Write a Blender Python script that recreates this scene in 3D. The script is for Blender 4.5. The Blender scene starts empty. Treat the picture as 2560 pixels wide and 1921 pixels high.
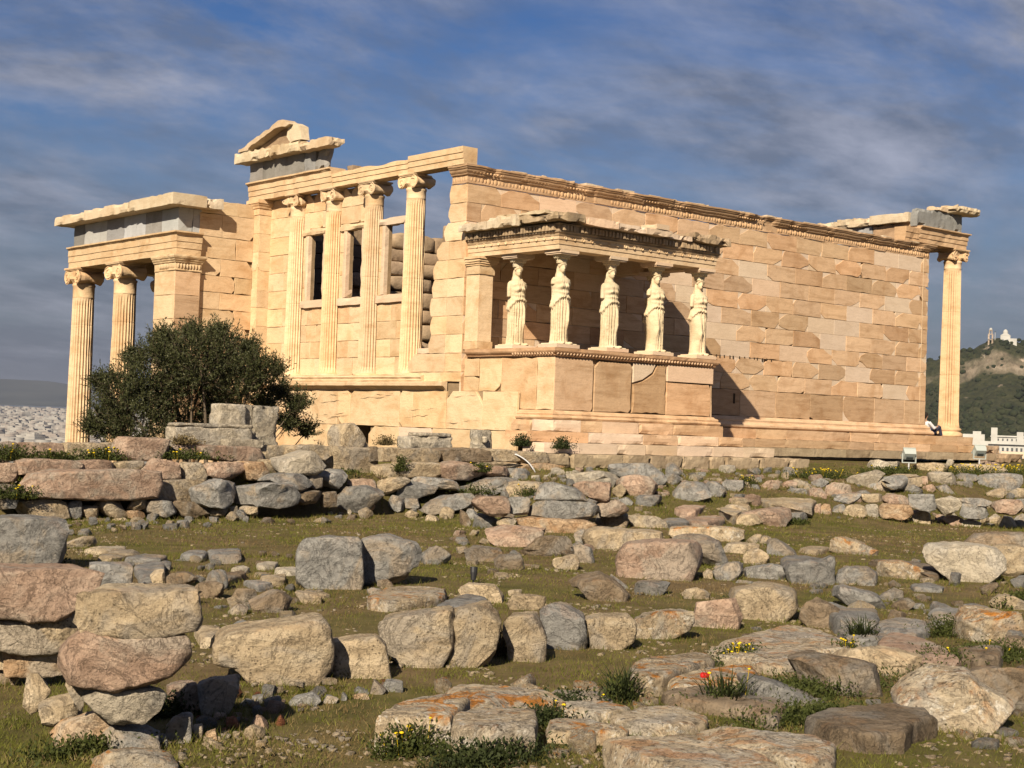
import bpy, bmesh, math, random
import numpy as np
from mathutils import Vector, Matrix

# ---------------------------------------------------------------- camera, sky, sun, exposure
SC = bpy.context.scene
COL = SC.collection
CAMLOC = Vector((-23.772, -30.619, -0.144))
cd = bpy.data.cameras.new('camera')
cd.sensor_width = 36.0
cd.lens = 3802.33 / 2560 * 36.0
cd.clip_start = 0.1
cd.clip_end = 60000
cam = bpy.data.objects.new('camera', cd)
COL.objects.link(cam)
_r = Vector((0.767531199, -0.640045978, 0.035171067))
_u = Vector((-0.0449684628, 0.00096988882, 0.998987936))
_f = Vector((0.639432323, 0.768335998, 0.0280374638))
cam.matrix_world = Matrix(((_r.x, _u.x, -_f.x, CAMLOC.x), (_r.y, _u.y, -_f.y, CAMLOC.y),
                           (_r.z, _u.z, -_f.z, CAMLOC.z), (0, 0, 0, 1)))
SC.camera = cam
SUN = Vector((-1.0, -0.66, 0.79)).normalized()          # direction towards the sun
sd = bpy.data.lights.new('sun', 'SUN')
sd.energy = 5.0
sd.angle = math.radians(0.53)
sd.color = (1.0, 0.86, 0.66)
sun = bpy.data.objects.new('sun', sd)
sun.rotation_euler = SUN.to_track_quat('Z', 'Y').to_euler()
sun.location = (-30, -20, 40)
COL.objects.link(sun)
SC.view_settings.view_transform = 'Standard'
SC.view_settings.look = 'None'
SC.view_settings.exposure = 0.9
SC.view_settings.gamma = 1.0
SC.view_settings.use_curve_mapping = False
SC.cycles.use_denoising = True
SC.cycles.max_bounces = 4
SC.cycles.diffuse_bounces = 2
SC.cycles.glossy_bounces = 2
SC.cycles.transparent_max_bounces = 8
SC.cycles.volume_bounces = 0

world = bpy.data.worlds.new('World')
SC.world = world
world.use_nodes = True
wn = world.node_tree.nodes
wl = world.node_tree.links
wn.clear()
def wnode(t, **kw):
    n = wn.new(t)
    for k, v in kw.items():
        setattr(n, k, v)
    return n
sky = wnode('ShaderNodeTexSky', sky_type='NISHITA', sun_disc=False, altitude=150.0,
            air_density=1.0, dust_density=0.6, ozone_density=2.5)
sky.sun_elevation = math.asin(SUN.z)
sky.sun_rotation = math.atan2(SUN.x, SUN.y)
tc = wnode('ShaderNodeTexCoord')
sep = wnode('ShaderNodeSeparateXYZ')
wl.new(tc.outputs['Generated'], sep.inputs[0])
# cloud sheets on a plane high above: direction / (height + small term)
den = wnode('ShaderNodeMath', operation='ADD'); den.inputs[1].default_value = 0.20
mx = wnode('ShaderNodeMath', operation='MAXIMUM'); mx.inputs[1].default_value = 0.0
wl.new(sep.outputs['Z'], mx.inputs[0]); wl.new(mx.outputs[0], den.inputs[0])
dx = wnode('ShaderNodeMath', operation='DIVIDE'); dy = wnode('ShaderNodeMath', operation='DIVIDE')
wl.new(sep.outputs['X'], dx.inputs[0]); wl.new(den.outputs[0], dx.inputs[1])
wl.new(sep.outputs['Y'], dy.inputs[0]); wl.new(den.outputs[0], dy.inputs[1])
cmb = wnode('ShaderNodeCombineXYZ')
wl.new(dx.outputs[0], cmb.inputs[0]); wl.new(dy.outputs[0], cmb.inputs[1])
cmap = wnode('ShaderNodeMapping')
cmap.inputs['Rotation'].default_value = (0, 0, math.radians(-38))
cmap.inputs['Scale'].default_value = (1.5, 2.2, 1.0)
cmap.inputs['Location'].default_value = (5.2, 14.0, 0.0)
wl.new(cmb.outputs[0], cmap.inputs[0])
cn = wnode('ShaderNodeTexNoise'); cn.inputs['Scale'].default_value = 0.9
cn.inputs['Detail'].default_value = 9.0; cn.inputs['Roughness'].default_value = 0.62
cn.inputs['Distortion'].default_value = 0.5
wl.new(cmap.outputs[0], cn.inputs['Vector'])
cr = wnode('ShaderNodeValToRGB')
cr.color_ramp.elements[0].position = 0.36; cr.color_ramp.elements[0].color = (0, 0, 0, 1)
cr.color_ramp.elements[1].position = 0.585; cr.color_ramp.elements[1].color = (1, 1, 1, 1)
wl.new(cn.outputs['Fac'], cr.inputs[0])
# cloud brightness: thin lit veils and greyer bellies
cn2 = wnode('ShaderNodeTexNoise'); cn2.inputs['Scale'].default_value = 2.6
cn2.inputs['Detail'].default_value = 7.0; cn2.inputs['Roughness'].default_value = 0.6
wl.new(cmap.outputs[0], cn2.inputs['Vector'])
cr2 = wnode('ShaderNodeValToRGB')
cr2.color_ramp.elements[0].position = 0.38; cr2.color_ramp.elements[0].color = (1.75, 1.98, 2.65, 1)
cr2.color_ramp.elements[1].position = 0.72; cr2.color_ramp.elements[1].color = (4.7, 4.85, 5.8, 1)
wl.new(cn2.outputs['Fac'], cr2.inputs[0])
hs = wnode('ShaderNodeHueSaturation'); hs.inputs['Hue'].default_value = 0.517
hs.inputs['Saturation'].default_value = 1.35; hs.inputs['Value'].default_value = 0.74
wl.new(sky.outputs[0], hs.inputs['Color'])
# a slate-grey bank of haze low along the whole horizon, clouds above it
hb = wnode('ShaderNodeMapRange'); hb.inputs['From Min'].default_value = 0.0; hb.inputs['From Max'].default_value = 0.25
hb.inputs['To Min'].default_value = 0.95; hb.inputs['To Max'].default_value = 0.0
hb.interpolation_type = 'SMOOTHSTEP'
wl.new(mx.outputs[0], hb.inputs['Value'])
mixh = wnode('ShaderNodeMix', data_type='RGBA')
wl.new(hb.outputs[0], mixh.inputs[0]); wl.new(hs.outputs[0], mixh.inputs[6])
mixh.inputs[7].default_value = (1.5, 1.75, 2.45, 1)
mixc = wnode('ShaderNodeMix', data_type='RGBA')
cf = wnode('ShaderNodeMath', operation='MULTIPLY'); cf.inputs[1].default_value = 0.85
wl.new(cr.outputs['Color'], cf.inputs[0])
cl = wnode('ShaderNodeMath', operation='MULTIPLY_ADD'); cl.inputs[1].default_value = -0.45; cl.inputs[2].default_value = 1.0
wl.new(hb.outputs[0], cl.inputs[0])
cg = wnode('ShaderNodeMath', operation='MULTIPLY')
wl.new(cf.outputs[0], cg.inputs[0]); wl.new(cl.outputs[0], cg.inputs[1]); wl.new(cg.outputs[0], mixc.inputs[0])
wl.new(mixh.outputs[2], mixc.inputs[6]); wl.new(cr2.outputs['Color'], mixc.inputs[7])
bg = wnode('ShaderNodeBackground'); bg.inputs[1].default_value = 0.05
wout = wnode('ShaderNodeOutputWorld')
wl.new(mixc.outputs[2], bg.inputs[0]); wl.new(bg.outputs[0], wout.inputs[0])

# ---------------------------------------------------------------- helpers
rng = np.random.default_rng(7)
_P = np.random.default_rng(3).permutation(256)
_P = np.concatenate([_P, _P, _P])
_G = np.random.default_rng(5).normal(size=(256, 3)); _G /= np.linalg.norm(_G, axis=1)[:, None]
def pnoise(p):
    """gradient noise, p is (n,3); about -0.7..0.7"""
    p = np.asarray(p, float)
    i = np.floor(p).astype(int); f = p - i; i &= 255
    w = f * f * f * (f * (f * 6 - 15) + 10)
    out = 0
    for a in (0, 1):
        wx = w[:, 0] if a else 1 - w[:, 0]
        for b in (0, 1):
            wy = w[:, 1] if b else 1 - w[:, 1]
            for c in (0, 1):
                wz = w[:, 2] if c else 1 - w[:, 2]
                h = _P[_P[_P[i[:, 0] + a] + i[:, 1] + b] + i[:, 2] + c]
                g = _G[h]
                d = f - np.array([a, b, c])
                out = out + wx * wy * wz * (g * d).sum(1)
    return out
def fbm(p, octv=3, gain=0.5, lac=2.1):
    p = np.asarray(p, float); s = 0; a = 1.0
    for k in range(octv):
        s = s + a * pnoise(p + 17.3 * k); p = p * lac; a *= gain
    return s
def mk(name, V, F, mat=None, parent=None, smooth=False, loc=None):
    V = np.asarray(V, float)
    me = bpy.data.meshes.new(name)
    if loc is not None:
        V = V - np.asarray(loc)
    me.from_pydata(V.tolist(), [], [tuple(int(q) for q in f) for f in F])
    if smooth:
        me.polygons.foreach_set('use_smooth', [True] * len(me.polygons))
    me.update()
    if mat is not None:
        me.materials.append(MAT[mat] if isinstance(mat, str) else mat)
    return link(name, me, parent, loc)
def link(name, me, parent=None, loc=None):
    o = bpy.data.objects.new(name, me); COL.objects.link(o)
    if loc is not None:
        o.location = tuple(float(q) for q in loc)
    if parent is not None:
        o.parent = parent
        o.matrix_parent_inverse = Matrix.Translation(-Vector(parent.location))
    return o
def bigmesh(name, V, F, mat, parent=None, smooth=False):
    """fast path: V (n,3), F (m,k) with a constant number of corners"""
    V = np.ascontiguousarray(V, np.float32); F = np.ascontiguousarray(F, np.int32)
    me = bpy.data.meshes.new(name)
    me.vertices.add(len(V)); me.vertices.foreach_set('co', V.ravel())
    k = F.shape[1]
    me.loops.add(F.size); me.loops.foreach_set('vertex_index', F.ravel())
    me.polygons.add(len(F)); me.polygons.foreach_set('loop_start', np.arange(0, F.size, k, dtype=np.int32))
    me.polygons.foreach_set('loop_total', np.full(len(F), k, np.int32))
    if smooth:
        me.polygons.foreach_set('use_smooth', np.ones(len(F), bool))
    me.update(calc_edges=True); me.validate()
    me.materials.append(MAT[mat] if isinstance(mat, str) else mat)
    return link(name, me, parent)
def crisp(o, deg=32):
    o.data.set_sharp_from_angle(angle=math.radians(deg)); return o
def tag(o, label=None, cat=None, group=None, kind=None):
    if label: o['label'] = label
    if cat: o['category'] = cat
    if group: o['group'] = group
    if kind: o['kind'] = kind
    return o
def thing(name, label, cat, loc=(0, 0, 0), group=None):
    o = bpy.data.objects.new(name, None); COL.objects.link(o)
    o.location = loc; o.empty_display_size = 0.2
    return tag(o, label, cat, group, 'thing')
class MB:
    """collects pieces into one mesh"""
    def __init__(s): s.V = []; s.F = []; s.n = 0
    def add(s, V, F):
        V = np.asarray(V, float); s.V.append(V)
        for f in F: s.F.append(tuple(int(i) + s.n for i in f))
        s.n += len(V); return s
    def box(s, x0, x1, y0, y1, z0, z1):
        V = [(x, y, z) for z in (z0, z1) for y in (y0, y1) for x in (x0, x1)]
        return s.add(V, [(0, 2, 3, 1), (4, 5, 7, 6), (0, 1, 5, 4), (2, 6, 7, 3), (0, 4, 6, 2), (1, 3, 7, 5)])
    def build(s, name, mat, parent=None, smooth=False, loc=None):
        return mk(name, np.concatenate(s.V), s.F, mat, parent, smooth, loc)
def gridbox(x0, x1, y0, y1, z0, z1, res):
    """closed box with shared subdivided faces"""
    n = [max(1, int(round((b - a) / res))) for a, b in ((x0, x1), (y0, y1), (z0, z1))]
    idx = {}; V = []; F = []
    ax = [np.linspace(a, b, k + 1) for (a, b), k in zip(((x0, x1), (y0, y1), (z0, z1)), n)]
    def vid(i, j, k):
        key = (i, j, k)
        if key not in idx:
            idx[key] = len(V); V.append((ax[0][i], ax[1][j], ax[2][k]))
        return idx[key]
    for k, fl in ((0, 1), (n[2], 0)):
        for i in range(n[0]):
            for j in range(n[1]):
                q = [vid(i, j, k), vid(i + 1, j, k), vid(i + 1, j + 1, k), vid(i, j + 1, k)]
                F.append(q[::-1] if fl else q)
    for j, fl in ((0, 0), (n[1], 1)):
        for i in range(n[0]):
            for k in range(n[2]):
                q = [vid(i, j, k), vid(i + 1, j, k), vid(i + 1, j, k + 1), vid(i, j, k + 1)]
                F.append(q[::-1] if fl else q)
    for i, fl in ((0, 1), (n[0], 0)):
        for j in range(n[1]):
            for k in range(n[2]):
                q = [vid(i, j, k), vid(i, j + 1, k), vid(i, j + 1, k + 1), vid(i, j, k + 1)]
                F.append(q[::-1] if fl else q)
    return np.array(V, float), F
def weather(V, lo, hi, amp, chip, seed=0, freq=2.2):
    """wear a box: small surface noise plus chipped edges and corners"""
    lo = np.array(lo, float); hi = np.array(hi, float)
    c = (lo + hi) / 2; h = (hi - lo) / 2
    off = np.array([seed * 13.7, seed * 7.1, seed * 3.3])
    d = 1 - np.abs((V - c) / h)                    # 0 on a face
    near = np.sort(d * h, axis=1)                  # metres to nearest faces
    edge = np.exp(-near[:, 1] / (chip + 1e-6))     # close to two faces = edge
    n1 = fbm(V * freq + off, 3); n2 = pnoise(V * freq * 3.1 + off + 9)
    pull = chip * edge * np.clip(0.15 + 1.9 * n1 + 0.6 * n2, 0, 1.6)
    dirv = -(V - c) / h; dirv = np.where(np.abs(dirv) > 0.96, dirv, 0)
    W = V + dirv * pull[:, None]
    nv = np.stack([fbm(V * freq * 1.7 + off + k * 31, 3) for k in range(3)], 1)
    return W + nv * amp
def roughbox(name, x0, x1, y0, y1, z0, z1, mat, parent=None, res=0.12, amp=0.012, chip=0.05, seed=0, smooth=False, freq=2.2, yaw=0.0):
    V, F = gridbox(x0, x1, y0, y1, z0, z1, res)
    V = weather(V, (x0, y0, z0), (x1, y1, z1), amp, chip, seed, freq)
    if yaw:
        cx, cy = (x0 + x1) / 2, (y0 + y1) / 2; c, s = math.cos(yaw), math.sin(yaw)
        V = np.c_[cx + c * (V[:, 0] - cx) - s * (V[:, 1] - cy), cy + s * (V[:, 0] - cx) + c * (V[:, 1] - cy), V[:, 2]]
    return mk(name, V, F, mat, parent, smooth)
def lathe(profile, segs=32, c=(0, 0, 0)):
    """closed lathe from (r,z) pairs"""
    V = []; F = []; n = len(profile)
    for r, z in profile:
        for k in range(segs):
            a = 2 * math.pi * k / segs
            V.append((c[0] + r * math.cos(a), c[1] + r * math.sin(a), c[2] + z))
    for i in range(n - 1):
        for k in range(segs):
            k2 = (k + 1) % segs
            F.append((i * segs + k, i * segs + k2, (i + 1) * segs + k2, (i + 1) * segs + k))
    F.append(tuple(range(segs))[::-1]); F.append(tuple((n - 1) * segs + k for k in range(segs)))
    return np.array(V), F
def sweep(path, prof, closed=False, res=0.25, erode=0.0, seed=0, freq=1.6, caps=True):
    """run a (out, z) profile along a plan polyline; 'out' is to the right of travel; mitred corners"""
    P = [np.array(p, float) for p in path]
    st = []
    for i in range(len(P) - 1):
        L = np.linalg.norm(P[i + 1] - P[i]); k = max(1, int(L / res))
        for j in range(k): st.append((P[i] + (P[i + 1] - P[i]) * j / k, i, j == 0))
    st.append((P[-1], len(P) - 2, True))
    def nrm(i):
        d = P[i + 1] - P[i]; d = d / np.linalg.norm(d); return np.array([d[1], -d[0]])
    V = []; m = len(prof)
    for p, i, corner in st:
        n = nrm(i)
        if corner and 0 < i and np.allclose(p, P[i]):
            n0 = nrm(i - 1); b = n0 + n; n = b / (b @ n)
        for o, z in prof: V.append((p[0] + n[0] * o, p[1] + n[1] * o, z, n[0], n[1]))
    V = np.array(V)
    if erode:
        X = V[:, :3].copy()
        e = np.clip(fbm(X * freq + seed * 5.5, 4) + 0.02, 0, 1) * erode * 2.2
        zr = (V[:, 2] - V[:, 2].min()) / (np.ptp(V[:, 2]) + 1e-6)
        k = np.tile(np.array([1.0 if o > min(q[0] for q in prof) + 1e-6 else 0.0 for o, z in prof]), len(st))
        e = e * k
        X[:, 0] -= V[:, 3] * e; X[:, 1] -= V[:, 4] * e
        X[:, 2] += fbm(X * freq * 1.3 + 50 + seed, 3) * erode * 0.25 * k
    else:
        X = V[:, :3]
    F = []
    for s in range(len(st) - 1):
        for j in range(m):
            j2 = (j + 1) % m
            F.append((s * m + j, s * m + j2, (s + 1) * m + j2, (s + 1) * m + j))
    if caps:
        F.append(tuple(range(m))[::-1]); F.append(tuple((len(st) - 1) * m + j for j in range(m)))
    return X, F
def jag(poly, amp, step, seed, keep=()):
    """subdivide the edges of a polygon and roughen them"""
    r = np.random.default_rng(seed); out = []
    for i in range(len(poly)):
        a = np.array(poly[i], float); b = np.array(poly[(i + 1) % len(poly)], float)
        L = np.linalg.norm(b - a); k = max(1, int(L / step)); n = np.array([b[1] - a[1], a[0] - b[0]]) / (L + 1e-9)
        out.append(a)
        for j in range(1, k):
            out.append(a + (b - a) * j / k - n * abs(r.normal()) * amp)
    return np.array(out)
def slab(poly, fr, front, depth, cham=0.008):
    """prism: poly in (u,w) of frame fr=(origin,U,N); front = how far proud along N; depth backwards. Returns V,F"""
    O, U, N = (np.array(q, float) for q in fr)
    poly = np.asarray(poly, float); c = poly.mean(0)
    area = 0.5 * np.sum(poly[:, 0] * np.roll(poly[:, 1], -1) - np.roll(poly[:, 0], -1) * poly[:, 1])
    if area < 0: poly = poly[::-1]
    d = poly - c; L = np.linalg.norm(d, axis=1)[:, None]
    inner = c + d * (1 - cham * 1.4 / np.maximum(L, 0.05))
    Z = np.array([0, 0, 1.0]); n = len(poly)
    def to3(p, q): return O + p[:, :1] * U + p[:, 1:2] * Z + q * N
    V = np.concatenate([to3(inner, front), to3(poly, front - cham), to3(poly, front - depth)])
    F = [tuple(range(n))]
    for k in range(2):
        for i in range(n):
            j = (i + 1) % n
            F.append((k * n + i, (k + 1) * n + i, (k + 1) * n + j, k * n + j))
    if np.dot(np.cross(U, Z), N) < 0: F = [f[::-1] for f in F]
    return V, F
def rockmesh(outline, depth, e=0.35, nth=36, nph=14, rough=0.03, seed=0, front=0.5, taper=0.0, skew=0.0, lean=0.0, facets=0):
    """a stone from an (u,w) outline in its own upright plane and a real depth; u right, w up, v back.
    star-shaped about its centre; front = share of the depth in front of the outline plane"""
    o = np.asarray(outline, float); lo = o.min(0); hi = o.max(0); c = (lo + hi) / 2
    d = o - c; th = np.arctan2(d[:, 1], d[:, 0]); 
    T = np.linspace(-math.pi, math.pi, nth, endpoint=False)
    R = np.zeros(nth)
    m = len(o)
    for k, t in enumerate(T):                       # ray / polygon intersection
        dr = np.array([math.cos(t), math.sin(t)]); best = 0
        for i in range(m):
            a = d[i]; b = d[(i + 1) % m] - a
            det = dr[0] * -b[1] + dr[1] * b[0]
            if abs(det) < 1e-9: continue
            s = (a[0] * -b[1] + a[1] * b[0]) / det
            q = (dr[0] * a[1] - dr[1] * a[0]) / det
            if -1e-6 <= q <= 1 + 1e-6 and s > best: best = s
        R[k] = best
    R = np.maximum(R, 0.15 * R.max())
    R = 0.9 * R + 0.05 * np.roll(R, 1) + 0.05 * np.roll(R, -1)
    ph = np.linspace(-math.pi / 2, math.pi / 2, nph + 2)[1:-1]
    S = np.abs(np.cos(ph)) ** e; Tt = np.sign(np.sin(ph)) * np.abs(np.sin(ph)) ** e
    V = []
    for s, t in zip(S, Tt):
        v = t * 0.5 * depth + (0.5 - front) * depth
        k = 1 - taper * (t * 0.5 + 0.5)
        V.append(np.c_[c[0] + R * np.cos(T) * s * k + skew * v, np.full(nth, 0.0) + v, c[1] + R * np.sin(T) * s + lean * v])
    V.append([[c[0] + skew * (-front * depth), -front * depth, c[1] - lean * front * depth]])
    V.append([[c[0] + skew * (1 - front) * depth, (1 - front) * depth, c[1] + lean * (1 - front) * depth]])
    V = np.concatenate(V)
    F = []
    for i in range(nph - 1):
        for k in range(nth):
            k2 = (k + 1) % nth
            F.append((i * nth + k, i * nth + k2, (i + 1) * nth + k2, (i + 1) * nth + k))
    a = nph * nth
    for k in range(nth):
        k2 = (k + 1) % nth
        F.append((a, k2, k)); F.append((a + 1, (nph - 1) * nth + k, (nph - 1) * nth + k2))
    size = max(hi - lo); off = seed * np.array([3.71, 1.93, 7.77])
    r = np.random.default_rng(int(seed) + 1000)
    ctr = np.array([c[0], (0.5 - front) * depth, c[1]])
    if facets:                                       # broken faces: clip by random planes
        Q = V - ctr
        for k in range(facets):
            nn = r.normal(size=3) * np.array([1, 1, 0.9]); nn /= np.linalg.norm(nn)
            h = Q @ nn; lim = h.max() * ((0.80 + 0.17 * r.random()) if e < 0.245 else (0.62 + 0.30 * r.random()))
            Q = Q - np.outer(np.clip(h - lim, 0, None) * 0.94, nn)
        # keep the traced size in the outline plane
        for ax in (0, 2):
            a0, a1 = Q[:, ax].min(), Q[:, ax].max(); t0, t1 = (lo - c)[ax // 2], (hi - c)[ax // 2]
            Q[:, ax] = t0 + (Q[:, ax] - a0) * (t1 - t0) / (a1 - a0)
        V = Q + ctr
    fr = 1.6 / max(0.12, size)
    P = V * fr + off
    rd = 1 - 2 * np.abs(pnoise(P * 1.5 + 40)); rd2 = 1 - 2 * np.abs(pnoise(P * 3.9 + 80)); rd3 = 1 - 2 * np.abs(pnoise(P * 8.1 + 20))
    st = np.abs(((V[:, 2] * fr * 3.1 + 0.8 * pnoise(P * 0.9 + 7)) % 1.0) - 0.5) * 2           # bedding layers
    dirv = V - ctr; dirv /= np.linalg.norm(dirv, axis=1)[:, None] + 1e-9
    tn = fbm(P * 1.15 + 33, 3); tq = np.floor(tn * 6) / 6; stp = tq + np.clip((tn - tq) * 6 - 0.75, 0, 0.25) / 1.5      # stepped breaks
    V = V + dirv * (stp * 0.85 + fbm(P * 0.9, 2) * 0.25 + (rd - 0.4) * 0.30 + (rd2 - 0.35) * 0.30 + (rd3 - 0.35) * 0.16 - 0.30 * np.clip(0.16 - st, 0, 1) / 0.16 * (pnoise(P * 1.2 + 60) > 0.05))[:, None] * rough * size
    V = V + np.stack([fbm(P * 5.1 + 11 * k, 2) for k in range(3)], 1) * rough * 0.42 * size
    return V, F
def tube(pts, r, segs=8, cap=True):
    P = np.array(pts, float); n = len(P)
    R = np.full(n, r) if np.isscalar(r) else np.array(r, float)
    T = np.gradient(P, axis=0); T /= np.linalg.norm(T, axis=1)[:, None] + 1e-12
    a = np.array([0, 0, 1.0]) if abs(T[0][2]) < 0.9 else np.array([1.0, 0, 0])
    V = []; 
    N = np.cross(T[0], a); N /= np.linalg.norm(N)
    for i in range(n):
        N = N - T[i] * (N @ T[i]); N /= np.linalg.norm(N) + 1e-12; B = np.cross(T[i], N)
        for k in range(segs):
            t = 2 * math.pi * k / segs
            V.append(P[i] + R[i] * (math.cos(t) * N + math.sin(t) * B))
    F = []
    for i in range(n - 1):
        for k in range(segs):
            k2 = (k + 1) % segs
            F.append((i * segs + k, i * segs + k2, (i + 1) * segs + k2, (i + 1) * segs + k))
    if cap:
        F.append(tuple(range(segs))[::-1]); F.append(tuple((n - 1) * segs + k for k in range(segs)))
    return np.array(V), F
def ellipsoid(c, r, nu=20, nv=12, rot=None):
    V = []; F = []
    for i in range(1, nv):
        ph = math.pi * i / nv
        for k in range(nu):
            t = 2 * math.pi * k / nu
            V.append((math.sin(ph) * math.cos(t), math.sin(ph) * math.sin(t), math.cos(ph)))
    V.append((0, 0, 1)); V.append((0, 0, -1)); V = np.array(V) * np.array(r)
    if rot is not None: V = V @ np.array(rot).T
    V = V + np.array(c)
    for i in range(nv - 2):
        for k in range(nu):
            k2 = (k + 1) % nu
            F.append((i * nu + k, (i + 1) * nu + k, (i + 1) * nu + k2, i * nu + k2))
    a = (nv - 1) * nu
    for k in range(nu):
        k2 = (k + 1) % nu
        F.append((a, k, k2)); F.append((a + 1, (nv - 2) * nu + k2, (nv - 2) * nu + k))
    return V, F
def remeshed(name, mb, voxel, mat, smooth=True, smooth_it=0):
    """fuse overlapping closed shapes into one continuous surface"""
    me = bpy.data.meshes.new('tmp'); me.from_pydata(np.concatenate(mb.V).tolist(), [], mb.F); me.update()
    o = bpy.data.objects.new('tmp', me); COL.objects.link(o)
    m = o.modifiers.new('r', 'REMESH'); m.mode = 'VOXEL'; m.voxel_size = voxel; m.use_smooth_shade = smooth
    if smooth_it:
        s = o.modifiers.new('s', 'SMOOTH'); s.iterations = smooth_it; s.factor = 0.5
    dg = bpy.context.evaluated_depsgraph_get(); dg.update()
    out = bpy.data.meshes.new_from_object(o.evaluated_get(dg)); out.name = name
    bpy.data.objects.remove(o); bpy.data.meshes.remove(me)
    out.materials.clear(); out.materials.append(MAT[mat])
    return out

# ---------------------------------------------------------------- materials (all procedural)
MAT = {}
class NT:
    def __init__(s, name):
        s.m = bpy.data.materials.new(name); s.m.use_nodes = True
        s.t = s.m.node_tree; s.n = s.t.nodes; s.n.clear()
        s.out = s.n.new('ShaderNodeOutputMaterial'); s.b = s.n.new('ShaderNodeBsdfPrincipled')
        s.t.links.new(s.b.outputs[0], s.out.inputs[0])
        s.tc = s.n.new('ShaderNodeTexCoord'); s.oi = s.n.new('ShaderNodeObjectInfo')
        MAT[name] = s.m
    def L(s, a, b): s.t.links.new(a, b)
    def node(s, t, **kw):
        n = s.n.new(t)
        for k, v in kw.items(): setattr(n, k, v)
        return n
    def coord(s, scale=(1, 1, 1), rand=True):
        mp = s.node('ShaderNodeMapping'); mp.inputs['Scale'].default_value = scale
        if rand:
            v = s.node('ShaderNodeVectorMath', operation='SCALE'); v.inputs[0].default_value = (91, 57, 73)
            s.L(s.oi.outputs['Random'], v.inputs['Scale'])
            a = s.node('ShaderNodeVectorMath', operation='ADD')
            s.L(s.tc.outputs['Object'], a.inputs[0]); s.L(v.outputs[0], a.inputs[1]); s.L(a.outputs[0], mp.inputs[0])
        else:
            s.L(s.tc.outputs['Object'], mp.inputs[0])
        return mp.outputs[0]
    def noise(s, vec, scale, detail=5, rough=0.55, dist=0.0):
        n = s.node('ShaderNodeTexNoise'); n.inputs['Scale'].default_value = scale
        n.inputs['Detail'].default_value = detail; n.inputs['Roughness'].default_value = rough; n.inputs['Distortion'].default_value = dist
        s.L(vec, n.inputs['Vector']); return n.outputs['Fac']
    def voro(s, vec, scale, feat='F1'):
        n = s.node('ShaderNodeTexVoronoi', feature=feat); n.inputs['Scale'].default_value = scale
        s.L(vec, n.inputs['Vector']); return n.outputs['Distance']
    def ramp(s, fac, stops):
        r = s.node('ShaderNodeValToRGB'); e = r.color_ramp.elements
        while len(e) < len(stops): e.new(0.5)
        for el, (p, c) in zip(e, stops):
            el.position = p; el.color = (c, c, c, 1) if np.isscalar(c) else (*c, 1)
        s.L(fac, r.inputs[0]); return r.outputs['Color']
    def mix(s, fac, a, b, mode='MIX'):
        m = s.node('ShaderNodeMix', data_type='RGBA', blend_type=mode)
        for sock, v in ((m.inputs[0], fac), (m.inputs[6], a), (m.inputs[7], b)):
            if hasattr(v, 'links') or hasattr(v, 'is_linked'): s.L(v, sock)
            elif np.isscalar(v): sock.default_value = v
            else: sock.default_value = (*v, 1)
        return m.outputs[2]
    def math(s, op, a, b):
        m = s.node('ShaderNodeMath', operation=op)
        for sock, v in ((m.inputs[0], a), (m.inputs[1], b)):
            if hasattr(v, 'is_linked'): s.L(v, sock)
            else: sock.default_value = v
        return m.outputs[0]
    def bright(s, col, lo, hi):
        mr = s.node('ShaderNodeMapRange'); mr.inputs['To Min'].default_value = lo; mr.inputs['To Max'].default_value = hi
        s.L(s.oi.outputs['Random'], mr.inputs['Value'])
        v = s.node('ShaderNodeVectorMath', operation='SCALE'); s.L(col, v.inputs[0]); s.L(mr.outputs[0], v.inputs['Scale'])
        return v.outputs[0]
    def bump(s, h, strength=0.4, dist=0.02, prev=None):
        b = s.node('ShaderNodeBump'); b.inputs['Strength'].default_value = strength; b.inputs['Distance'].default_value = dist
        s.L(h, b.inputs['Height'])
        if prev is not None: s.L(prev, b.inputs['Normal'])
        return b.outputs[0]
    def done(s, col, normal=None, rough=0.85, spec=0.25):
        if hasattr(col, 'is_linked'): s.L(col, s.b.inputs['Base Color'])
        else: s.b.inputs['Base Color'].default_value = (*col, 1)
        if normal is not None: s.L(normal, s.b.inputs['Normal'])
        s.b.inputs['Roughness'].default_value = rough
        s.b.inputs['Specular IOR Level'].default_value = spec
        return s.m
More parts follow.
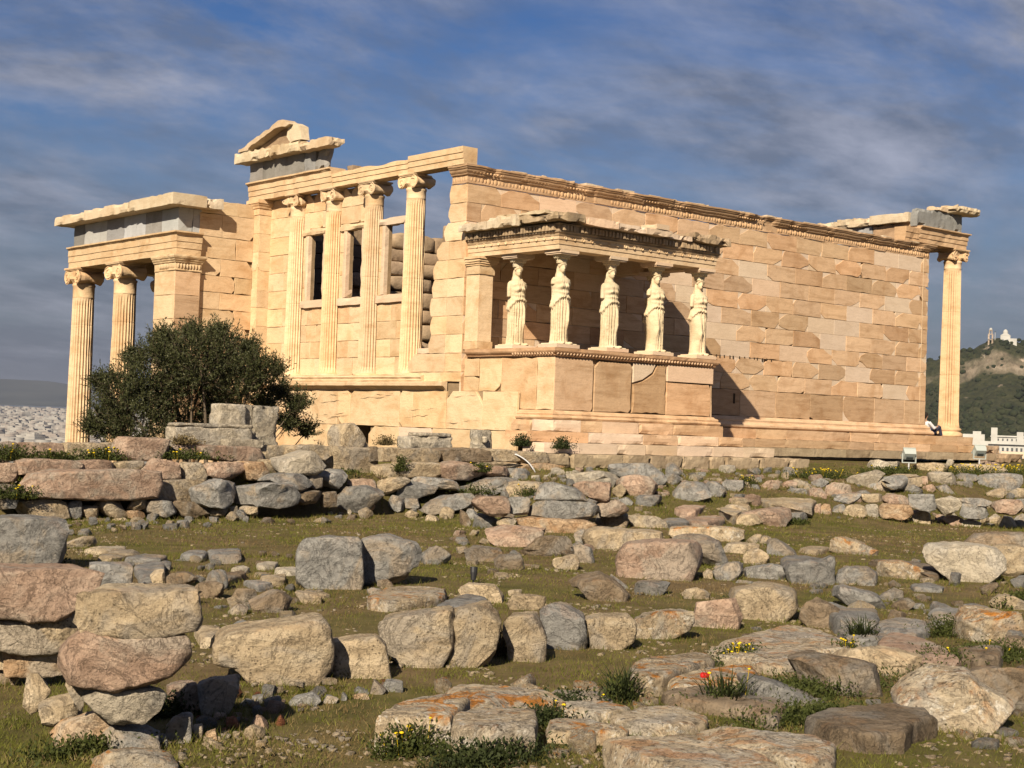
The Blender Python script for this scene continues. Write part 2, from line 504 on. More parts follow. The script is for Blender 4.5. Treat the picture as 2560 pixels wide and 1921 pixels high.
def marble(name, base, dark, stain, streak=7.0, stains=0.5, lo=0.9, hi=1.08, bump=0.35, soot=0.0, tintk=1.0):
    t = NT(name); c = t.coord((1, 1, streak)); c1 = t.coord((1, 1, 1))
    f = t.noise(c, 0.9, 7, 0.62, 0.6)
    col = t.ramp(f, [(0.28, dark), (0.5, base), (0.75, tuple(min(1, q * 1.06) for q in base))])
    g = t.noise(c1, 1.3, 6, 0.6, 0.8)
    col = t.mix(t.math('MULTIPLY', t.ramp(g, [(0.5, 0.0), (0.72, 1.0)]), stains), col, stain)
    g2 = t.noise(c, 3.5, 4, 0.7, 1.2)
    col = t.mix(t.math('MULTIPLY', t.ramp(g2, [(0.62, 0.0), (0.7, 1.0)]), 0.35), col, tuple(q * 0.62 for q in stain))
    if soot:
        g3 = t.noise(t.coord((1, 1, 0.35)), 2.2, 6, 0.65)
        col = t.mix(t.math('MULTIPLY', t.ramp(g3, [(0.5, 0.0), (0.68, 1.0)]), soot), col, (0.12, 0.095, 0.075))
    g4 = t.noise(t.coord((0.5, 0.5, 5.0)), 2.6, 8, 0.75, 1.5)
    col = t.mix(t.math('MULTIPLY', t.ramp(g4, [(0.485, 0.0), (0.5, 1.0), (0.515, 0.0)]), 0.45), col, tuple(q * 0.35 for q in stain))
    wv = t.node('ShaderNodeTexWhiteNoise', noise_dimensions='1D'); t.L(t.oi.outputs['Random'], wv.inputs['W'])
    tint = t.ramp(wv.outputs['Value'], [(0.0, (1.04, 0.96, 0.92)), (0.35, (0.98, 1.0, 1.0)), (0.7, (1.03, 1.04, 1.10)), (1.0, (0.93, 0.90, 0.84))])
    col = t.mix(tintk, col, t.mix(1.0, col, tint, 'MULTIPLY'))
    col = t.bright(col, lo, hi)
    n = t.bump(t.noise(c1, 3.0, 6, 0.65), bump, 0.05)
    n = t.bump(t.noise(c1, 26.0, 4, 0.6), bump * 0.5, 0.006, n)
    t.done(col, n, 0.8, 0.2)
marble('marble_old', (0.49, 0.335, 0.205), (0.34, 0.215, 0.118), (0.33, 0.19, 0.092), 7.0, 0.65, 0.80, 1.16)
marble('marble_gold', (0.575, 0.425, 0.262), (0.46, 0.315, 0.172), (0.41, 0.245, 0.115), 3.0, 0.65, 0.86, 1.10, 0.5)
marble('marble_new', (0.555, 0.432, 0.315), (0.51, 0.385, 0.27), (0.45, 0.325, 0.215), 5.0, 0.3, 0.92, 1.06, 0.2)
marble('marble_white', (0.48, 0.40, 0.285), (0.40, 0.30, 0.19), (0.33, 0.23, 0.125), 1.0, 0.5, 0.95, 1.05, 0.5)
marble('marble_statue', (0.56, 0.475, 0.33), (0.44, 0.335, 0.20), (0.28, 0.18, 0.09), 0.5, 0.55, 0.96, 1.04, 0.4)
marble('marble_rough', (0.31, 0.225, 0.145), (0.20, 0.14, 0.088), (0.16, 0.105, 0.06), 2.0, 0.5, 0.8, 1.1, 0.9)
marble('marble_sooty', (0.37, 0.275, 0.175), (0.25, 0.175, 0.105), (0.18, 0.12, 0.068), 3.0, 0.6, 0.9, 1.05, 0.6, 0.7)
marble('frieze_grey', (0.215, 0.212, 0.205), (0.155, 0.15, 0.142), (0.14, 0.125, 0.10), 0.4, 0.4, 0.8, 1.15, 0.35)
marble('frieze_pale', (0.345, 0.35, 0.345), (0.29, 0.29, 0.285), (0.24, 0.23, 0.20), 0.3, 0.25, 0.95, 1.05, 0.2)
marble('core_stone', (0.24, 0.17, 0.10), (0.17, 0.12, 0.07), (0.14, 0.09, 0.05), 3.0, 0.4)
marble('marble_shaded', (0.10, 0.075, 0.052), (0.06, 0.045, 0.032), (0.05, 0.035, 0.024), 2.0, 0.5, 0.8, 1.1, 0.8)  # near-black marble: interior shade behind the windows put into the colour
marble('poros', (0.34, 0.265, 0.175), (0.24, 0.18, 0.115), (0.20, 0.14, 0.08), 2.5, 0.6, 0.85, 1.1, 0.9)
NT('hole_dark').done((0.05, 0.035, 0.022), None, 0.95, 0.05)

# ---------------------------------------------------------------- the temple
TEMPLE = thing('temple', 'roofless honey-coloured marble temple with statue porch and three column fronts', 'temple', (8, 4, -0.8))
Z3 = (0, 0, 1.0)
def blockobj(poly, fr, front, depth, mat, parent, cham=0.005, name='block'):
    V, F = slab(poly, fr, front, depth, cham)
    return mk(name, V, F, mat, parent)
def cutrect(u0, u1, z0, z1, cuts, seed, rough=0.012):
    """rectangle with cut corners; cuts: {corner: (du,dz)} corner 0=bl 1=br 2=tr 3=tl"""
    C = [(u0, z0), (u1, z0), (u1, z1), (u0, z1)]
    out = []
    for k, (u, z) in enumerate(C):
        if k in cuts:
            du, dz = cuts[k]; du = min(du, 0.42 * (u1 - u0)); dz = min(dz, 0.42 * (z1 - z0)); su = 1 if k in (0, 3) else -1; sz = 1 if k in (0, 1) else -1
            a = (u, z + sz * dz); b = (u + su * du, z); q = 0.30 + 0.38 * ((seed * 7 + k * 13) % 10) / 10; sm = 0.82 + 0.4 * ((seed * 3 + k * 7) % 10) / 10; m = (u + su * du * q, z + sz * dz * (sm - q))
            out += [a, m, b] if k in (0, 2) else [b, m, a]
        else:
            out.append((u, z))
    return jag(out, rough, 0.22, seed) if rough else np.array(out)
def stretch(u0, u1, L, off, r, jit=0.08):
    b = [u0]; p = u0 + off
    while p < u1 - 0.35:
        if p > u0 + 0.35: b.append(p + r.normal() * jit * 0.4)
        p += L
    return b + [u1]

# --- south wall
def south_wall():
    core = mk('south_wall', *MB_core(0.06, 19.86, 0.06, 0.7, 0.0, 6.03), 'core_stone', TEMPLE)
    r = np.random.default_rng(21); fr = ((0, 0, 0), (1, 0, 0), (0, -1, 0))
    z = 1.204; h = (6.04 - 1.204) / 10
    rows = [(0.41, 1.204, stretch(0.0, 19.93, 1.62, 0.9, r))]
    for k in range(10):
        rows.append((z + k * h, z + (k + 1) * h, stretch(0.0, 19.93, 1.31, 0.5 + 0.655 * (k % 2), r)))
    for ri, (z0, z1, U) in enumerate(rows):
        for i in range(len(U) - 1):
            u0, u1 = U[i] + 0.0018, U[i + 1] - 0.003; a, b = z0 + 0.0018, z1 - 0.003
            sd_ = ri * 100 + i
            west = u0 < 3.2
            last = i == len(U) - 2
            if ri > 0 and r.random() < (0.08 if west else 0.17) and not last and not (ri == 10 and i == 0):
                blockobj(cutrect(u0, u1, a, b, {}, sd_, 0), fr, 0.004 + r.random() * 0.003, 0.05, 'marble_new', core, 0.005)
                continue
            cuts = {}; filled = True
            for k in range(4):
                pr = (0.14 if ri == 0 else 0.42) * (0.5 if west else 1)
                if r.random() < pr:
                    cuts[k] = (0.1 + 0.38 * r.random() ** 1.3, (0.1 + 0.3 * r.random()))
            if r.random() < 0.10: filled = False; cuts = {k: (v[0] * 0.5, v[1] * 0.45) for k, v in cuts.items()}
            fo = 0.008 + r.random() * 0.012
            if cuts and filled:
                blockobj(cutrect(u0, u1, a, b, {}, sd_, 0), fr, -0.001 + r.random() * 0.003, 0.05, 'marble_new', core, 0.004)
            blockobj(cutrect(u0, u1, a, b, cuts, sd_, 0.010), fr, fo, 0.058, 'marble_old', core, 0.005)
            if ri > 0 and r.random() < 0.25:            # old stone split by a restored strip
                pass
    # row of clamp cuttings low on the wall
    nb = MB()
    for i in range(17):
        x = 8.6 + i * 0.21 + r.normal() * 0.03; zz = 1.205 + 2 * h * 0 + 0.483 * 2
        s = 0.03 + 0.02 * r.random(); nb.box(x, x + s, -0.024, -0.003, zz - 0.05 * r.random() - 0.02, zz + 0.03)
    nb.build('cutting_row', 'hole_dark', core)['kind'] = 'stuff'
    MB().box(10.28, 10.36, -0.026, -0.01, 0.78, 1.08).build('slot', 'hole_dark', core)
    # base moulding and epikranitis (the wall's carved crown)
    pr = [(0.0, 0.41), (0.05, 0.405), (0.075, 0.37), (0.09, 0.345), (0.13, 0.335), (0.155, 0.30), (0.15, 0.26), (0.16, 0.225),
          (0.20, 0.20), (0.235, 0.15), (0.235, 0.10), (0.20, 0.06), (0.0, 0.05)]
    mk('base_moulding', *sweep([(5.75, 0.0), (19.94, 0.0), (19.94, 0.75)], pr, res=0.22, erode=0.03, seed=2), 'marble_old', TEMPLE)
    e0 = 6.27
    pr = [(0.0, 6.04), (0.035, 6.045), (0.04, 6.06), (0.018, 6.07), (0.018, 6.255), (0.06, 6.262), (0.075, 6.285), (0.06, 6.30),
          (0.085, 6.31), (0.115, 6.345), (0.13, 6.385), (0.115, 6.395), (0.15, 6.405), (0.165, 6.43), (0.15, 6.45), (0.185, 6.455), (0.19, 6.50), (0.0, 6.505)]
    ep = mk('epikranitis', *sweep([(-0.0, 0.62), (0.0, 0.0), (19.94, 0.0), (19.94, 0.7)], pr, res=0.12, erode=0.11, seed=4, freq=1.2), 'marble_old', TEMPLE)
    bb = MB()                                        # carved leaf band, egg row
    def leafrow(p0, p1, n, nrm):
        p0 = np.array(p0); p1 = np.array(p1); U = (p1 - p0) / np.linalg.norm(p1 - p0); N = np.array(nrm)
        for i in range(n):
            p = p0 + (p1 - p0) * (i + 0.5) / n
            if pnoise(np.array([[p[0] * 0.55 + 3, p[1] + 8, 2.2]]))[0] > 0.22: continue
            hh = 0.082 if i % 2 else 0.06; w = 0.062 if i % 2 else 0.036
            V, F = ellipsoid((0, 0, 0), (w, 0.024, hh), 8, 5)
            bb.add(np.array([p + N * 0.006 + U * v[0] + N * -v[1] + np.array([0, 0, 6.16 + v[2] - (0 if i % 2 else 0.012)]) for v in V] ), F)
            V, F = ellipsoid((0, 0, 0), (0.03, 0.028, 0.03), 7, 4)
            bb.add(np.array([p + N * 0.086 + U * v[0] - N * v[1] + np.array([0, 0, 6.347 + v[2]]) for v in V]), F)
    leafrow((0.05, 0, 0), (19.9, 0, 0), 172, (0, -1, 0)); leafrow((0, 0.6, 0), (0, 0.02, 0), 6, (-1, 0, 0))
    tag(bb.build('leaf_band', 'marble_old', ep, True), kind='stuff')
    # pale top blocks left from restoration
    for i in range(14):
        x = 1.2 + i * 1.33 + r.normal() * 0.2; L = 0.5 + r.random() * 0.7
        roughbox('top_block', x, x + L, -0.1, 0.5, 6.495, 6.53 + 0.03 * r.random(), 'marble_white', ep, 0.12, 0.006, 0.03, i)
    # lightning conductor
    mk('conductor_strip', *MB_core(19.59, 19.603, -0.03, -0.012, 0.45, 6.04), 'marble_white', core)
def MB_core(x0, x1, y0, y1, z0, z1):
    m = MB().box(x0, x1, y0, y1, z0, z1); return m.V[0], m.F

# --- west end of the south wall (corner pier with broken edge)
def west_anta():
    core = mk('corner_pier', *MB_core(0.05, 0.7, 0.05, 0.68, 0.6, 6.03), 'core_stone', TEMPLE)
    r = np.random.default_rng(5); fr = ((0, 0, 0), (0, 1, 0), (-1, 0, 0))
    h = 0.4836
    rows = [(0.955, 1.204, 2.35)] + [(1.204 + k * h, 1.204 + (k + 1) * h, ym) for k, ym in enumerate((2.3, 1.42, 1.38, 1.42, 1.36, 1.33, 1.2, 0.92, 0.76, 0.73))]
    for k, (z0, z1, ym) in enumerate(rows):
        nx = rows[k + 1][2] if k + 1 < len(rows) else ym
        us = [0.0, ym] if ym < 1.0 else ([0.0, 0.68, ym] if k % 2 else [0.0, 0.72, ym])
        for i in range(len(us) - 1):
            a, b = us[i] + 0.0018, us[i + 1] - 0.003
            cuts = {}
            if i == len(us) - 2:
                cuts = {1: (0.04 + 0.08 * r.random(), 0.1 + 0.12 * r.random()), 2: (max(0.06, min(ym - nx, 0.3)) + 0.05 * r.random(), 0.2)}
            th = 0.6 if i else 0.055
            blockobj(cutrect(a, b, z0 + 0.0018, z1 - 0.0018, cuts, 900 + k * 7 + i, 0.007), fr, 0.006 + 0.008 * r.random(), th, 'marble_gold', core, 0.005)
    # projecting blocks at the joint with the statue porch
    roughbox('broken_stub', -0.06, 0.3, -0.16, 0.02, 4.82, 5.02, 'marble_gold', core, 0.06, 0.01, 0.05, 3)

# --- lower west wall, ledge and engaged columns
COLY = (8.66, 6.68, 4.69, 2.71)
def west_lower():
    m = MB(); m.box(0.06, 0.8, 4.98, 11.0, -3.3, 0.72); m.box(0.06, 0.8, -1.7, 4.02, -3.3, 0.72); m.box(0.06, 0.8, 4.02, 4.98, -0.25, 0.72)
    m.box(1.6, 1.7, 3.0, 6.0, -3.3, 0.7)
    core = m.build('lower_west_wall', 'core_stone', TEMPLE)
    r = np.random.default_rng(8); fr = ((0, 0, 0), (0, 1, 0), (-1, 0, 0))
    rows = [(-0.255, 0.715, [-2.3, -0.95, 0.55, 2.0, 2.62, 4.95, 5.6, 7.0, 8.4, 9.7, 10.9]),
            (-1.2, -0.255, [-2.3, -0.6, 1.1, 2.6, 4.02, 4.98, 6.1, 7.4, 8.9, 10.9]),
            (-2.2, -1.2, [-2.3, 0.2, 2.0, 4.02, 4.98, 7.0, 9.0, 10.9]), (-3.2, -2.2, [-2.3, 1.0, 3.0, 5.4, 8.0, 10.9])]
    for ri, (z0, z1, U) in enumerate(rows):
        for i in range(len(U) - 1):
            if ri in (1, 2) and abs(U[i] - 4.02) < 0.01: continue
            cuts = {k: (0.08 + 0.25 * r.random(), 0.08 + 0.2 * r.random()) for k in range(4) if r.random() < 0.22}
            if ri == 0 and i == 1: cuts = {3: (0.3, 0.35), 2: (0.25, 0.2)}
            if ri == 0 and i == 8: cuts = {3: (0.25, 0.14)}
            blockobj(cutrect(U[i] + 0.0022, U[i + 1] - 0.0022, z0 + 0.0022, z1 - 0.0022, cuts, 500 + ri * 50 + i, 0.008), fr, 0.004 + 0.02 * r.random(), 0.075,
                     'marble_gold' if r.random() < 0.8 else 'marble_new', core, 0.007)
    # natural cracks across the big blocks
    cb = MB()
    rc = np.random.default_rng(44)
    for q in range(15):
        y0 = rc.choice([-0.9, 0.6, 2.65, 2.65, 4.98, 7.05]) + 0.3 * rc.random(); y1 = y0 + 0.5 + 1.3 * rc.random(); z = -0.15 + 0.8 * rc.random()
        if y1 > 8.3 or (4.9 > y0 > 2.6 and y1 > 4.92): y1 = min(y1, 4.9 if y0 < 4.9 else 8.3)
        n = 40; y = np.linspace(y0, y1, n); w = 0.0075 * np.clip(0.25 + 1.8 * pnoise(np.c_[y * 2.3, y * 0 + q * 9.1, y * 0]), 0.04, 1) * np.sin(np.linspace(0.05, 3.09, n)) ** 0.4
        zc = z - 0.06 * (y - y0) + 0.05 * fbm(np.c_[y * 2.4, y * 0 + q * 3.3, y * 0 + 5], 4)
        V = np.concatenate([np.c_[y * 0 - 0.0262, y, zc - w], np.c_[y * 0 - 0.0262, y, zc + w]])
        cb.add(V, [(i, i + 1, n + i + 1, n + i) for i in range(n - 1)])
    tag(cb.build('crack_lines', 'hole_dark', core), kind='stuff')
    pr = [(0.0, 0.715), (0.03, 0.72), (0.035, 0.745), (0.10, 0.80), (0.15, 0.838), (0.215, 0.845), (0.22, 0.93), (0.20, 0.952), (0.0, 0.956)]
    mk('ledge', *sweep([(0.0, 10.45), (0.0, 0.55)], pr, res=0.2, erode=0.035, seed=6), 'marble_gold', TEMPLE)
    pr = [(-0.5, 0.956), (0.10, 0.957), (0.12, 0.985), (0.105, 1.02), (0.12, 1.05), (0.14, 1.075), (0.12, 1.10), (0.03, 1.13), (-0.33, 1.155), (-0.5, 1.155)]
    mk('wall_base', *sweep([(0.0, 10.4), (0.0, 1.55)], pr, res=0.2, erode=0.04, seed=7), 'marble_gold', TEMPLE)
def fluted(c, r0, r1, z0, z1, nfl=24, seed=0, wear=0.5, drums=(), half=None, bands=()):
    segs = nfl * 4; nz = 26
    zs = list(np.linspace(z0, z1, nz))
    for d in drums: zs += [d - 0.012, d - 0.0022, d + 0.0022, d + 0.012]
    zs = np.array(sorted(zs)); k = np.arange(segs); th = 2 * math.pi * k / segs
    ph = (k % 4) / 4.0
    dep = np.sin(ph * math.pi) ** 0.8                       # flute depth profile 0..1
    V = []
    for z in zs:
        t = (z - z0) / (z1 - z0); r = r0 + (r1 - r0) * (t ** 1.15)
        if t < 0.03: r += 0.03 * (1 - t / 0.03)
        end = np.clip(min((z - z0 - 0.02), (z1 - 0.05 - z)) / 0.03, 0, 1)
        P = np.c_[np.cos(th) * 1.3, np.sin(th) * 1.3, np.full(segs, z * 0.9)] + seed * 11.3
        w = np.clip((fbm(P, 3) - 0.18) * 3.2, 0, 1) * wear
        fl = 0.15 * r * dep * end * (1 - 0.8 * w)
        rr = r - fl - w * 0.05 * r + fbm(P * 3.1, 2) * 0.006
        for d in drums:
            if abs(z - d) < 0.006: rr = rr - 0.012
        for b0, b1 in bands:
            if b0 < z < b1: rr = np.maximum(rr, r * (1 - 0.15 * dep))
        V.append(np.c_[c[0] + rr * np.cos(th), c[1] + rr * np.sin(th), np.full(segs, z)])
    n = len(zs); V = np.concatenate(V); F = []
    for i in range(n - 1):
        for q in range(segs):
            q2 = (q + 1) % segs
            F.append((i * segs + q, i * segs + q2, (i + 1) * segs + q2, (i + 1) * segs + q))
    F.append(tuple((n - 1) * segs + q for q in range(segs))); F.append(tuple(range(segs))[::-1])
    return V, F
def ionic(c, w, z0, z1, facing, seed=0, broken=0.0):
    """ionic capital: egg ring, two scrolls with rolls, abacus. w = overall width, facing = front direction (plan)"""
    m = MB(); H = z1 - z0; R = H * 0.40; f = np.array([facing[0], facing[1], 0.0]); s = np.array([-facing[1], facing[0], 0.0])
    D = w * 0.36; O = np.array([c[0], c[1], z0])
    def put(V): V = np.asarray(V); return O + V[:, :1] * s + V[:, 1:2] * f + V[:, 2:3] * np.array([0, 0, 1.0])
    V, F = lathe([(w * 0.27, 0.0), (w * 0.30, H * 0.05), (w * 0.29, H * 0.10), (w * 0.31, H * 0.16), (w * 0.38, H * 0.34), (w * 0.36, H * 0.46), (w * 0.2, H * 0.5)], 28)
    m.add(put(V), F)
    for sg in (-1, 1):
        cx = sg * (w / 2 - R); cz = H * 0.43
        n = 22; prof = [(-1.0, 1.0), (-0.93, 1.0), (-0.85, 0.93), (-0.5, 0.78), (-0.12, 0.66), (0.12, 0.66), (0.5, 0.78), (0.85, 0.93), (0.93, 1.0), (1.0, 1.0)]
        V = []; 
        for d, q in prof:
            for k in range(n):
                a = 2 * math.pi * k / n; V.append((cx + R * q * math.cos(a), d * D, cz + R * q * math.sin(a)))
        F = [(i * n + k, (i + 1) * n + k, (i + 1) * n + (k + 1) % n, i * n + (k + 1) % n) for i in range(len(prof) - 1) for k in range(n)]
        F += [tuple(range(n)), tuple((len(prof) - 1) * n + k for k in range(n))[::-1]]
        m.add(put(V), F)
        for fs in (1, -1):                           # spiral ridge
            t = np.linspace(0, 1, 46); a = sg * -1 * (t * 2 * math.pi * 2.1) + (math.pi / 2); rr = R * (0.94 * (1 - t) ** 1.1 + 0.10)
            pts = np.c_[cx + rr * np.cos(a), np.full(46, fs * (D + 0.004)), cz + rr * np.sin(a)]
            V, F = tube(put(pts), R * 0.085, 5); m.add(V, F)
            V, F = ellipsoid((cx, fs * D, cz), (R * 0.16, 0.02, R * 0.16), 8, 5); m.add(put(V), F)
    hb = w / 2 - R
    n = 9; xs = np.linspace(-hb, hb, n); V = []
    for x in xs:
        sag = 0.04 * (1 - (x / hb) ** 2)
        for d in (-0.95, 0.95):
            for z in (H * (0.50 - sag * 3), H * 0.83): V.append((x, d * D, z))
    F = []
    for i in range(n - 1):
        a = i * 4; b = a + 4; F += [(a, b, b + 1, a + 1), (a + 2, a + 3, b + 3, b + 2), (a + 1, b + 1, b + 3, a + 3), (a, a + 2, b + 2, b)]
    m.add(put(V), F + [(0, 1, 3, 2), ((n - 1) * 4, (n - 1) * 4 + 2, (n - 1) * 4 + 3, (n - 1) * 4 + 1)])
    for z, k in ((0.83, 0.40), (0.90, 0.43), (0.95, 0.44)):
        mm = MB().box(-w * k, w * k, -D * 1.12 * k / 0.43, D * 1.12 * k / 0.43, H * z, H * (z + 0.062)); m.add(put(mm.V[0]), mm.F)
    X = np.concatenate(m.V)
    amp = 0.012 + 0.05 * broken
    X = X + np.stack([fbm(X * 5 + seed * 4.4 + 20 * k, 3) for k in range(3)], 1) * amp
    if broken:
        e = np.clip(fbm(X * 2.3 + seed * 8, 3) * 2.2, 0, 1)[:, None] * broken
        ctr = np.array([c[0], c[1], (z0 + z1) / 2]); X = X + (ctr - X) * e * np.array([0.6, 0.6, 0.15])
    m.V = [X]; return m
def column(c, r0, r1, z0, z1, baseh, caph, neck, capw, facing, seed, mat='marble_gold', wear=0.5, drums=(), broken=0.0, capmat=None, bands=(), fixed_base=True):
    zs = z0 + baseh; zc = z1 - caph
    col = mk('column', *fluted(c, r0, r1, zs, zc - neck, 24, seed, wear, drums, bands=bands), mat, TEMPLE, False)
    nk, F = lathe([(r1 * 0.97, zc - neck - 0.02), (r1 * 1.03, zc - neck), (r1 * 1.0, zc - neck + 0.03), (r1 * 1.02, zc - 0.05), (r1 * 1.09, zc - 0.02), (r1 * 1.05, zc + 0.03)], 32, (c[0], c[1], 0))
    mk('necking_band', nk, F, mat, col, True)
    q = baseh / 0.25
    b, F = lathe([(r0 * 1.42, 0), (r0 * 1.44, 0.03 * q), (r0 * 1.44, 0.075 * q), (r0 * 1.36, 0.10 * q), (r0 * 1.22, 0.125 * q), (r0 * 1.18, 0.15 * q), (r0 * 1.24, 0.165 * q), (r0 * 1.30, 0.19 * q), (r0 * 1.28, 0.225 * q), (r0 * 1.1, 0.25 * q)], 40, (c[0], c[1], z0))
    b = b + np.stack([fbm(b * 4 + seed, 2), fbm(b * 4 + seed + 9, 2), 0 * b[:, 0]], 1) * 0.012
    mk('column_base', b, F, mat, col, True)
    ionic(c, capw, zc, z1, facing, seed, broken).build('capital', capmat or mat, col, False)
    return col
def west_columns():
    for i, y in enumerate(COLY):
        column((0.36, y), 0.31, 0.262, 0.957, 6.575, 0.235, 0.40, 0.26, 0.86, (-1, 0), 3 + i, 'marble_gold', (0.25, 0.8, 0.7, 0.95)[i],
               ((3.3,), (4.1,), (3.9,), (3.75, 5.1))[i], (0.75, 0.2, 0.15, 0.35)[i], bands=((), (), (), ((3.75, 4.05),))[i])
def west_upper():
    """wall between the engaged columns with its three windows"""
    X = 0.42
    m = MB(); Y = [10.4, 8.66, 6.68, 4.69, 2.71]
    def cb(y0, y1, z0, z1): m.box(X + 0.05, X + 0.16, y0, y1, z0, z1)
    cb(8.05, 10.55, 0.96, 6.56)
    cb(6.0, 7.26, 0.96, 6.56); cb(4.08, 5.24, 0.96, 5.52); cb(4.7, 5.24, 5.5, 6.56); cb(2.6, 3.2, 0.96, 5.52)
    for a, b in ((7.26, 8.05), (5.24, 6.0), (3.2, 4.08)): cb(a, b, 0.96, 3.17)
    for a, b in ((7.26, 8.05), (5.24, 6.0)): cb(a, b, 5.5, 6.56)
    core = m.build('west_wall', 'core_stone', TEMPLE)
    r = np.random.default_rng(12); fr = ((X, 0, 0), (0, 1, 0), (-1, 0, 0))
    def bl(y0, y1, z0, z1, cuts={}, mat='marble_gold', th=0.056, sd_=[0]):
        sd_[0] += 1
        blockobj(cutrect(y0 + 0.0018, y1 - 0.0018, z0 + 0.0018, z1 - 0.0018, cuts, 1300 + sd_[0], 0.006), fr, 0.004 + 0.014 * r.random(), th, mat, core, 0.005)
    lv = [1.156, 1.66, 2.15, 2.65, 3.165]
    for k in range(4):                                # below the sills
        for (a, b) in ((6.68, 8.66), (4.69, 6.68), (2.6, 4.69)):
            p = a + (0.9 + 0.25 * (k % 2)) if (b - a) > 1.5 else b
            bl(a, p, lv[k], lv[k + 1], {q: (0.1, 0.06) for q in range(4) if r.random() < 0.15}); bl(p, b, lv[k], lv[k + 1])
    lv = [1.156, 1.66, 2.15, 2.65, 3.2, 3.75, 4.3, 4.85, 5.4, 6.0, 6.565]
    for k in range(10):                               # solid bay beside the corner pilaster
        p = 9.25 + 0.25 * (k % 2) * (1 if r.random() < 0.7 else -1)
        bl(8.1, p, lv[k], lv[k + 1], {q: (0.08, 0.05) for q in range(4) if r.random() < 0.2}); bl(p, 10.42, lv[k], lv[k + 1])
    for (a, b, j0, j1, top) in ((6.68, 8.66, 7.26, 8.05, 6.565), (4.69, 6.68, 5.24, 6.0, 6.565), (2.71, 4.69, 3.2, 4.08, 5.52)):
        jw = 0.17
        for (y0, y1, nm) in ((j1, j1 + jw, 'window_jamb'), (j0 - jw, j0, 'window_jamb')):
            roughbox(nm, X - 0.075, X + 0.17, y0 + 0.002, y1, 3.385, 5.32, 'marble_new', core, 0.1, 0.006, 0.02, int(y0 * 10))
        roughbox('window_sill', X - 0.10, X + 0.18, j0 - 0.42, j1 + 0.42, 3.16, 3.385, 'marble_new', core, 0.12, 0.005, 0.025, int(j0 * 7))
        roughbox('window_lintel', X - 0.08, X + 0.175, j0 - 0.42, j1 + 0.42, 5.322, 5.52, 'marble_gold' if top > 6 else 'marble_new', core, 0.12, 0.008, 0.04, int(j0 * 9))
        if top > 6:
            for k, (z0, z1) in enumerate(((5.53, 6.02), (6.02, 6.565))):
                p = (a + b) / 2 + 0.25 * (1 if k else -1)
                bl(a, p, z0, z1, {2: (0.15, 0.12)} if k else {}); bl(p, b, z0, z1, {3: (0.3, 0.2)} if k else {0: (0.1, 0.05)})
        for (y0, y1) in ((a, j0 - jw), (j1 + jw, b)):
            zz = [3.385, 4.05, 4.7, 5.32]
            for k in range(3): bl(y0, y1, zz[k], zz[k + 1])
    roughbox('low_wall_block', X - 0.05, X + 0.4, 1.66, 2.52, 1.16, 1.72, 'marble_new', core, 0.1, 0.006, 0.03, 4)
    roughbox('low_wall_block', X - 0.05, X + 0.4, 1.72, 2.5, 1.722, 1.87, 'marble_new', core, 0.1, 0.006, 0.03, 5)
    # corner pilaster with its capital
    p = mk('pilaster', *MB_core(0.004, 0.5, 10.38, 11.0, 0.96, 6.1), 'marble_gold', TEMPLE)
    for k in range(9):
        z0 = 0.96 + k * 0.571
        if k in (5,): continue
        blockobj(cutrect(0.0, 0.44, z0 + 0.0018, z0 + 0.568, {q: (0.1, 0.1) for q in range(4) if r.random() < 0.15}, 1700 + k, 0.01), ((0, 10.38, 0), (1, 0, 0), (0, -1, 0)), 0.012, 0.012, 'marble_gold', p)
        blockobj(cutrect(10.375, 10.72, z0 + 0.0018, z0 + 0.568, {0: (0.12, 0.2)} if k in (3, 6) else {}, 1720 + k, 0.012), fr[:0] + ((0.004, 0, 0), (0, 1, 0), (-1, 0, 0)), 0.012, 0.012, 'marble_gold', p)
    pr = [(0.0, 6.1), (0.03, 6.11), (0.03, 6.3), (0.06, 6.31), (0.07, 6.36), (0.10, 6.40), (0.12, 6.45), (0.14, 6.46), (0.14, 6.57), (0.0, 6.572)]
    mk('pilaster_capital', *sweep([(0.0, 11.0), (0.0, 10.38), (0.46, 10.38)], pr, res=0.08, erode=0.02, seed=9), 'marble_gold', p)
def fascia(z0, z1, crown=None):
    h = (z1 - z0) / 3
    p = [(-0.44, z0), (0.0, z0), (0.0, z0 + h - 0.006), (0.022, z0 + h), (0.022, z0 + 2 * h - 0.006), (0.044, z0 + 2 * h), (0.044, z1 - 0.004)]
    if crown: p += [(0.07, z1 + 0.01), (0.085, z1 + crown * 0.4), (0.13, z1 + crown * 0.55), (0.13, z1 + crown), (-0.44, z1 + crown)]
    else: p += [(0.044, z1), (-0.44, z1)]
    return p
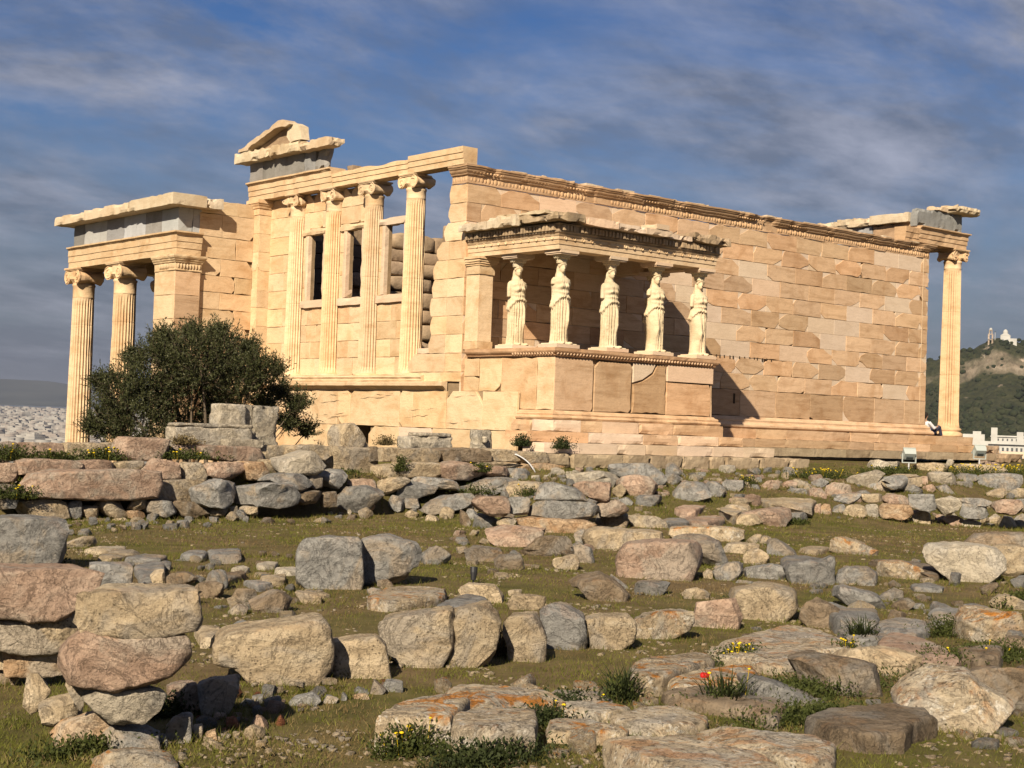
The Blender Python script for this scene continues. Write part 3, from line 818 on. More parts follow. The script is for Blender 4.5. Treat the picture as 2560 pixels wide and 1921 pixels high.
def west_entablature():
    A = thing_part('architrave')
    mk('architrave_beam', *sweep([(0.05, 2.68), (0.05, 0.26)], fascia(6.578, 7.035), res=0.2, erode=0.012, seed=11), 'marble_gold', A)
    p = fascia(6.578, 6.99)
    V, F = sweep([(0.05, 6.42), (0.05, 2.69)], p, res=0.12, erode=0.02, seed=12)
    e = np.clip(pnoise(np.c_[V[:, 1] * 0.9, V[:, 0] * 2, V[:, 2] * 0 + 4]) * 1.2 + 0.12 + 0.05 * (V[:, 1] > 4.5), 0, 1)
    V[:, 2] -= np.where(V[:, 2] > 6.9, e * 0.14, 0)
    mk('architrave_beam', V, F, 'marble_gold', A)
    mk('architrave_beam', *sweep([(0.05, 11.2), (0.05, 6.43)], fascia(6.578, 7.06, 0.10), res=0.16, erode=0.03, seed=13), 'marble_gold', A)
    roughbox('loose_stone', 0.15, 0.45, 5.55, 5.85, 6.985, 7.14, 'marble_rough', A, 0.08, 0.02, 0.06, 2)
    # hollow under the beam by the second column
    FZ = thing_part('frieze')
    for k, (a, b) in enumerate(((6.86, 7.45), (7.45, 8.05), (8.05, 9.75), (9.75, 10.45), (10.45, 11.25))):
        roughbox('frieze_slab', 0.09, 0.36, a + 0.0018, b - 0.0018, 7.162, 7.83, 'frieze_grey', FZ, 0.14, 0.006, 0.03 if k else 0.12, k)
    CN = thing_part('cornice')
    for k, (a, b, t, lo) in enumerate(((6.22, 7.85, 8.0, 7.80), (7.86, 9.6, 8.09, 7.83), (9.61, 11.62, 8.10, 7.83))):
        roughbox('cornice_block', -0.26, 0.30, a, b, lo - 0.06, t, 'marble_white', CN, 0.11, 0.02, 0.10, 20 + k)
    # what is left of the gable: raking cornice over a recessed triangle
    PD = thing_part('pediment')
    def prism(poly, x0, x1, nm, mat, seed, amp=0.018):
        pj = jag(poly, 0.02, 0.18, seed); n = len(pj)
        V = np.concatenate([np.c_[np.full(n, x0), pj], np.c_[np.full(n, x1), pj]])
        V = V + np.stack([fbm(V * 4 + seed + 7 * k, 3) for k in range(3)], 1) * amp
        F = [tuple(range(n)), tuple(range(n, 2 * n))[::-1]] + [(i, n + i, n + (i + 1) % n, (i + 1) % n) for i in range(n)]
        area = 0.5 * sum(pj[i][0] * pj[(i + 1) % n][1] - pj[(i + 1) % n][0] * pj[i][1] for i in range(n))
        if area > 0: F = [f[::-1] for f in F]
        mk(nm, V, F, mat, PD)
    prism([(11.35, 8.10), (11.3, 8.19), (9.0, 8.80), (8.75, 8.80), (8.35, 8.62), (8.55, 8.56), (9.05, 8.60), (10.7, 8.17), (10.75, 8.10)], -0.30, 0.12, 'raking_block', 'marble_white', 3)
    prism([(10.9, 8.09), (9.0, 8.62), (8.5, 8.55), (8.25, 8.09)], -0.02, 0.2, 'gable_slab', 'marble_rough', 5)
    prism([(8.62, 8.60), (8.3, 8.66), (7.95, 8.52), (7.86, 8.12), (8.5, 8.1), (8.7, 8.3)], -0.16, 0.12, 'raking_block', 'marble_white', 7)
def thing_part(name):
    o = bpy.data.objects.new(name, None); COL.objects.link(o); o.parent = TEMPLE
    o.matrix_parent_inverse = Matrix.Translation(-Vector(TEMPLE.location)); o.empty_display_size = 0.1
    return o

# --- statue porch: podium, entablature, pillar
def podium():
    m = MB().box(0.17, 5.53, -3.43, 0.02, -0.2, 1.56)
    core = m.build('podium', 'core_stone', TEMPLE)
    fS = ((0, -3.5, 0), (1, 0, 0), (0, -1, 0)); fW = ((0.1, 0, 0), (0, 1, 0), (-1, 0, 0)); fE = ((5.6, 0, 0), (0, 1, 0), (1, 0, 0))
    def b(u0, u1, z0, z1, fr, cuts, mat, sd_, front=0.0, rough=0.014, depth=0.075):
        blockobj(cutrect(u0, u1, z0, z1, cuts, sd_, rough), fr, front, depth, mat, core, 0.008, 'podium_slab')
    b(0.10, 1.36, 0.285, 1.55, fS, {2: (0.05, 0.12), 1: (0.06, 0.1)}, 'marble_old', 1, 0.002)
    b(1.40, 2.66, 0.29, 1.52, fS, {3: (0.14, 0.16), 2: (0.08, 0.1), 1: (0.1, 0.1)}, 'marble_old', 2, 0.0)
    V = jag([(2.70, 0.30), (3.88, 0.30), (3.86, 1.55), (3.55, 1.52), (3.42, 1.30), (3.05, 1.10), (2.72, 1.02)], 0.02, 0.16, 4); blockobj(V, fS, 0.0, 0.075, 'marble_old', core, 0.008, 'podium_slab')
    V = jag([(2.71, 1.06), (3.04, 1.14), (3.38, 1.34), (3.50, 1.54), (2.71, 1.545)], 0.008, 0.2, 5); blockobj(V, fS, -0.004, 0.07, 'marble_new', core, 0.01, 'podium_slab')
    b(3.90, 5.60, 1.145, 1.55, fS, {}, 'marble_new', 6, 0.02, 0.0, 0.3)
    b(3.91, 5.55, 0.295, 1.12, fS, {2: (0.08, 0.16), 1: (0.03, 0.1)}, 'marble_old', 7, -0.01)
    b(-3.498, -2.86, 0.285, 1.55, fW, {}, 'marble_gold', 8, 0.003)
    b(-2.855, -1.50, 0.285, 1.55, fW, {}, 'marble_gold', 9, 0.0)
    b(-1.49, -0.62, 0.72, 1.55, fW, {0: (0.25, 0.22)}, 'marble_gold', 10, -0.012)
    b(-0.61, 0.0, 1.10, 1.55, fW, {}, 'marble_gold', 11, 0.002); b(-0.61, 0.0, 0.72, 1.09, fW, {3: (0.2, 0.05)}, 'marble_gold', 12, 0.006)
    b(-3.5, -1.8, 0.29, 1.55, fE, {}, 'marble_old', 13, 0.0); b(-1.79, -0.02, 0.29, 1.55, fE, {}, 'marble_old', 14, 0.0)
    # base mouldings, toichobate course, crown
    pr = [(0.0, 0.285), (0.04, 0.28), (0.06, 0.25), (0.11, 0.235), (0.13, 0.20), (0.12, 0.165), (0.155, 0.15), (0.175, 0.11), (0.15, 0.065), (0.0, 0.06)]
    mk('podium_base', *sweep([(0.1, -2.3), (0.1, -3.5), (5.6, -3.5), (5.6, -0.1)], pr, res=0.16, erode=0.05, seed=21), 'marble_old', core)
    r = np.random.default_rng(4)
    def run(z0, z1, yS, xW, xE, cutsx, mat, amp, chip, sd_, depth=0.8, wlen=0.9):
        for i in range(len(cutsx) - 1):
            mt = mat if r.random() < 0.7 else 'marble_new'
            roughbox('step_block', cutsx[i] + 0.0018, cutsx[i + 1] - 0.0018, yS, yS + depth, z0 + 0.002, z1 - 0.002, mt, STEPS, 0.10, amp * 0.6, chip * 0.55, sd_ + i, freq=1.3)
    run(-0.22, 0.06, -3.72, -0.1, 5.82, [-0.08, 0.8, 1.5, 2.75, 3.95, 5.82], 'marble_old', 0.008, 0.05, 40)
    roughbox('step_block', 5.05, 5.825, -2.91, -0.3, -0.222, 0.055, 'marble_old', STEPS, 0.14, 0.008, 0.05, 47)
    roughbox('step_block', -0.1, 0.5, -2.9, -2.2, -0.225, 0.058, 'marble_old', STEPS, 0.12, 0.008, 0.05, 48)
    run(-0.475, -0.22, -4.05, -0.4, 6.3, [-1.15, 0.75, 2.6, 3.8, 5.3, 6.25], 'marble_old', 0.008, 0.05, 60)
    run(-0.72, -0.475, -4.42, -0.7, 6.9, [-0.95, 0.15, 1.35, 2.3, 3.4, 4.7, 5.85, 7.05], 'marble_new', 0.008, 0.06, 70)
    for i, (a, b_) in enumerate(((-1.3, -0.35), (-0.3, 1.3), (1.45, 2.2), (2.25, 3.3), (3.35, 4.25), (4.35, 4.8), (4.9, 6.15), (6.2, 7.3), (7.35, 8.1))):
        roughbox('foundation_block', a, b_, -4.75 + 0.05 * r.random(), -4.0, -1.05, -0.725, 'poros', STEPS, 0.08, 0.018, 0.05, 90 + i)
    for i, (a, b_) in enumerate(((-2.6, -1.4), (-1.35, -0.2), (-0.1, 0.9))):
        roughbox('foundation_block', a, b_, -4.9, -4.1, -1.42, -1.06, 'poros', STEPS, 0.08, 0.018, 0.05, 110 + i)
    pr = [(-0.2, 1.56), (0.015, 1.562), (0.02, 1.585), (0.05, 1.59), (0.055, 1.60), (0.035, 1.61), (0.06, 1.63), (0.10, 1.665), (0.115, 1.69), (0.12, 1.70), (0.125, 1.775), (-0.5, 1.78)]
    cr_ = mk('podium_crown', *sweep([(0.1, -0.15), (0.1, -3.5), (5.6, -3.5), (5.6, -0.05)], pr, res=0.12, erode=0.045, seed=22, freq=1.1), 'marble_old', core)
    eb = MB()
    for i in range(52):
        x = 0.12 + i * 5.45 / 52
        if pnoise(np.array([[x * 1.3, 4.2, 1.1]]))[0] > 0.28: continue
        eb.add(*ellipsoid((x, -3.565, 1.645), (0.032, 0.035, 0.042), 8, 5))
    for i in range(15):
        eb.add(*ellipsoid((0.035, -3.48 + i * 0.105, 1.645), (0.035, 0.032, 0.042), 8, 5))
    tag(eb.build('egg_row', 'marble_old', cr_, True), kind='stuff')
    MB().box(0.25, 5.45, -3.3, 0.0, 1.57, 1.785).build('porch_floor', 'marble_new', core)
def porch_top():
    A = thing_part('porch_architrave')
    z0, z1 = 4.135, 4.47; h = (z1 - z0) / 3
    pr = [(-0.45, z0), (0.0, z0), (0.0, z0 + h), (0.018, z0 + h + 0.004), (0.018, z0 + 2 * h), (0.036, z0 + 2 * h + 0.004), (0.036, z1 - 0.03), (0.05, z1 - 0.025), (0.07, z1 + 0.01), (-0.45, z1 + 0.015)]
    ar = mk('porch_beam', *sweep([(0.1, 0.0), (0.1, -3.5), (5.57, -3.5), (5.57, 0.0)], pr, res=0.2, erode=0.012, seed=31), 'marble_gold', A)
    db = MB()
    def disc(p, n):
        n = np.array(n, float); s = np.array([-n[1], n[0], 0]); k = 14
        for R, f0, f1 in ((0.045, 0.034, 0.052),):
            a = np.linspace(0, 2 * math.pi, k, endpoint=False)
            ring = lambda R_, f: np.array([np.array(p) + n * f + s * R_ * math.cos(t) + np.array([0, 0, R_ * math.sin(t)]) for t in a])
            V = np.concatenate([ring(R, f0), ring(R, f1), ring(R * 0.72, f1), ring(R * 0.6, f1 - 0.012)])
            F = [(j * k + i, j * k + (i + 1) % k, (j + 1) * k + (i + 1) % k, (j + 1) * k + i) for j in range(3) for i in range(k)] + [tuple(3 * k + i for i in range(k))]
            db.add(V, F)
    for i in range(19): disc((0.27 + i * 0.285, -3.5, z0 + 2 * h + 0.045), (0, -1, 0))
    for i in range(11): disc((0.1, -3.3 + i * 0.29, z0 + 2 * h + 0.045), (-1, 0, 0))
    tag(db.build('disc_row', 'marble_gold', ar), kind='stuff')
    pr = [(-0.4, 4.48), (0.05, 4.482), (0.055, 4.50), (0.09, 4.53), (0.095, 4.555), (0.07, 4.56), (0.07, 4.70), (0.10, 4.705), (0.12, 4.735), (-0.4, 4.74)]
    cn_ = mk('porch_cornice', *sweep([(0.1, 0.0), (0.1, -3.5), (5.57, -3.5), (5.57, 0.0)], pr, res=0.15, erode=0.03, seed=33), 'marble_sooty', TEMPLE)
    dm = MB()
    r = np.random.default_rng(9)
    def dent(p, n):
        n = np.array(n, float); s = np.array([-n[1], n[0], 0]); w, d, hh = 0.036, 0.11 * (1 - 0.35 * r.random()), 0.125
        V = [np.array(p) + s * a + n * (0.06 + b * d) + np.array([0, 0, 4.568 + c * hh]) for c in (0, 1) for b in (0, 1) for a in (-w, w)]
        dm.add(V, [(0, 2, 3, 1), (4, 5, 7, 6), (0, 1, 5, 4), (2, 6, 7, 3), (0, 4, 6, 2), (1, 3, 7, 5)])
    for i in range(47): 
        if r.random() > 0.06: dent((0.14 + i * 0.1155, -3.5, 0), (0, -1, 0))
    for i in range(30): dent((0.1, -3.42 + i * 0.1155, 0), (-1, 0, 0))
    for i in range(28): dent((5.57, -3.42 + i * 0.1155, 0), (1, 0, 0))
    tag(dm.build('dentil_row', 'marble_sooty', cn_), kind='stuff')
    # projecting corona, roof slabs, broken edges
    C = thing_part('porch_roof')
    for i, (a, b_, o, t) in enumerate(((-0.26, 0.62, 0.34, 4.97), (0.63, 1.72, 0.36, 4.93), (1.73, 2.66, 0.33, 4.90), (2.67, 3.62, 0.34, 4.90), (3.63, 4.45, 0.20, 4.86), (4.46, 5.82, 0.30, 4.98))):
        roughbox('roof_slab', a, b_ - 0.004, -3.5 - o, -2.3, 4.742 + (0.03 if i == 0 else 0), t, 'marble_sooty' if i in (0, 5) else 'marble_new', C, 0.1, 0.02, 0.13 if i in (0, 4, 5) else 0.06, 130 + i)
    roughbox('roof_slab', 3.0, 3.45, -3.86, -3.3, 4.905, 5.03, 'marble_new', C, 0.08, 0.004, 0.02, 141)
    for i, (a, b_, t) in enumerate(((-2.3, -1.15, 5.02), (-1.14, 0.0, 4.94))):
        roughbox('roof_slab', -0.27 + 0.02 * i, 2.0, a, b_ - 0.004, 4.743, t, 'marble_white', C, 0.11, 0.02, 0.10, 150 + i)
        roughbox('roof_slab', 2.004, 5.86, a, b_ - 0.004, 4.743, t - 0.04, 'marble_new', C, 0.14, 0.02, 0.08, 160 + i)
    roughbox('roof_slab', -0.2, 0.9, -3.3, -1.4, 4.975, 5.06, 'marble_white', C, 0.12, 0.03, 0.08, 171)
    roughbox('ceiling_slab', 0.5, 5.2, -3.1, -0.02, 4.47, 4.74, 'marble_sooty', C, 0.4, 0.01, 0.03, 172)
    # pillar against the wall, left end
    P = mk('pillar', *MB_core(0.06, 0.50, -0.55, -0.02, 1.99, 3.68), 'marble_gold', TEMPLE)
    for z0_, z1_, o in ((3.685, 3.90, 0.03), (3.902, 3.95, 0.05), (3.952, 4.0, 0.075), (4.002, 4.065, 0.10), (4.067, 4.133, 0.125), (1.785, 1.99, 0.03)):
        roughbox('pillar_moulding', 0.06 - o, 0.5 + o, -0.55 - o, -0.02, z0_, z1_, 'marble_gold', P, 0.1, 0.004, 0.015, int(z0_ * 100))

# --- statues
def caryatid_mesh(flip, seed, arms, tilt):
    """one draped standing figure carrying a capital on her head; front is -y; flip mirrors the stance"""
    r = np.random.default_rng(seed); nt = 112
    kz = [(0.0, .245, .20, 0), (0.05, .245, .20, 0), (0.35, .225, .185, 0), (0.6, .232, .185, 0), (0.8, .245, .19, .012), (0.93, .255, .19, .018), (1.05, .235, .175, .012),
          (1.17, .20, .16, 0), (1.26, .20, .158, -.006), (1.38, .215, .17, -.012), (1.48, .222, .165, -.014), (1.555, .228, .14, -.012), (1.595, .205, .118, -.008), (1.625, .14, .095, -.004),
          (1.648, .095, .078, -.002), (1.67, .068, .066, 0), (1.72, .06, .06, .0), (1.755, .058, .058, .0)]
    kz = np.array(kz); zs = np.concatenate([np.arange(0, 1.6, 0.0165), np.arange(1.6, 1.755, 0.0105)])
    a = np.interp(zs, kz[:, 0], kz[:, 1]); b = np.interp(zs, kz[:, 0], kz[:, 2]); cx = np.interp(zs, kz[:, 0], kz[:, 3])
    ker = np.array([1, 2, 3, 2, 1]) / 9
    a[2:-2] = np.convolve(a, ker, 'valid'); b[2:-2] = np.convolve(b, ker, 'valid')
    T = np.linspace(0, 2 * math.pi, nt, endpoint=False)          # t=0: +x (her left), -pi/2: front
    m = MB(); V = []
    for i, z in enumerate(zs):
        ct, st = np.cos(T), np.sin(T)
        e = 0.86
        x = a[i] * np.sign(ct) * np.abs(ct) ** e; y = b[i] * np.sign(st) * np.abs(st) ** e
        front = np.clip(-st, 0, 1)
        # overfold hem: an arch, high in front, low at the hips
        hem = 1.13 - 0.22 * (1 - front) ** 1.2 - 0.05 * np.clip(-ct, 0, 1) + 0.012 * np.sin(T * 17 + seed)
        low = 1 / (1 + np.exp((z - hem) / 0.006))
        # straight heavy folds on the standing leg's side (x<0.03), smooth bent leg on the other
        s_side = 1 / (1 + np.exp((x - 0.05) / 0.025)); s_side = np.maximum(s_side, np.clip(st, 0, 1) * 0.7)
        wob = 0.25 * pnoise(np.c_[T * 2, np.full(nt, z * 2.0), np.full(nt, seed * 3.1)])
        fold = np.cos(T * 21 + wob * 6 + seed); fold = np.sign(fold) * np.abs(fold) ** 0.75 * 0.8 + 0.25 * np.cos(T * 37 + 2 + wob * 9)
        d = low * (fold * 0.034 * s_side - 0.036) * np.clip(z / 0.05, 0.55, 1)
        # upper body: finer drapery, catenary folds across the chest
        up = (1 - low) * np.clip((1.6 - z) / 0.1, 0, 1)
        cat = np.sin((z * 46 + 9 * np.abs(x) * (1 if z > 1.25 else -0.6)) + 2 * pnoise(np.c_[T * 1.3, np.full(nt, z * 3), np.full(nt, seed * 1.7)]))
        ver = np.cos(T * 30 + wob * 10)
        d = d + up * (0.011 * cat * front + (0.015 if z < 1.3 else 0.007) * ver)
        # belt pouch just above the hem
        d = d + 0.014 * np.exp(-((z - hem - 0.04) / 0.045) ** 2)
        bust = sum(np.exp(-((x - q) / 0.055) ** 2 - ((z - 1.42) / 0.06) ** 2) for q in (-0.085, 0.085)) * front
        y = y - 0.034 * bust
        # bent leg: thigh, knee and shin press the cloth
        thigh = np.exp(-((x - 0.10) / 0.075) ** 2) * front * np.interp(z, [0, 0.12, 0.35, 0.56, 0.75, 0.98, 1.1], [0.01, 0.0, 0.03, 0.095, 0.075, 0.035, 0])
        y = y - thigh
        x2 = x * (1 + d / np.maximum(a[i], 0.05)) + cx[i]; y2 = y + np.sign(st) * np.abs(d) * 0 + d * st
        V.append(np.c_[x2, y2, np.full(nt, z)])
    n = len(zs); V = np.concatenate(V)
    F = [(i * nt + k, i * nt + (k + 1) % nt, (i + 1) * nt + (k + 1) % nt, (i + 1) * nt + k) for i in range(n - 1) for k in range(nt)]
    F += [tuple(range(nt))[::-1], tuple((n - 1) * nt + k for k in range(nt))]
    m.add(V, F)
    # feet
    for q in (-0.10, 0.11): m.add(*ellipsoid((q, -0.20 - (0.03 if q > 0 else 0), 0.03), (0.05, 0.10, 0.035), 12, 8))
    # arm stumps
    for sg, L in ((-1, arms[0]), (1, arms[1])):
        p = [(sg * 0.17, 0.005, 1.575), (sg * 0.218, 0.005, 1.52), (sg * 0.235, 0.0, 1.42), (sg * 0.238, 0.0, 1.56 - L)]
        m.add(*tube(p, [0.055, 0.060, 0.055, 0.048], 14)); m.add(*ellipsoid((sg * 0.195, 0, 1.55), (0.062, 0.07, 0.05), 14, 8))
    # head
    H = MB()
    hv, hf = ellipsoid((0, 0, 0), (1, 1, 1), 48, 40)
    z = hv[:, 2] * 0.132; q = np.clip(np.abs(hv[:, 2]), 0, 0.9999)
    k = np.where(hv[:, 2] < 0, (1 - q ** 3.4) ** (1 / 2.2), np.sqrt(1 - q ** 2)) / np.sqrt(1 - q ** 2)   # full jaw
    x = hv[:, 0] * k * 0.084; y = hv[:, 1] * k * 0.104
    x = x * (1 - 0.22 * np.clip(-z / 0.132, 0, 1) ** 1.5); y = np.where(y > 0, y * (1 - 0.35 * np.clip(-z / 0.132, 0, 1)), y)
    fr = np.clip(-y / 0.09, 0, 1) ** 1.5
    y = y - 0.034 * np.exp(-(x / 0.015) ** 2 - ((z + 0.028) / 0.026) ** 2) * fr              # nose
    y = y - 0.014 * np.exp(-(x / 0.013) ** 2 - ((z - 0.004) / 0.036) ** 2) * fr
    y = y + 0.017 * sum(np.exp(-((x - g) / 0.020) ** 2 - ((z - 0.012) / 0.014) ** 2) for g in (-0.035, 0.035)) * fr
    y = y - 0.008 * sum(np.exp(-((x - g) / 0.013) ** 2 - ((z - 0.010) / 0.007) ** 2) for g in (-0.035, 0.035)) * fr
    y = y + 0.008 * np.exp(-(x / 0.03) ** 2 - ((z + 0.056) / 0.008) ** 2) * fr
    y = y - 0.012 * np.exp(-(x / 0.024) ** 2 - ((z + 0.070) / 0.007) ** 2) * fr - 0.010 * np.exp(-(x / 0.02) ** 2 - ((z + 0.084) / 0.007) ** 2) * fr
    y = y - 0.018 * np.exp(-(x / 0.028) ** 2 - ((z + 0.112) / 0.018) ** 2) * fr                 # chin
    H.add(np.c_[x, y, z], hf)
    for k in range(15):                              # waved hair round the brow
        t = math.pi * (k / 14.0); H.add(*ellipsoid((0.092 * math.cos(t), -0.030 - 0.052 * math.sin(t), 0.028 + 0.066 * math.sin(t)), (0.022, 0.030, 0.021), 8, 6))
    H.add(*ellipsoid((0, 0.018, 0.045), (0.100, 0.110, 0.098), 24, 16))
    H.add(*ellipsoid((0, 0.085, -0.05), (0.078, 0.055, 0.10), 18, 12))
    for sg in (-1, 1):
        H.add(*tube([(sg * 0.085, 0.045, 0.02), (sg * 0.092, 0.06, -0.07), (sg * 0.095, 0.055, -0.15), (sg * 0.115, 0.01, -0.225), (sg * 0.125, -0.03, -0.29)], [0.030, 0.032, 0.026, 0.020, 0.012], 10))
    hc = np.array([0, -0.025, 1.852]); c, s = math.cos(tilt), math.sin(tilt)
    Vh = np.concatenate(H.V); Vh = np.c_[Vh[:, 0] * c - Vh[:, 1] * s, Vh[:, 0] * s + Vh[:, 1] * c, Vh[:, 2]] + hc
    m.add(Vh, H.F)
    m.add(*tube([(0, 0.075, 1.80), (0, 0.115, 1.68), (0, 0.15, 1.52), (0, 0.15, 1.34), (0, 0.145, 1.2)], [0.06, 0.07, 0.065, 0.05, 0.03], 14))
    m.add(*tube([(0, 0.0, 1.58), (0, 0.0, 1.68), (0, 0.0, 1.80)], [0.095, 0.062, 0.058], 16))
    m.add(*MB_core(-0.31, 0.31, -0.27, 0.27, -0.02, 0.02))
    if flip: 
        X = np.concatenate(m.V); X[:, 0] *= -1; m.V = [X]
    X = np.concatenate(m.V); bw = np.where(X[:, 2] < 1.62, 1.07, 1.0); X[:, 0] *= bw; X[:, 1] *= bw
    m.V = [X + np.stack([fbm(X * 9 + seed * 2.2 + 15 * k, 2) for k in range(3)], 1) * 0.006]
    return remeshed('body', m, 0.0135, 'marble_statue')
def caryatids():
    cap = MB()
    cap.add(*lathe([(0.098, 1.945), (0.125, 1.955), (0.13, 1.985), (0.118, 1.992), (0.135, 2.0), (0.14, 2.02), (0.13, 2.03), (0.165, 2.07), (0.215, 2.125), (0.225, 2.15), (0.19, 2.16)], 28))
    for k in range(18):
        t = 2 * math.pi * k / 18; cap.add(*ellipsoid((0.182 * math.cos(t), 0.182 * math.sin(t), 2.095), (0.026, 0.026, 0.034), 7, 5))
    ab = MB(); ab.box(-0.27, 0.27, -0.27, 0.27, 2.152, 2.185); ab.box(-0.295, 0.295, -0.295, 0.295, 2.186, 2.262)
    spots = [((0.47, -1.56), False, 1, (0.36, 0.14), -0.30, 'statue of a draped woman standing rear-left on the porch, arm stump hanging', None),
             ((0.47, -3.20), False, 2, (0.12, 0.12), -0.18, 'statue of a draped woman at the near corner of the porch, no arms', None),
             ((2.10, -3.21), False, 3, (0.34, 0.12), -0.10, 'statue of a draped woman second from the left along the porch front', None),
             ((3.68, -3.22), True, 4, (0.16, 0.12), 0.25, 'weathered orange-stained statue of a draped woman third along the porch front', None),
             ((5.27, -3.22), True, 5, (0.36, 0.30), 0.30, 'statue of a draped woman at the right-hand end of the porch front', None),
             ((5.27, -1.56), True, 4, (0.16, 0.12), 0.1, 'statue of a draped woman at the right rear of the porch, mostly hidden', None)]
    cm = am = pm = None; cache = {}
    for (x, y), fl, sd_, arms, tilt, lab, _ in spots:
        t = thing('caryatid_statue', lab, 'statue', (x, y, 1.875), 'draped women carrying the porch roof')
        key = (fl, sd_)
        if key not in cache: cache[key] = caryatid_mesh(fl, sd_, arms, tilt)
        def put(nm, me, z=0):
            o = bpy.data.objects.new(nm, me); COL.objects.link(o); o.parent = t; return o
        put('body', cache[key])
        if cm is None:
            o = cap.build('capital', 'marble_statue', None, True); cm = o.data; bpy.data.objects.remove(o)
            o = ab.build('abacus', 'marble_new'); am = o.data; bpy.data.objects.remove(o)
            o = MB().box(-0.37, 0.37, -0.34, 0.34, -0.088, -0.004).build('plinth', 'marble_new'); pm = o.data; bpy.data.objects.remove(o)
        put('capital', cm); put('abacus', am); put('plinth', pm)

# --- steps along the south side and at the east corner
STEPS = None
def south_steps():
    global STEPS
    STEPS = thing_part('steps')
    r = np.random.default_rng(17)
    for k, (z0, z1, yf, xe, x0) in enumerate(((-0.245, 0.048, -0.26, 22.42, 5.83), (-0.49, -0.247, -0.5, 22.7, 6.26), (-0.74, -0.492, -0.78, 23.1, 7.06))):
        U = stretch(x0, xe, 1.5, 0.9 + 0.4 * k, r, 0.3)
        for i in range(len(U) - 1):
            roughbox('step_block', U[i] + 0.002, U[i + 1] - 0.002, yf, yf + 1.0, z0, z1 - 0.002 * k, 'marble_old' if k < 2 else 'poros', STEPS, 0.12, 0.004, 0.018, 200 + 20 * k + i, freq=1.3)
        for j in range(4):
            roughbox('step_block', xe - 0.9, xe, yf + 1.0 + j * 3.0 + 0.0018, yf + 4.0 + j * 3.0, z0, z1 - 0.002 * k, 'marble_old', STEPS, 0.3, 0.006, 0.04, 260 + 5 * k + j)
    roughbox('step_block', 22.7, 24.2, -0.2, 1.6, -0.49, -0.22, 'marble_rough', STEPS, 0.12, 0.03, 0.1, 280)
    roughbox('step_block', 23.1, 25.2, -0.5, 2.0, -0.8, -0.5, 'marble_rough', STEPS, 0.14, 0.03, 0.1, 281)
    roughbox('step_block', 22.45, 23.6, 0.6, 2.0, -0.24, 0.0, 'marble_new', STEPS, 0.12, 0.03, 0.12, 282)

# --- north wall seen from inside, through the windows and the gap
def north_wall():
    core = mk('north_wall', *MB_core(0.45, 20.0, 10.72, 11.3, -3.2, 6.1), 'core_stone', TEMPLE)
    r = np.random.default_rng(31); k = 0
    z = -0.4
    while z < 6.2:
        h = 0.42 + 0.16 * r.random(); x = 0.5 + r.random() * 0.5
        top = z + h > 5.6
        while x < 12.0:
            L = 0.7 + 1.1 * r.random(); out = 0.12 + (0.35 * r.random() if 2.0 < z < 4.8 and x > 3.6 else 0.06 * r.random())
            o = np.array([(0, 0.02), (L * 0.5, 0), (L, 0.02), (L, h * 0.96), (L * 0.5, h), (0, h * 0.96)])
            if x > 3.4:
                V, F = rockmesh(o, out * 2 + 0.5, 0.28, 26, 8, 0.035, k, 0.5)
                V = V + np.array([x, 10.72, z])
            else:
                V, F = slab(cutrect(x + 0.004, x + L - 0.004, z + 0.004, z + h - 0.004, {}, k, 0.012), ((0, 10.6, 0), (1, 0, 0), (0, -1, 0)), 0.02 + 0.03 * r.random(), 0.2, 0.014)
            if not (top and r.random() < 0.25): mk('block', V, F, 'marble_rough' if x > 3.0 else 'marble_shaded', core, x > 3.4)  # west end takes the darker marble, its shade painted in
            x += L + 0.02; k += 1
        z += h

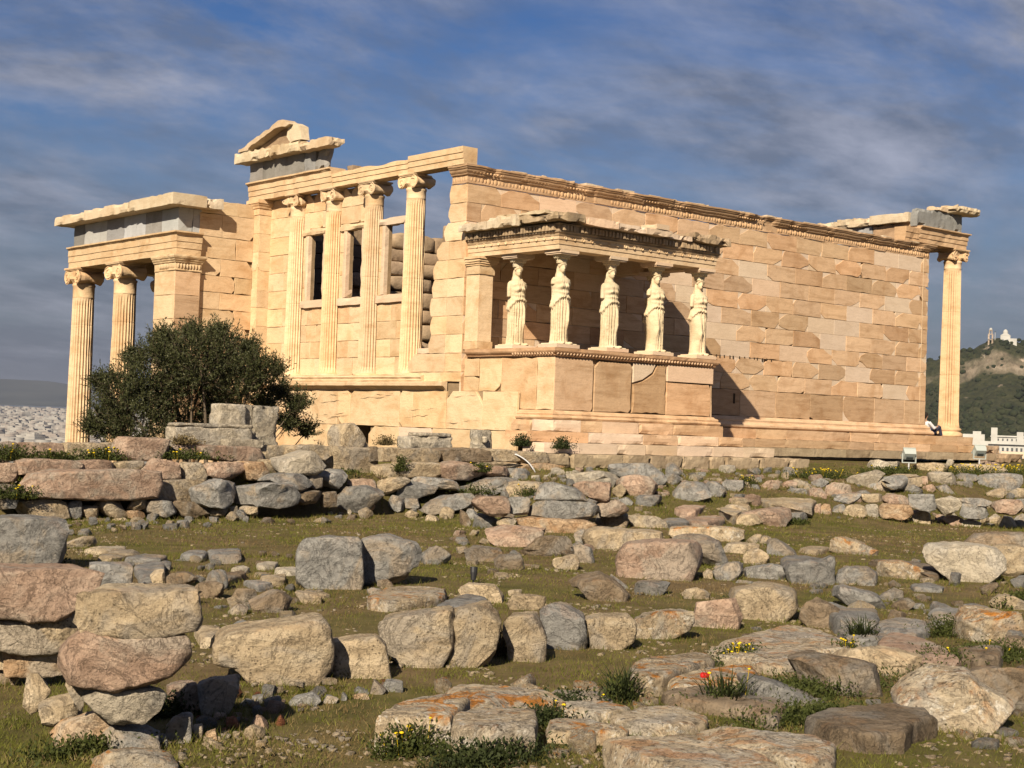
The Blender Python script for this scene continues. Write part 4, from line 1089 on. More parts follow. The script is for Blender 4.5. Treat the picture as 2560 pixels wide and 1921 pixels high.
# --- north porch, reaching west past the corner
def north_porch():
    w = mk('porch_wall', *MB_core(-1.86, 0.02, 10.76, 11.4, -3.2, 6.40), 'core_stone', TEMPLE)
    fr = ((0, 10.7, 0), (1, 0, 0), (0, -1, 0)); r = np.random.default_rng(6)
    z = -1.3; k = 0
    lv = [-3.2, -2.4, -1.6, -0.9, -0.2, 0.55, 1.05, 1.55, 2.05, 2.55, 3.1, 3.62, 4.12, 4.65, 5.3, 6.0, 6.42]
    for k in range(len(lv) - 1):
        U = [-1.88, -0.95 + (0.35 if k % 2 else -0.15), 0.0]
        for i in range(2):
            cuts = {q: (0.06 + 0.12 * r.random(), 0.05 + 0.1 * r.random()) for q in range(4) if r.random() < 0.12}
            if i == 1 and k in (8, 12): cuts = {2: (0.2, 0.3)}
            blockobj(cutrect(U[i] + 0.0018, U[i + 1] - 0.0018, lv[k] + 0.0018, lv[k + 1] - 0.0018, cuts, 1900 + k * 3 + i, 0.012), fr, 0.004 + 0.014 * r.random(), 0.06, 'marble_gold', w, 0.005)
    MB().box(-0.72, -0.52, 10.60, 10.695, 1.62, 1.84).build('socket_hole', 'hole_dark', w)
    # pier (anta)
    p = mk('pier', *MB_core(-2.64, -1.88, 10.59, 11.85, -3.2, 4.16), 'core_stone', TEMPLE)
    lv = [-3.2, -2.2, -1.2, -0.3, 0.5, 1.25, 2.0, 2.72, 3.44, 4.16]
    for k in range(len(lv) - 1):
        blockobj(cutrect(-2.68, -1.85, lv[k] + 0.0018, lv[k + 1] - 0.0018, {}, 1960 + k, 0.008), ((0, 10.55, 0), (1, 0, 0), (0, -1, 0)), 0.0, 0.05, 'marble_old', p)
        blockobj(cutrect(10.55, 11.88, lv[k] + 0.0018, lv[k + 1] - 0.0018, {}, 1980 + k, 0.008), ((-2.68, 0, 0), (0, 1, 0), (-1, 0, 0)), 0.0, 0.05, 'marble_gold', p)
    pr = [(-0.3, 4.16), (0.03, 4.165), (0.035, 4.19), (0.015, 4.2), (0.015, 4.40), (0.05, 4.41), (0.06, 4.44), (0.09, 4.47), (0.11, 4.52), (0.13, 4.53), (0.15, 4.58), (0.15, 4.635), (-0.3, 4.64)]
    mk('pier_capital', *sweep([(-2.68, 11.9), (-2.68, 10.55), (-1.85, 10.55), (-1.85, 10.7)], pr, res=0.12, erode=0.04, seed=41), 'marble_gold', p)
    lb = MB()
    for i in range(8): lb.add(*ellipsoid((-2.6 + i * 0.1, 10.53, 4.30), (0.035, 0.028, 0.08), 8, 5))
    for i in range(10): lb.add(*ellipsoid((-2.70, 10.62 + i * 0.1, 4.30), (0.028, 0.035, 0.08), 8, 5))
    tag(lb.build('leaf_band', 'marble_gold', p, True), kind='stuff')
    for i, (x, y) in enumerate(((-2.28, 17.85), (-2.28, 14.72), (0.95, 17.85), (3.92, 17.85), (7.02, 17.85))):
        column((x, y), 0.415, 0.352, -3.1, 4.64, 0.35, 0.56, 0.42, 1.22, (-1, 0) if i < 2 else (0, 1), 20 + i, 'marble_gold', 0.75, (-0.6, 1.05, 2.75), 0.18, 'marble_gold')
    A = thing_part('north_architrave')
    pr = [(-0.75, 4.64)] + fascia(4.64, 5.24, 0.10)[1:-1] + [(-0.75, 5.34)]
    mk('architrave_beam', *sweep([(-2.68, 18.25), (-2.68, 10.55), (-1.85, 10.55)], pr, res=0.25, erode=0.035, seed=43), 'marble_gold', A)
    mk('architrave_beam', *sweep([(7.4, 18.25), (-2.0, 18.25)], pr, res=0.5, erode=0.03, seed=44), 'marble_gold', A)
    Fz = thing_part('north_frieze')
    ys = [10.68, 11.75, 12.85, 14.35, 15.6, 17.3, 18.15]; mats = ['frieze_pale', 'frieze_grey', 'frieze_pale', 'frieze_grey', 'frieze_pale', 'frieze_grey']
    for i in range(6):
        roughbox('frieze_slab', -2.58, -2.1, ys[i] + 0.0018, ys[i + 1] - 0.0018, 5.345, 6.07, mats[i], Fz, 0.25, 0.004, 0.02, 300 + i)
    roughbox('frieze_slab', -2.097, -1.82, 10.685, 11.2, 5.345, 6.07, 'frieze_pale', Fz, 0.2, 0.004, 0.02, 310)
    roughbox('frieze_slab', -2.09, 7.2, 17.7, 18.15, 5.345, 6.07, 'frieze_grey', Fz, 0.5, 0.004, 0.02, 311)
    C = thing_part('north_cornice')
    for i, (a, b_) in enumerate(((10.2, 13.2), (13.2, 16.4), (16.4, 18.75))):
        roughbox('cornice_block', -3.03, -1.9, a + 0.004, b_, 6.075, 6.42 - 0.02 * i, 'marble_white', C, 0.12, 0.010, 0.055, 320 + i, freq=1.2)
    roughbox('cornice_block', -1.895, -1.35, 10.2, 11.0, 6.08, 6.40, 'marble_white', C, 0.12, 0.015, 0.12, 330)
    roughbox('cornice_block', -1.85, 7.5, 17.6, 18.7, 6.08, 6.38, 'marble_white', C, 0.5, 0.015, 0.1, 331)
    roughbox('ceiling_slab', -1.97, 7.2, 11.45, 17.6, 5.3, 5.6, 'marble_sooty', C, 1.0, 0.01, 0.05, 332)

# --- east porch: corner column, architrave return, loose upper blocks
def east_porch():
    for i in range(6):
        column((21.97, 0.45 + 2.11 * i), 0.346, 0.293, 0.05, 6.586, 0.30, 0.44, 0.24, 0.98, (1, 0) if i else (0, -1), 40 + i, 'marble_gold', 0.25, (2.2, 4.4), 0.35 if i == 0 else 0.1)
    A = thing_part('east_architrave')
    pr = [(-0.62, 6.588)] + fascia(6.588, 7.06, 0.09)[1:-1] + [(-0.62, 7.15)]
    mk('architrave_beam', *sweep([(19.5, 0.12), (22.28, 0.12), (22.28, 11.0)], pr, res=0.2, erode=0.03, seed=51), 'marble_old', A)
    mk('architrave_beam', *sweep([(18.75, 0.14), (19.495, 0.14)], fascia(6.51, 7.05), res=0.1, erode=0.05, seed=52), 'marble_old', A)
    B = thing_part('east_backing')
    V, F = gridbox(19.45, 22.05, 0.18, 0.46, 7.152, 7.78, 0.12); V = weather(V, (19.45, 0.18, 7.152), (22.05, 0.46, 7.78), 0.012, 0.10, 61)
    mk('frieze_slab', V, F, 'frieze_grey', B)
    for i, (a, b_, z0, z1) in enumerate(((0.47, 2.1, 7.30, 7.62), (2.11, 3.6, 7.28, 7.60), (3.61, 4.6, 7.25, 7.55), (4.61, 5.6, 7.2, 7.45))):
        roughbox('backing_block', 19.35, 20.1, a, b_, z0, z1, 'marble_white', B, 0.12, 0.015, 0.03 if i == 0 else 0.12, 62 + i)
        roughbox('backing_block', 19.55, 20.1, a, b_, 6.55, z0 - 0.004, 'frieze_grey' if i % 2 else 'marble_rough', B, 0.14, 0.02, 0.06, 72 + i)
    roughbox('backing_block', 19.3, 20.0, 0.7, 10.9, 0.0, 6.54, 'marble_rough', B, 0.6, 0.02, 0.05, 80)
    roughbox('cornice_block', 21.25, 22.72, -0.2, 0.5, 7.79, 8.05, 'marble_white', B, 0.11, 0.015, 0.09, 82)
    roughbox('cornice_block', 20.4, 21.24, 0.12, 0.5, 7.785, 7.93, 'marble_white', B, 0.11, 0.015, 0.08, 83)
south_steps(); south_wall(); west_anta(); west_lower(); west_upper(); west_columns(); west_entablature()
podium(); porch_top(); caryatids(); north_wall(); north_porch(); east_porch()

# ---------------------------------------------------------------- ground
def sst(t):
    t = np.clip(t, 0, 1); return t * t * (3 - 2 * t)
def terrain0(x, y):
    """shape of the ground, without fine noise"""
    x = np.asarray(x, float); y = np.asarray(y, float)
    up = -1.06 + 0.22 * sst((x - 2) / 12)
    zr = -2.0 + (up + 2.0) * sst((y + 11.8) / 6.6)
    zl = -2.0 + 0.8 * sst((y + 5.75) / 0.55)
    t = sst((x + 6.5) / 5.5)
    z = zl * (1 - t) + zr * t
    pit = sst((y + 4.15) / 0.5) * sst((-0.45 - x) / 0.4)            # sunken court west of the temple
    z = z * (1 - pit) - 3.2 * pit
    north = sst((y - 11.8) / 1.2)
    z = z * (1 - north) - 3.2 * north
    z = z - 83 * sst((y - 30) / 45) * sst((120 - np.hypot(x, y)) / 40)
    z = z + 0.28 * np.exp(-(((x - 31) / 4.5) ** 2 + ((y + 1.0) / 3.0) ** 2))
    d = np.hypot(x - 2, y + 4)
    z = np.where(d > 75, np.maximum(z - 86 * sst((d - 75) / 130), -86.0), z) + np.where(d > 2500, (np.minimum(d, 11000) - 2500) * 0.0125, 0)
    return z
def terrain(x, y):
    x = np.asarray(x, float); y = np.asarray(y, float)
    p = np.stack([x.ravel(), y.ravel(), 0 * x.ravel()], 1)
    n = 0.05 * fbm(p * 0.45 + 3, 3) + 0.022 * fbm(p * 2.3 + 9, 2)
    d = np.hypot(x - 2, y + 4)
    return terrain0(x, y) + n.reshape(x.shape) * np.clip(1.3 - d / 120, 0, 1)
def ground():
    # one sheet, fine near the viewer and coarse towards the horizon
    def axis(c, n, fine, far):
        t = np.linspace(-1, 1, n); k = math.asinh(far / fine) 
        return c + fine * np.sinh(t * k)
    n = 380
    gx = axis(-6.0, n, 16.0, 24000.0); gy = axis(-10.0, n, 13.0, 24000.0)
    X, Y = np.meshgrid(gx, gy, indexing='ij'); Z = terrain(X, Y)
    V = np.stack([X.ravel(), Y.ravel(), Z.ravel()], 1)
    i, j = np.meshgrid(np.arange(n - 1), np.arange(n - 1), indexing='ij'); a = (i * n + j).ravel()
    o = bigmesh('ground', V, np.stack([a, a + n, a + n + 1, a + 1], 1), 'soil', None, True)
    tag(o, kind='structure')
def soil_material():
    t = NT('soil'); c = t.coord((1, 1, 1), False)
    a = t.noise(c, 0.35, 6, 0.6, 0.4); b = t.noise(c, 2.6, 6, 0.7); f = t.noise(c, 22.0, 4, 0.7)
    grass = t.ramp(b, [(0.3, (0.046, 0.044, 0.012)), (0.5, (0.080, 0.074, 0.020)), (0.72, (0.125, 0.100, 0.038))])
    dry = t.ramp(b, [(0.3, (0.070, 0.048, 0.023)), (0.7, (0.165, 0.118, 0.062))])
    col = t.mix(t.ramp(a, [(0.42, 0.0), (0.62, 1.0)]), grass, dry)
    col = t.mix(t.ramp(f, [(0.3, 0.35), (0.7, 0.0)]), col, (0.05, 0.04, 0.02))
    ln = t.node('ShaderNodeVectorMath', operation='LENGTH'); t.L(t.tc.outputs['Object'], ln.inputs[0])
    mr = t.node('ShaderNodeMapRange'); mr.inputs['From Min'].default_value = 110; mr.inputs['From Max'].default_value = 260; t.L(ln.outputs['Value'], mr.inputs['Value'])
    city = t.ramp(t.noise(c, 0.012, 6, 0.7), [(0.35, (0.10, 0.10, 0.07)), (0.6, (0.27, 0.25, 0.22))])
    col = t.mix(mr.outputs[0], col, city)
    n = t.bump(f, 0.5, 0.02)
    n = t.bump(t.noise(c, 70.0, 3, 0.6), 0.4, 0.008, n)
    t.done(col, n, 0.95, 0.1)
def stone_material(name, pal, pit=0.5, lichen=None, white=0.0, lo=0.82, hi=1.16, scale=1.0, moss=0.15, alt=None):
    t = NT(name); c = t.coord((1, 1, 1)); cs = t.coord((1, 1, 2.2))
    a = t.noise(cs, 2.2 * scale, 7, 0.65, 0.7); b = t.noise(c, 9.0 * scale, 6, 0.7)
    col = t.ramp(a, [(0.25, pal[0]), (0.5, pal[1]), (0.75, pal[2])])
    col = t.mix(t.math('MULTIPLY', t.ramp(b, [(0.35, 1.0), (0.55, 0.0)]), 0.4), col, tuple(q * 0.6 for q in pal[0]))
    if alt:
        pa = t.noise(t.coord((1, 1, 1)), 1.7, 6, 0.6, 0.8)
        col = t.mix(t.math('MULTIPLY', t.ramp(pa, [(0.50, 0.0), (0.60, 1.0)]), 0.8), col, t.ramp(b, [(0.3, tuple(q * 0.75 for q in alt)), (0.6, alt)]))
    geo = t.node('ShaderNodeNewGeometry'); sx = t.node('ShaderNodeSeparateXYZ'); t.L(geo.outputs['Normal'], sx.inputs[0])
    up = t.ramp(sx.outputs['Z'], [(0.25, 0.0), (0.75, 1.0)])
    if white:
        w = t.noise(c, 14.0, 5, 0.7, 0.5)
        col = t.mix(t.math('MULTIPLY', t.ramp(w, [(0.56, 0.0), (0.62, 1.0)]), white), col, (0.50, 0.465, 0.40))
        w2 = t.noise(t.coord((1, 1, 1)), 19.0, 5, 0.75, 0.8)
        col = t.mix(t.math('MULTIPLY', t.math('MULTIPLY', t.ramp(w2, [(0.54, 0.0), (0.62, 1.0)]), up), 0.75), col, (0.06, 0.05, 0.038))
    if lichen:
        l1 = t.noise(c, 3.4, 6, 0.72, 0.9)
        m = t.math('MULTIPLY', t.ramp(l1, [(0.52, 0.0), (0.60, 1.0)]), t.math('ADD', t.math('MULTIPLY', up, 0.8), 0.2))
        col = t.mix(t.math('MULTIPLY', m, lichen), col, t.ramp(b, [(0.3, (0.24, 0.085, 0.012)), (0.6, (0.42, 0.17, 0.025))]))
    ms = t.noise(c, 4.5, 5, 0.7)
    col = t.mix(t.math('MULTIPLY', t.ramp(ms, [(0.6, 0.0), (0.72, 1.0)]), moss), col, (0.10, 0.085, 0.03))
    v = t.voro(c, 30.0 * scale)
    pits = t.ramp(v, [(0.12, 0.0), (0.32, 1.0)])
    pm = t.ramp(t.noise(c, 5.0, 3, 0.5), [(0.45, 0.0), (0.6, 1.0)])
    col = t.mix(t.math('MULTIPLY', t.math('MULTIPLY', t.math('SUBTRACT', 1.0, pits), pm), pit), col, tuple(q * 0.25 for q in pal[0]))
    cr_ = t.noise(c, 2.8, 8, 0.72, 1.8)
    crack = t.ramp(cr_, [(0.482, 0.0), (0.5, 1.0), (0.518, 0.0)])
    col = t.mix(t.math('MULTIPLY', crack, 0.55), col, tuple(q * 0.3 for q in pal[0]))
    col = t.bright(col, lo, hi)
    n = t.bump(a, 0.8, 0.10); n = t.bump(b, 1.0, 0.05, n)
    n = t.bump(t.noise(c, 30.0, 6, 0.75), 0.9, 0.022, n)
    n = t.bump(t.voro(c, 7.0, 'DISTANCE_TO_EDGE'), 0.25, 0.02, n)
    n = t.bump(t.math('SUBTRACT', 1.0, crack), 0.6, 0.02, n)
    if pit: n = t.bump(pits, 0.4 * pit, 0.01, n)
    t.done(col, n, 0.92, 0.15)
soil_material()
stone_material('stone_grey', ((0.135, 0.132, 0.125), (0.245, 0.238, 0.222), (0.34, 0.33, 0.305)), 0.3, 0.14, alt=(0.33, 0.27, 0.20))
stone_material('stone_pink', ((0.23, 0.15, 0.105), (0.375, 0.268, 0.198), (0.47, 0.37, 0.285)), 0.4, 0.15, alt=(0.36, 0.31, 0.25))
stone_material('stone_cream', ((0.255, 0.195, 0.122), (0.425, 0.338, 0.225), (0.52, 0.44, 0.32)), 0.8, 0.12, alt=(0.34, 0.30, 0.245))
stone_material('stone_brown', ((0.13, 0.097, 0.064), (0.225, 0.172, 0.116), (0.31, 0.25, 0.185)), 0.35, 0.15, alt=(0.25, 0.225, 0.19))
stone_material('stone_pale', ((0.30, 0.258, 0.195), (0.43, 0.375, 0.29), (0.52, 0.468, 0.38)), 0.45, 0.06, alt=(0.37, 0.34, 0.29))
stone_material('stone_orange', ((0.26, 0.15, 0.075), (0.40, 0.28, 0.175), (0.49, 0.38, 0.26)), 0.45, 0.6, alt=(0.42, 0.36, 0.28))
stone_material('stone_lichen', ((0.225, 0.168, 0.105), (0.395, 0.315, 0.21), (0.51, 0.44, 0.335)), 0.8, 0.95, 0.75, alt=(0.33, 0.30, 0.25))
stone_material('stone_speckled', ((0.235, 0.182, 0.118), (0.41, 0.335, 0.235), (0.51, 0.45, 0.345)), 0.85, 0.45, 0.85, alt=(0.33, 0.30, 0.255))
stone_material('stone_red', ((0.14, 0.055, 0.028), (0.22, 0.088, 0.045), (0.28, 0.13, 0.07)), 0.2)
ground()

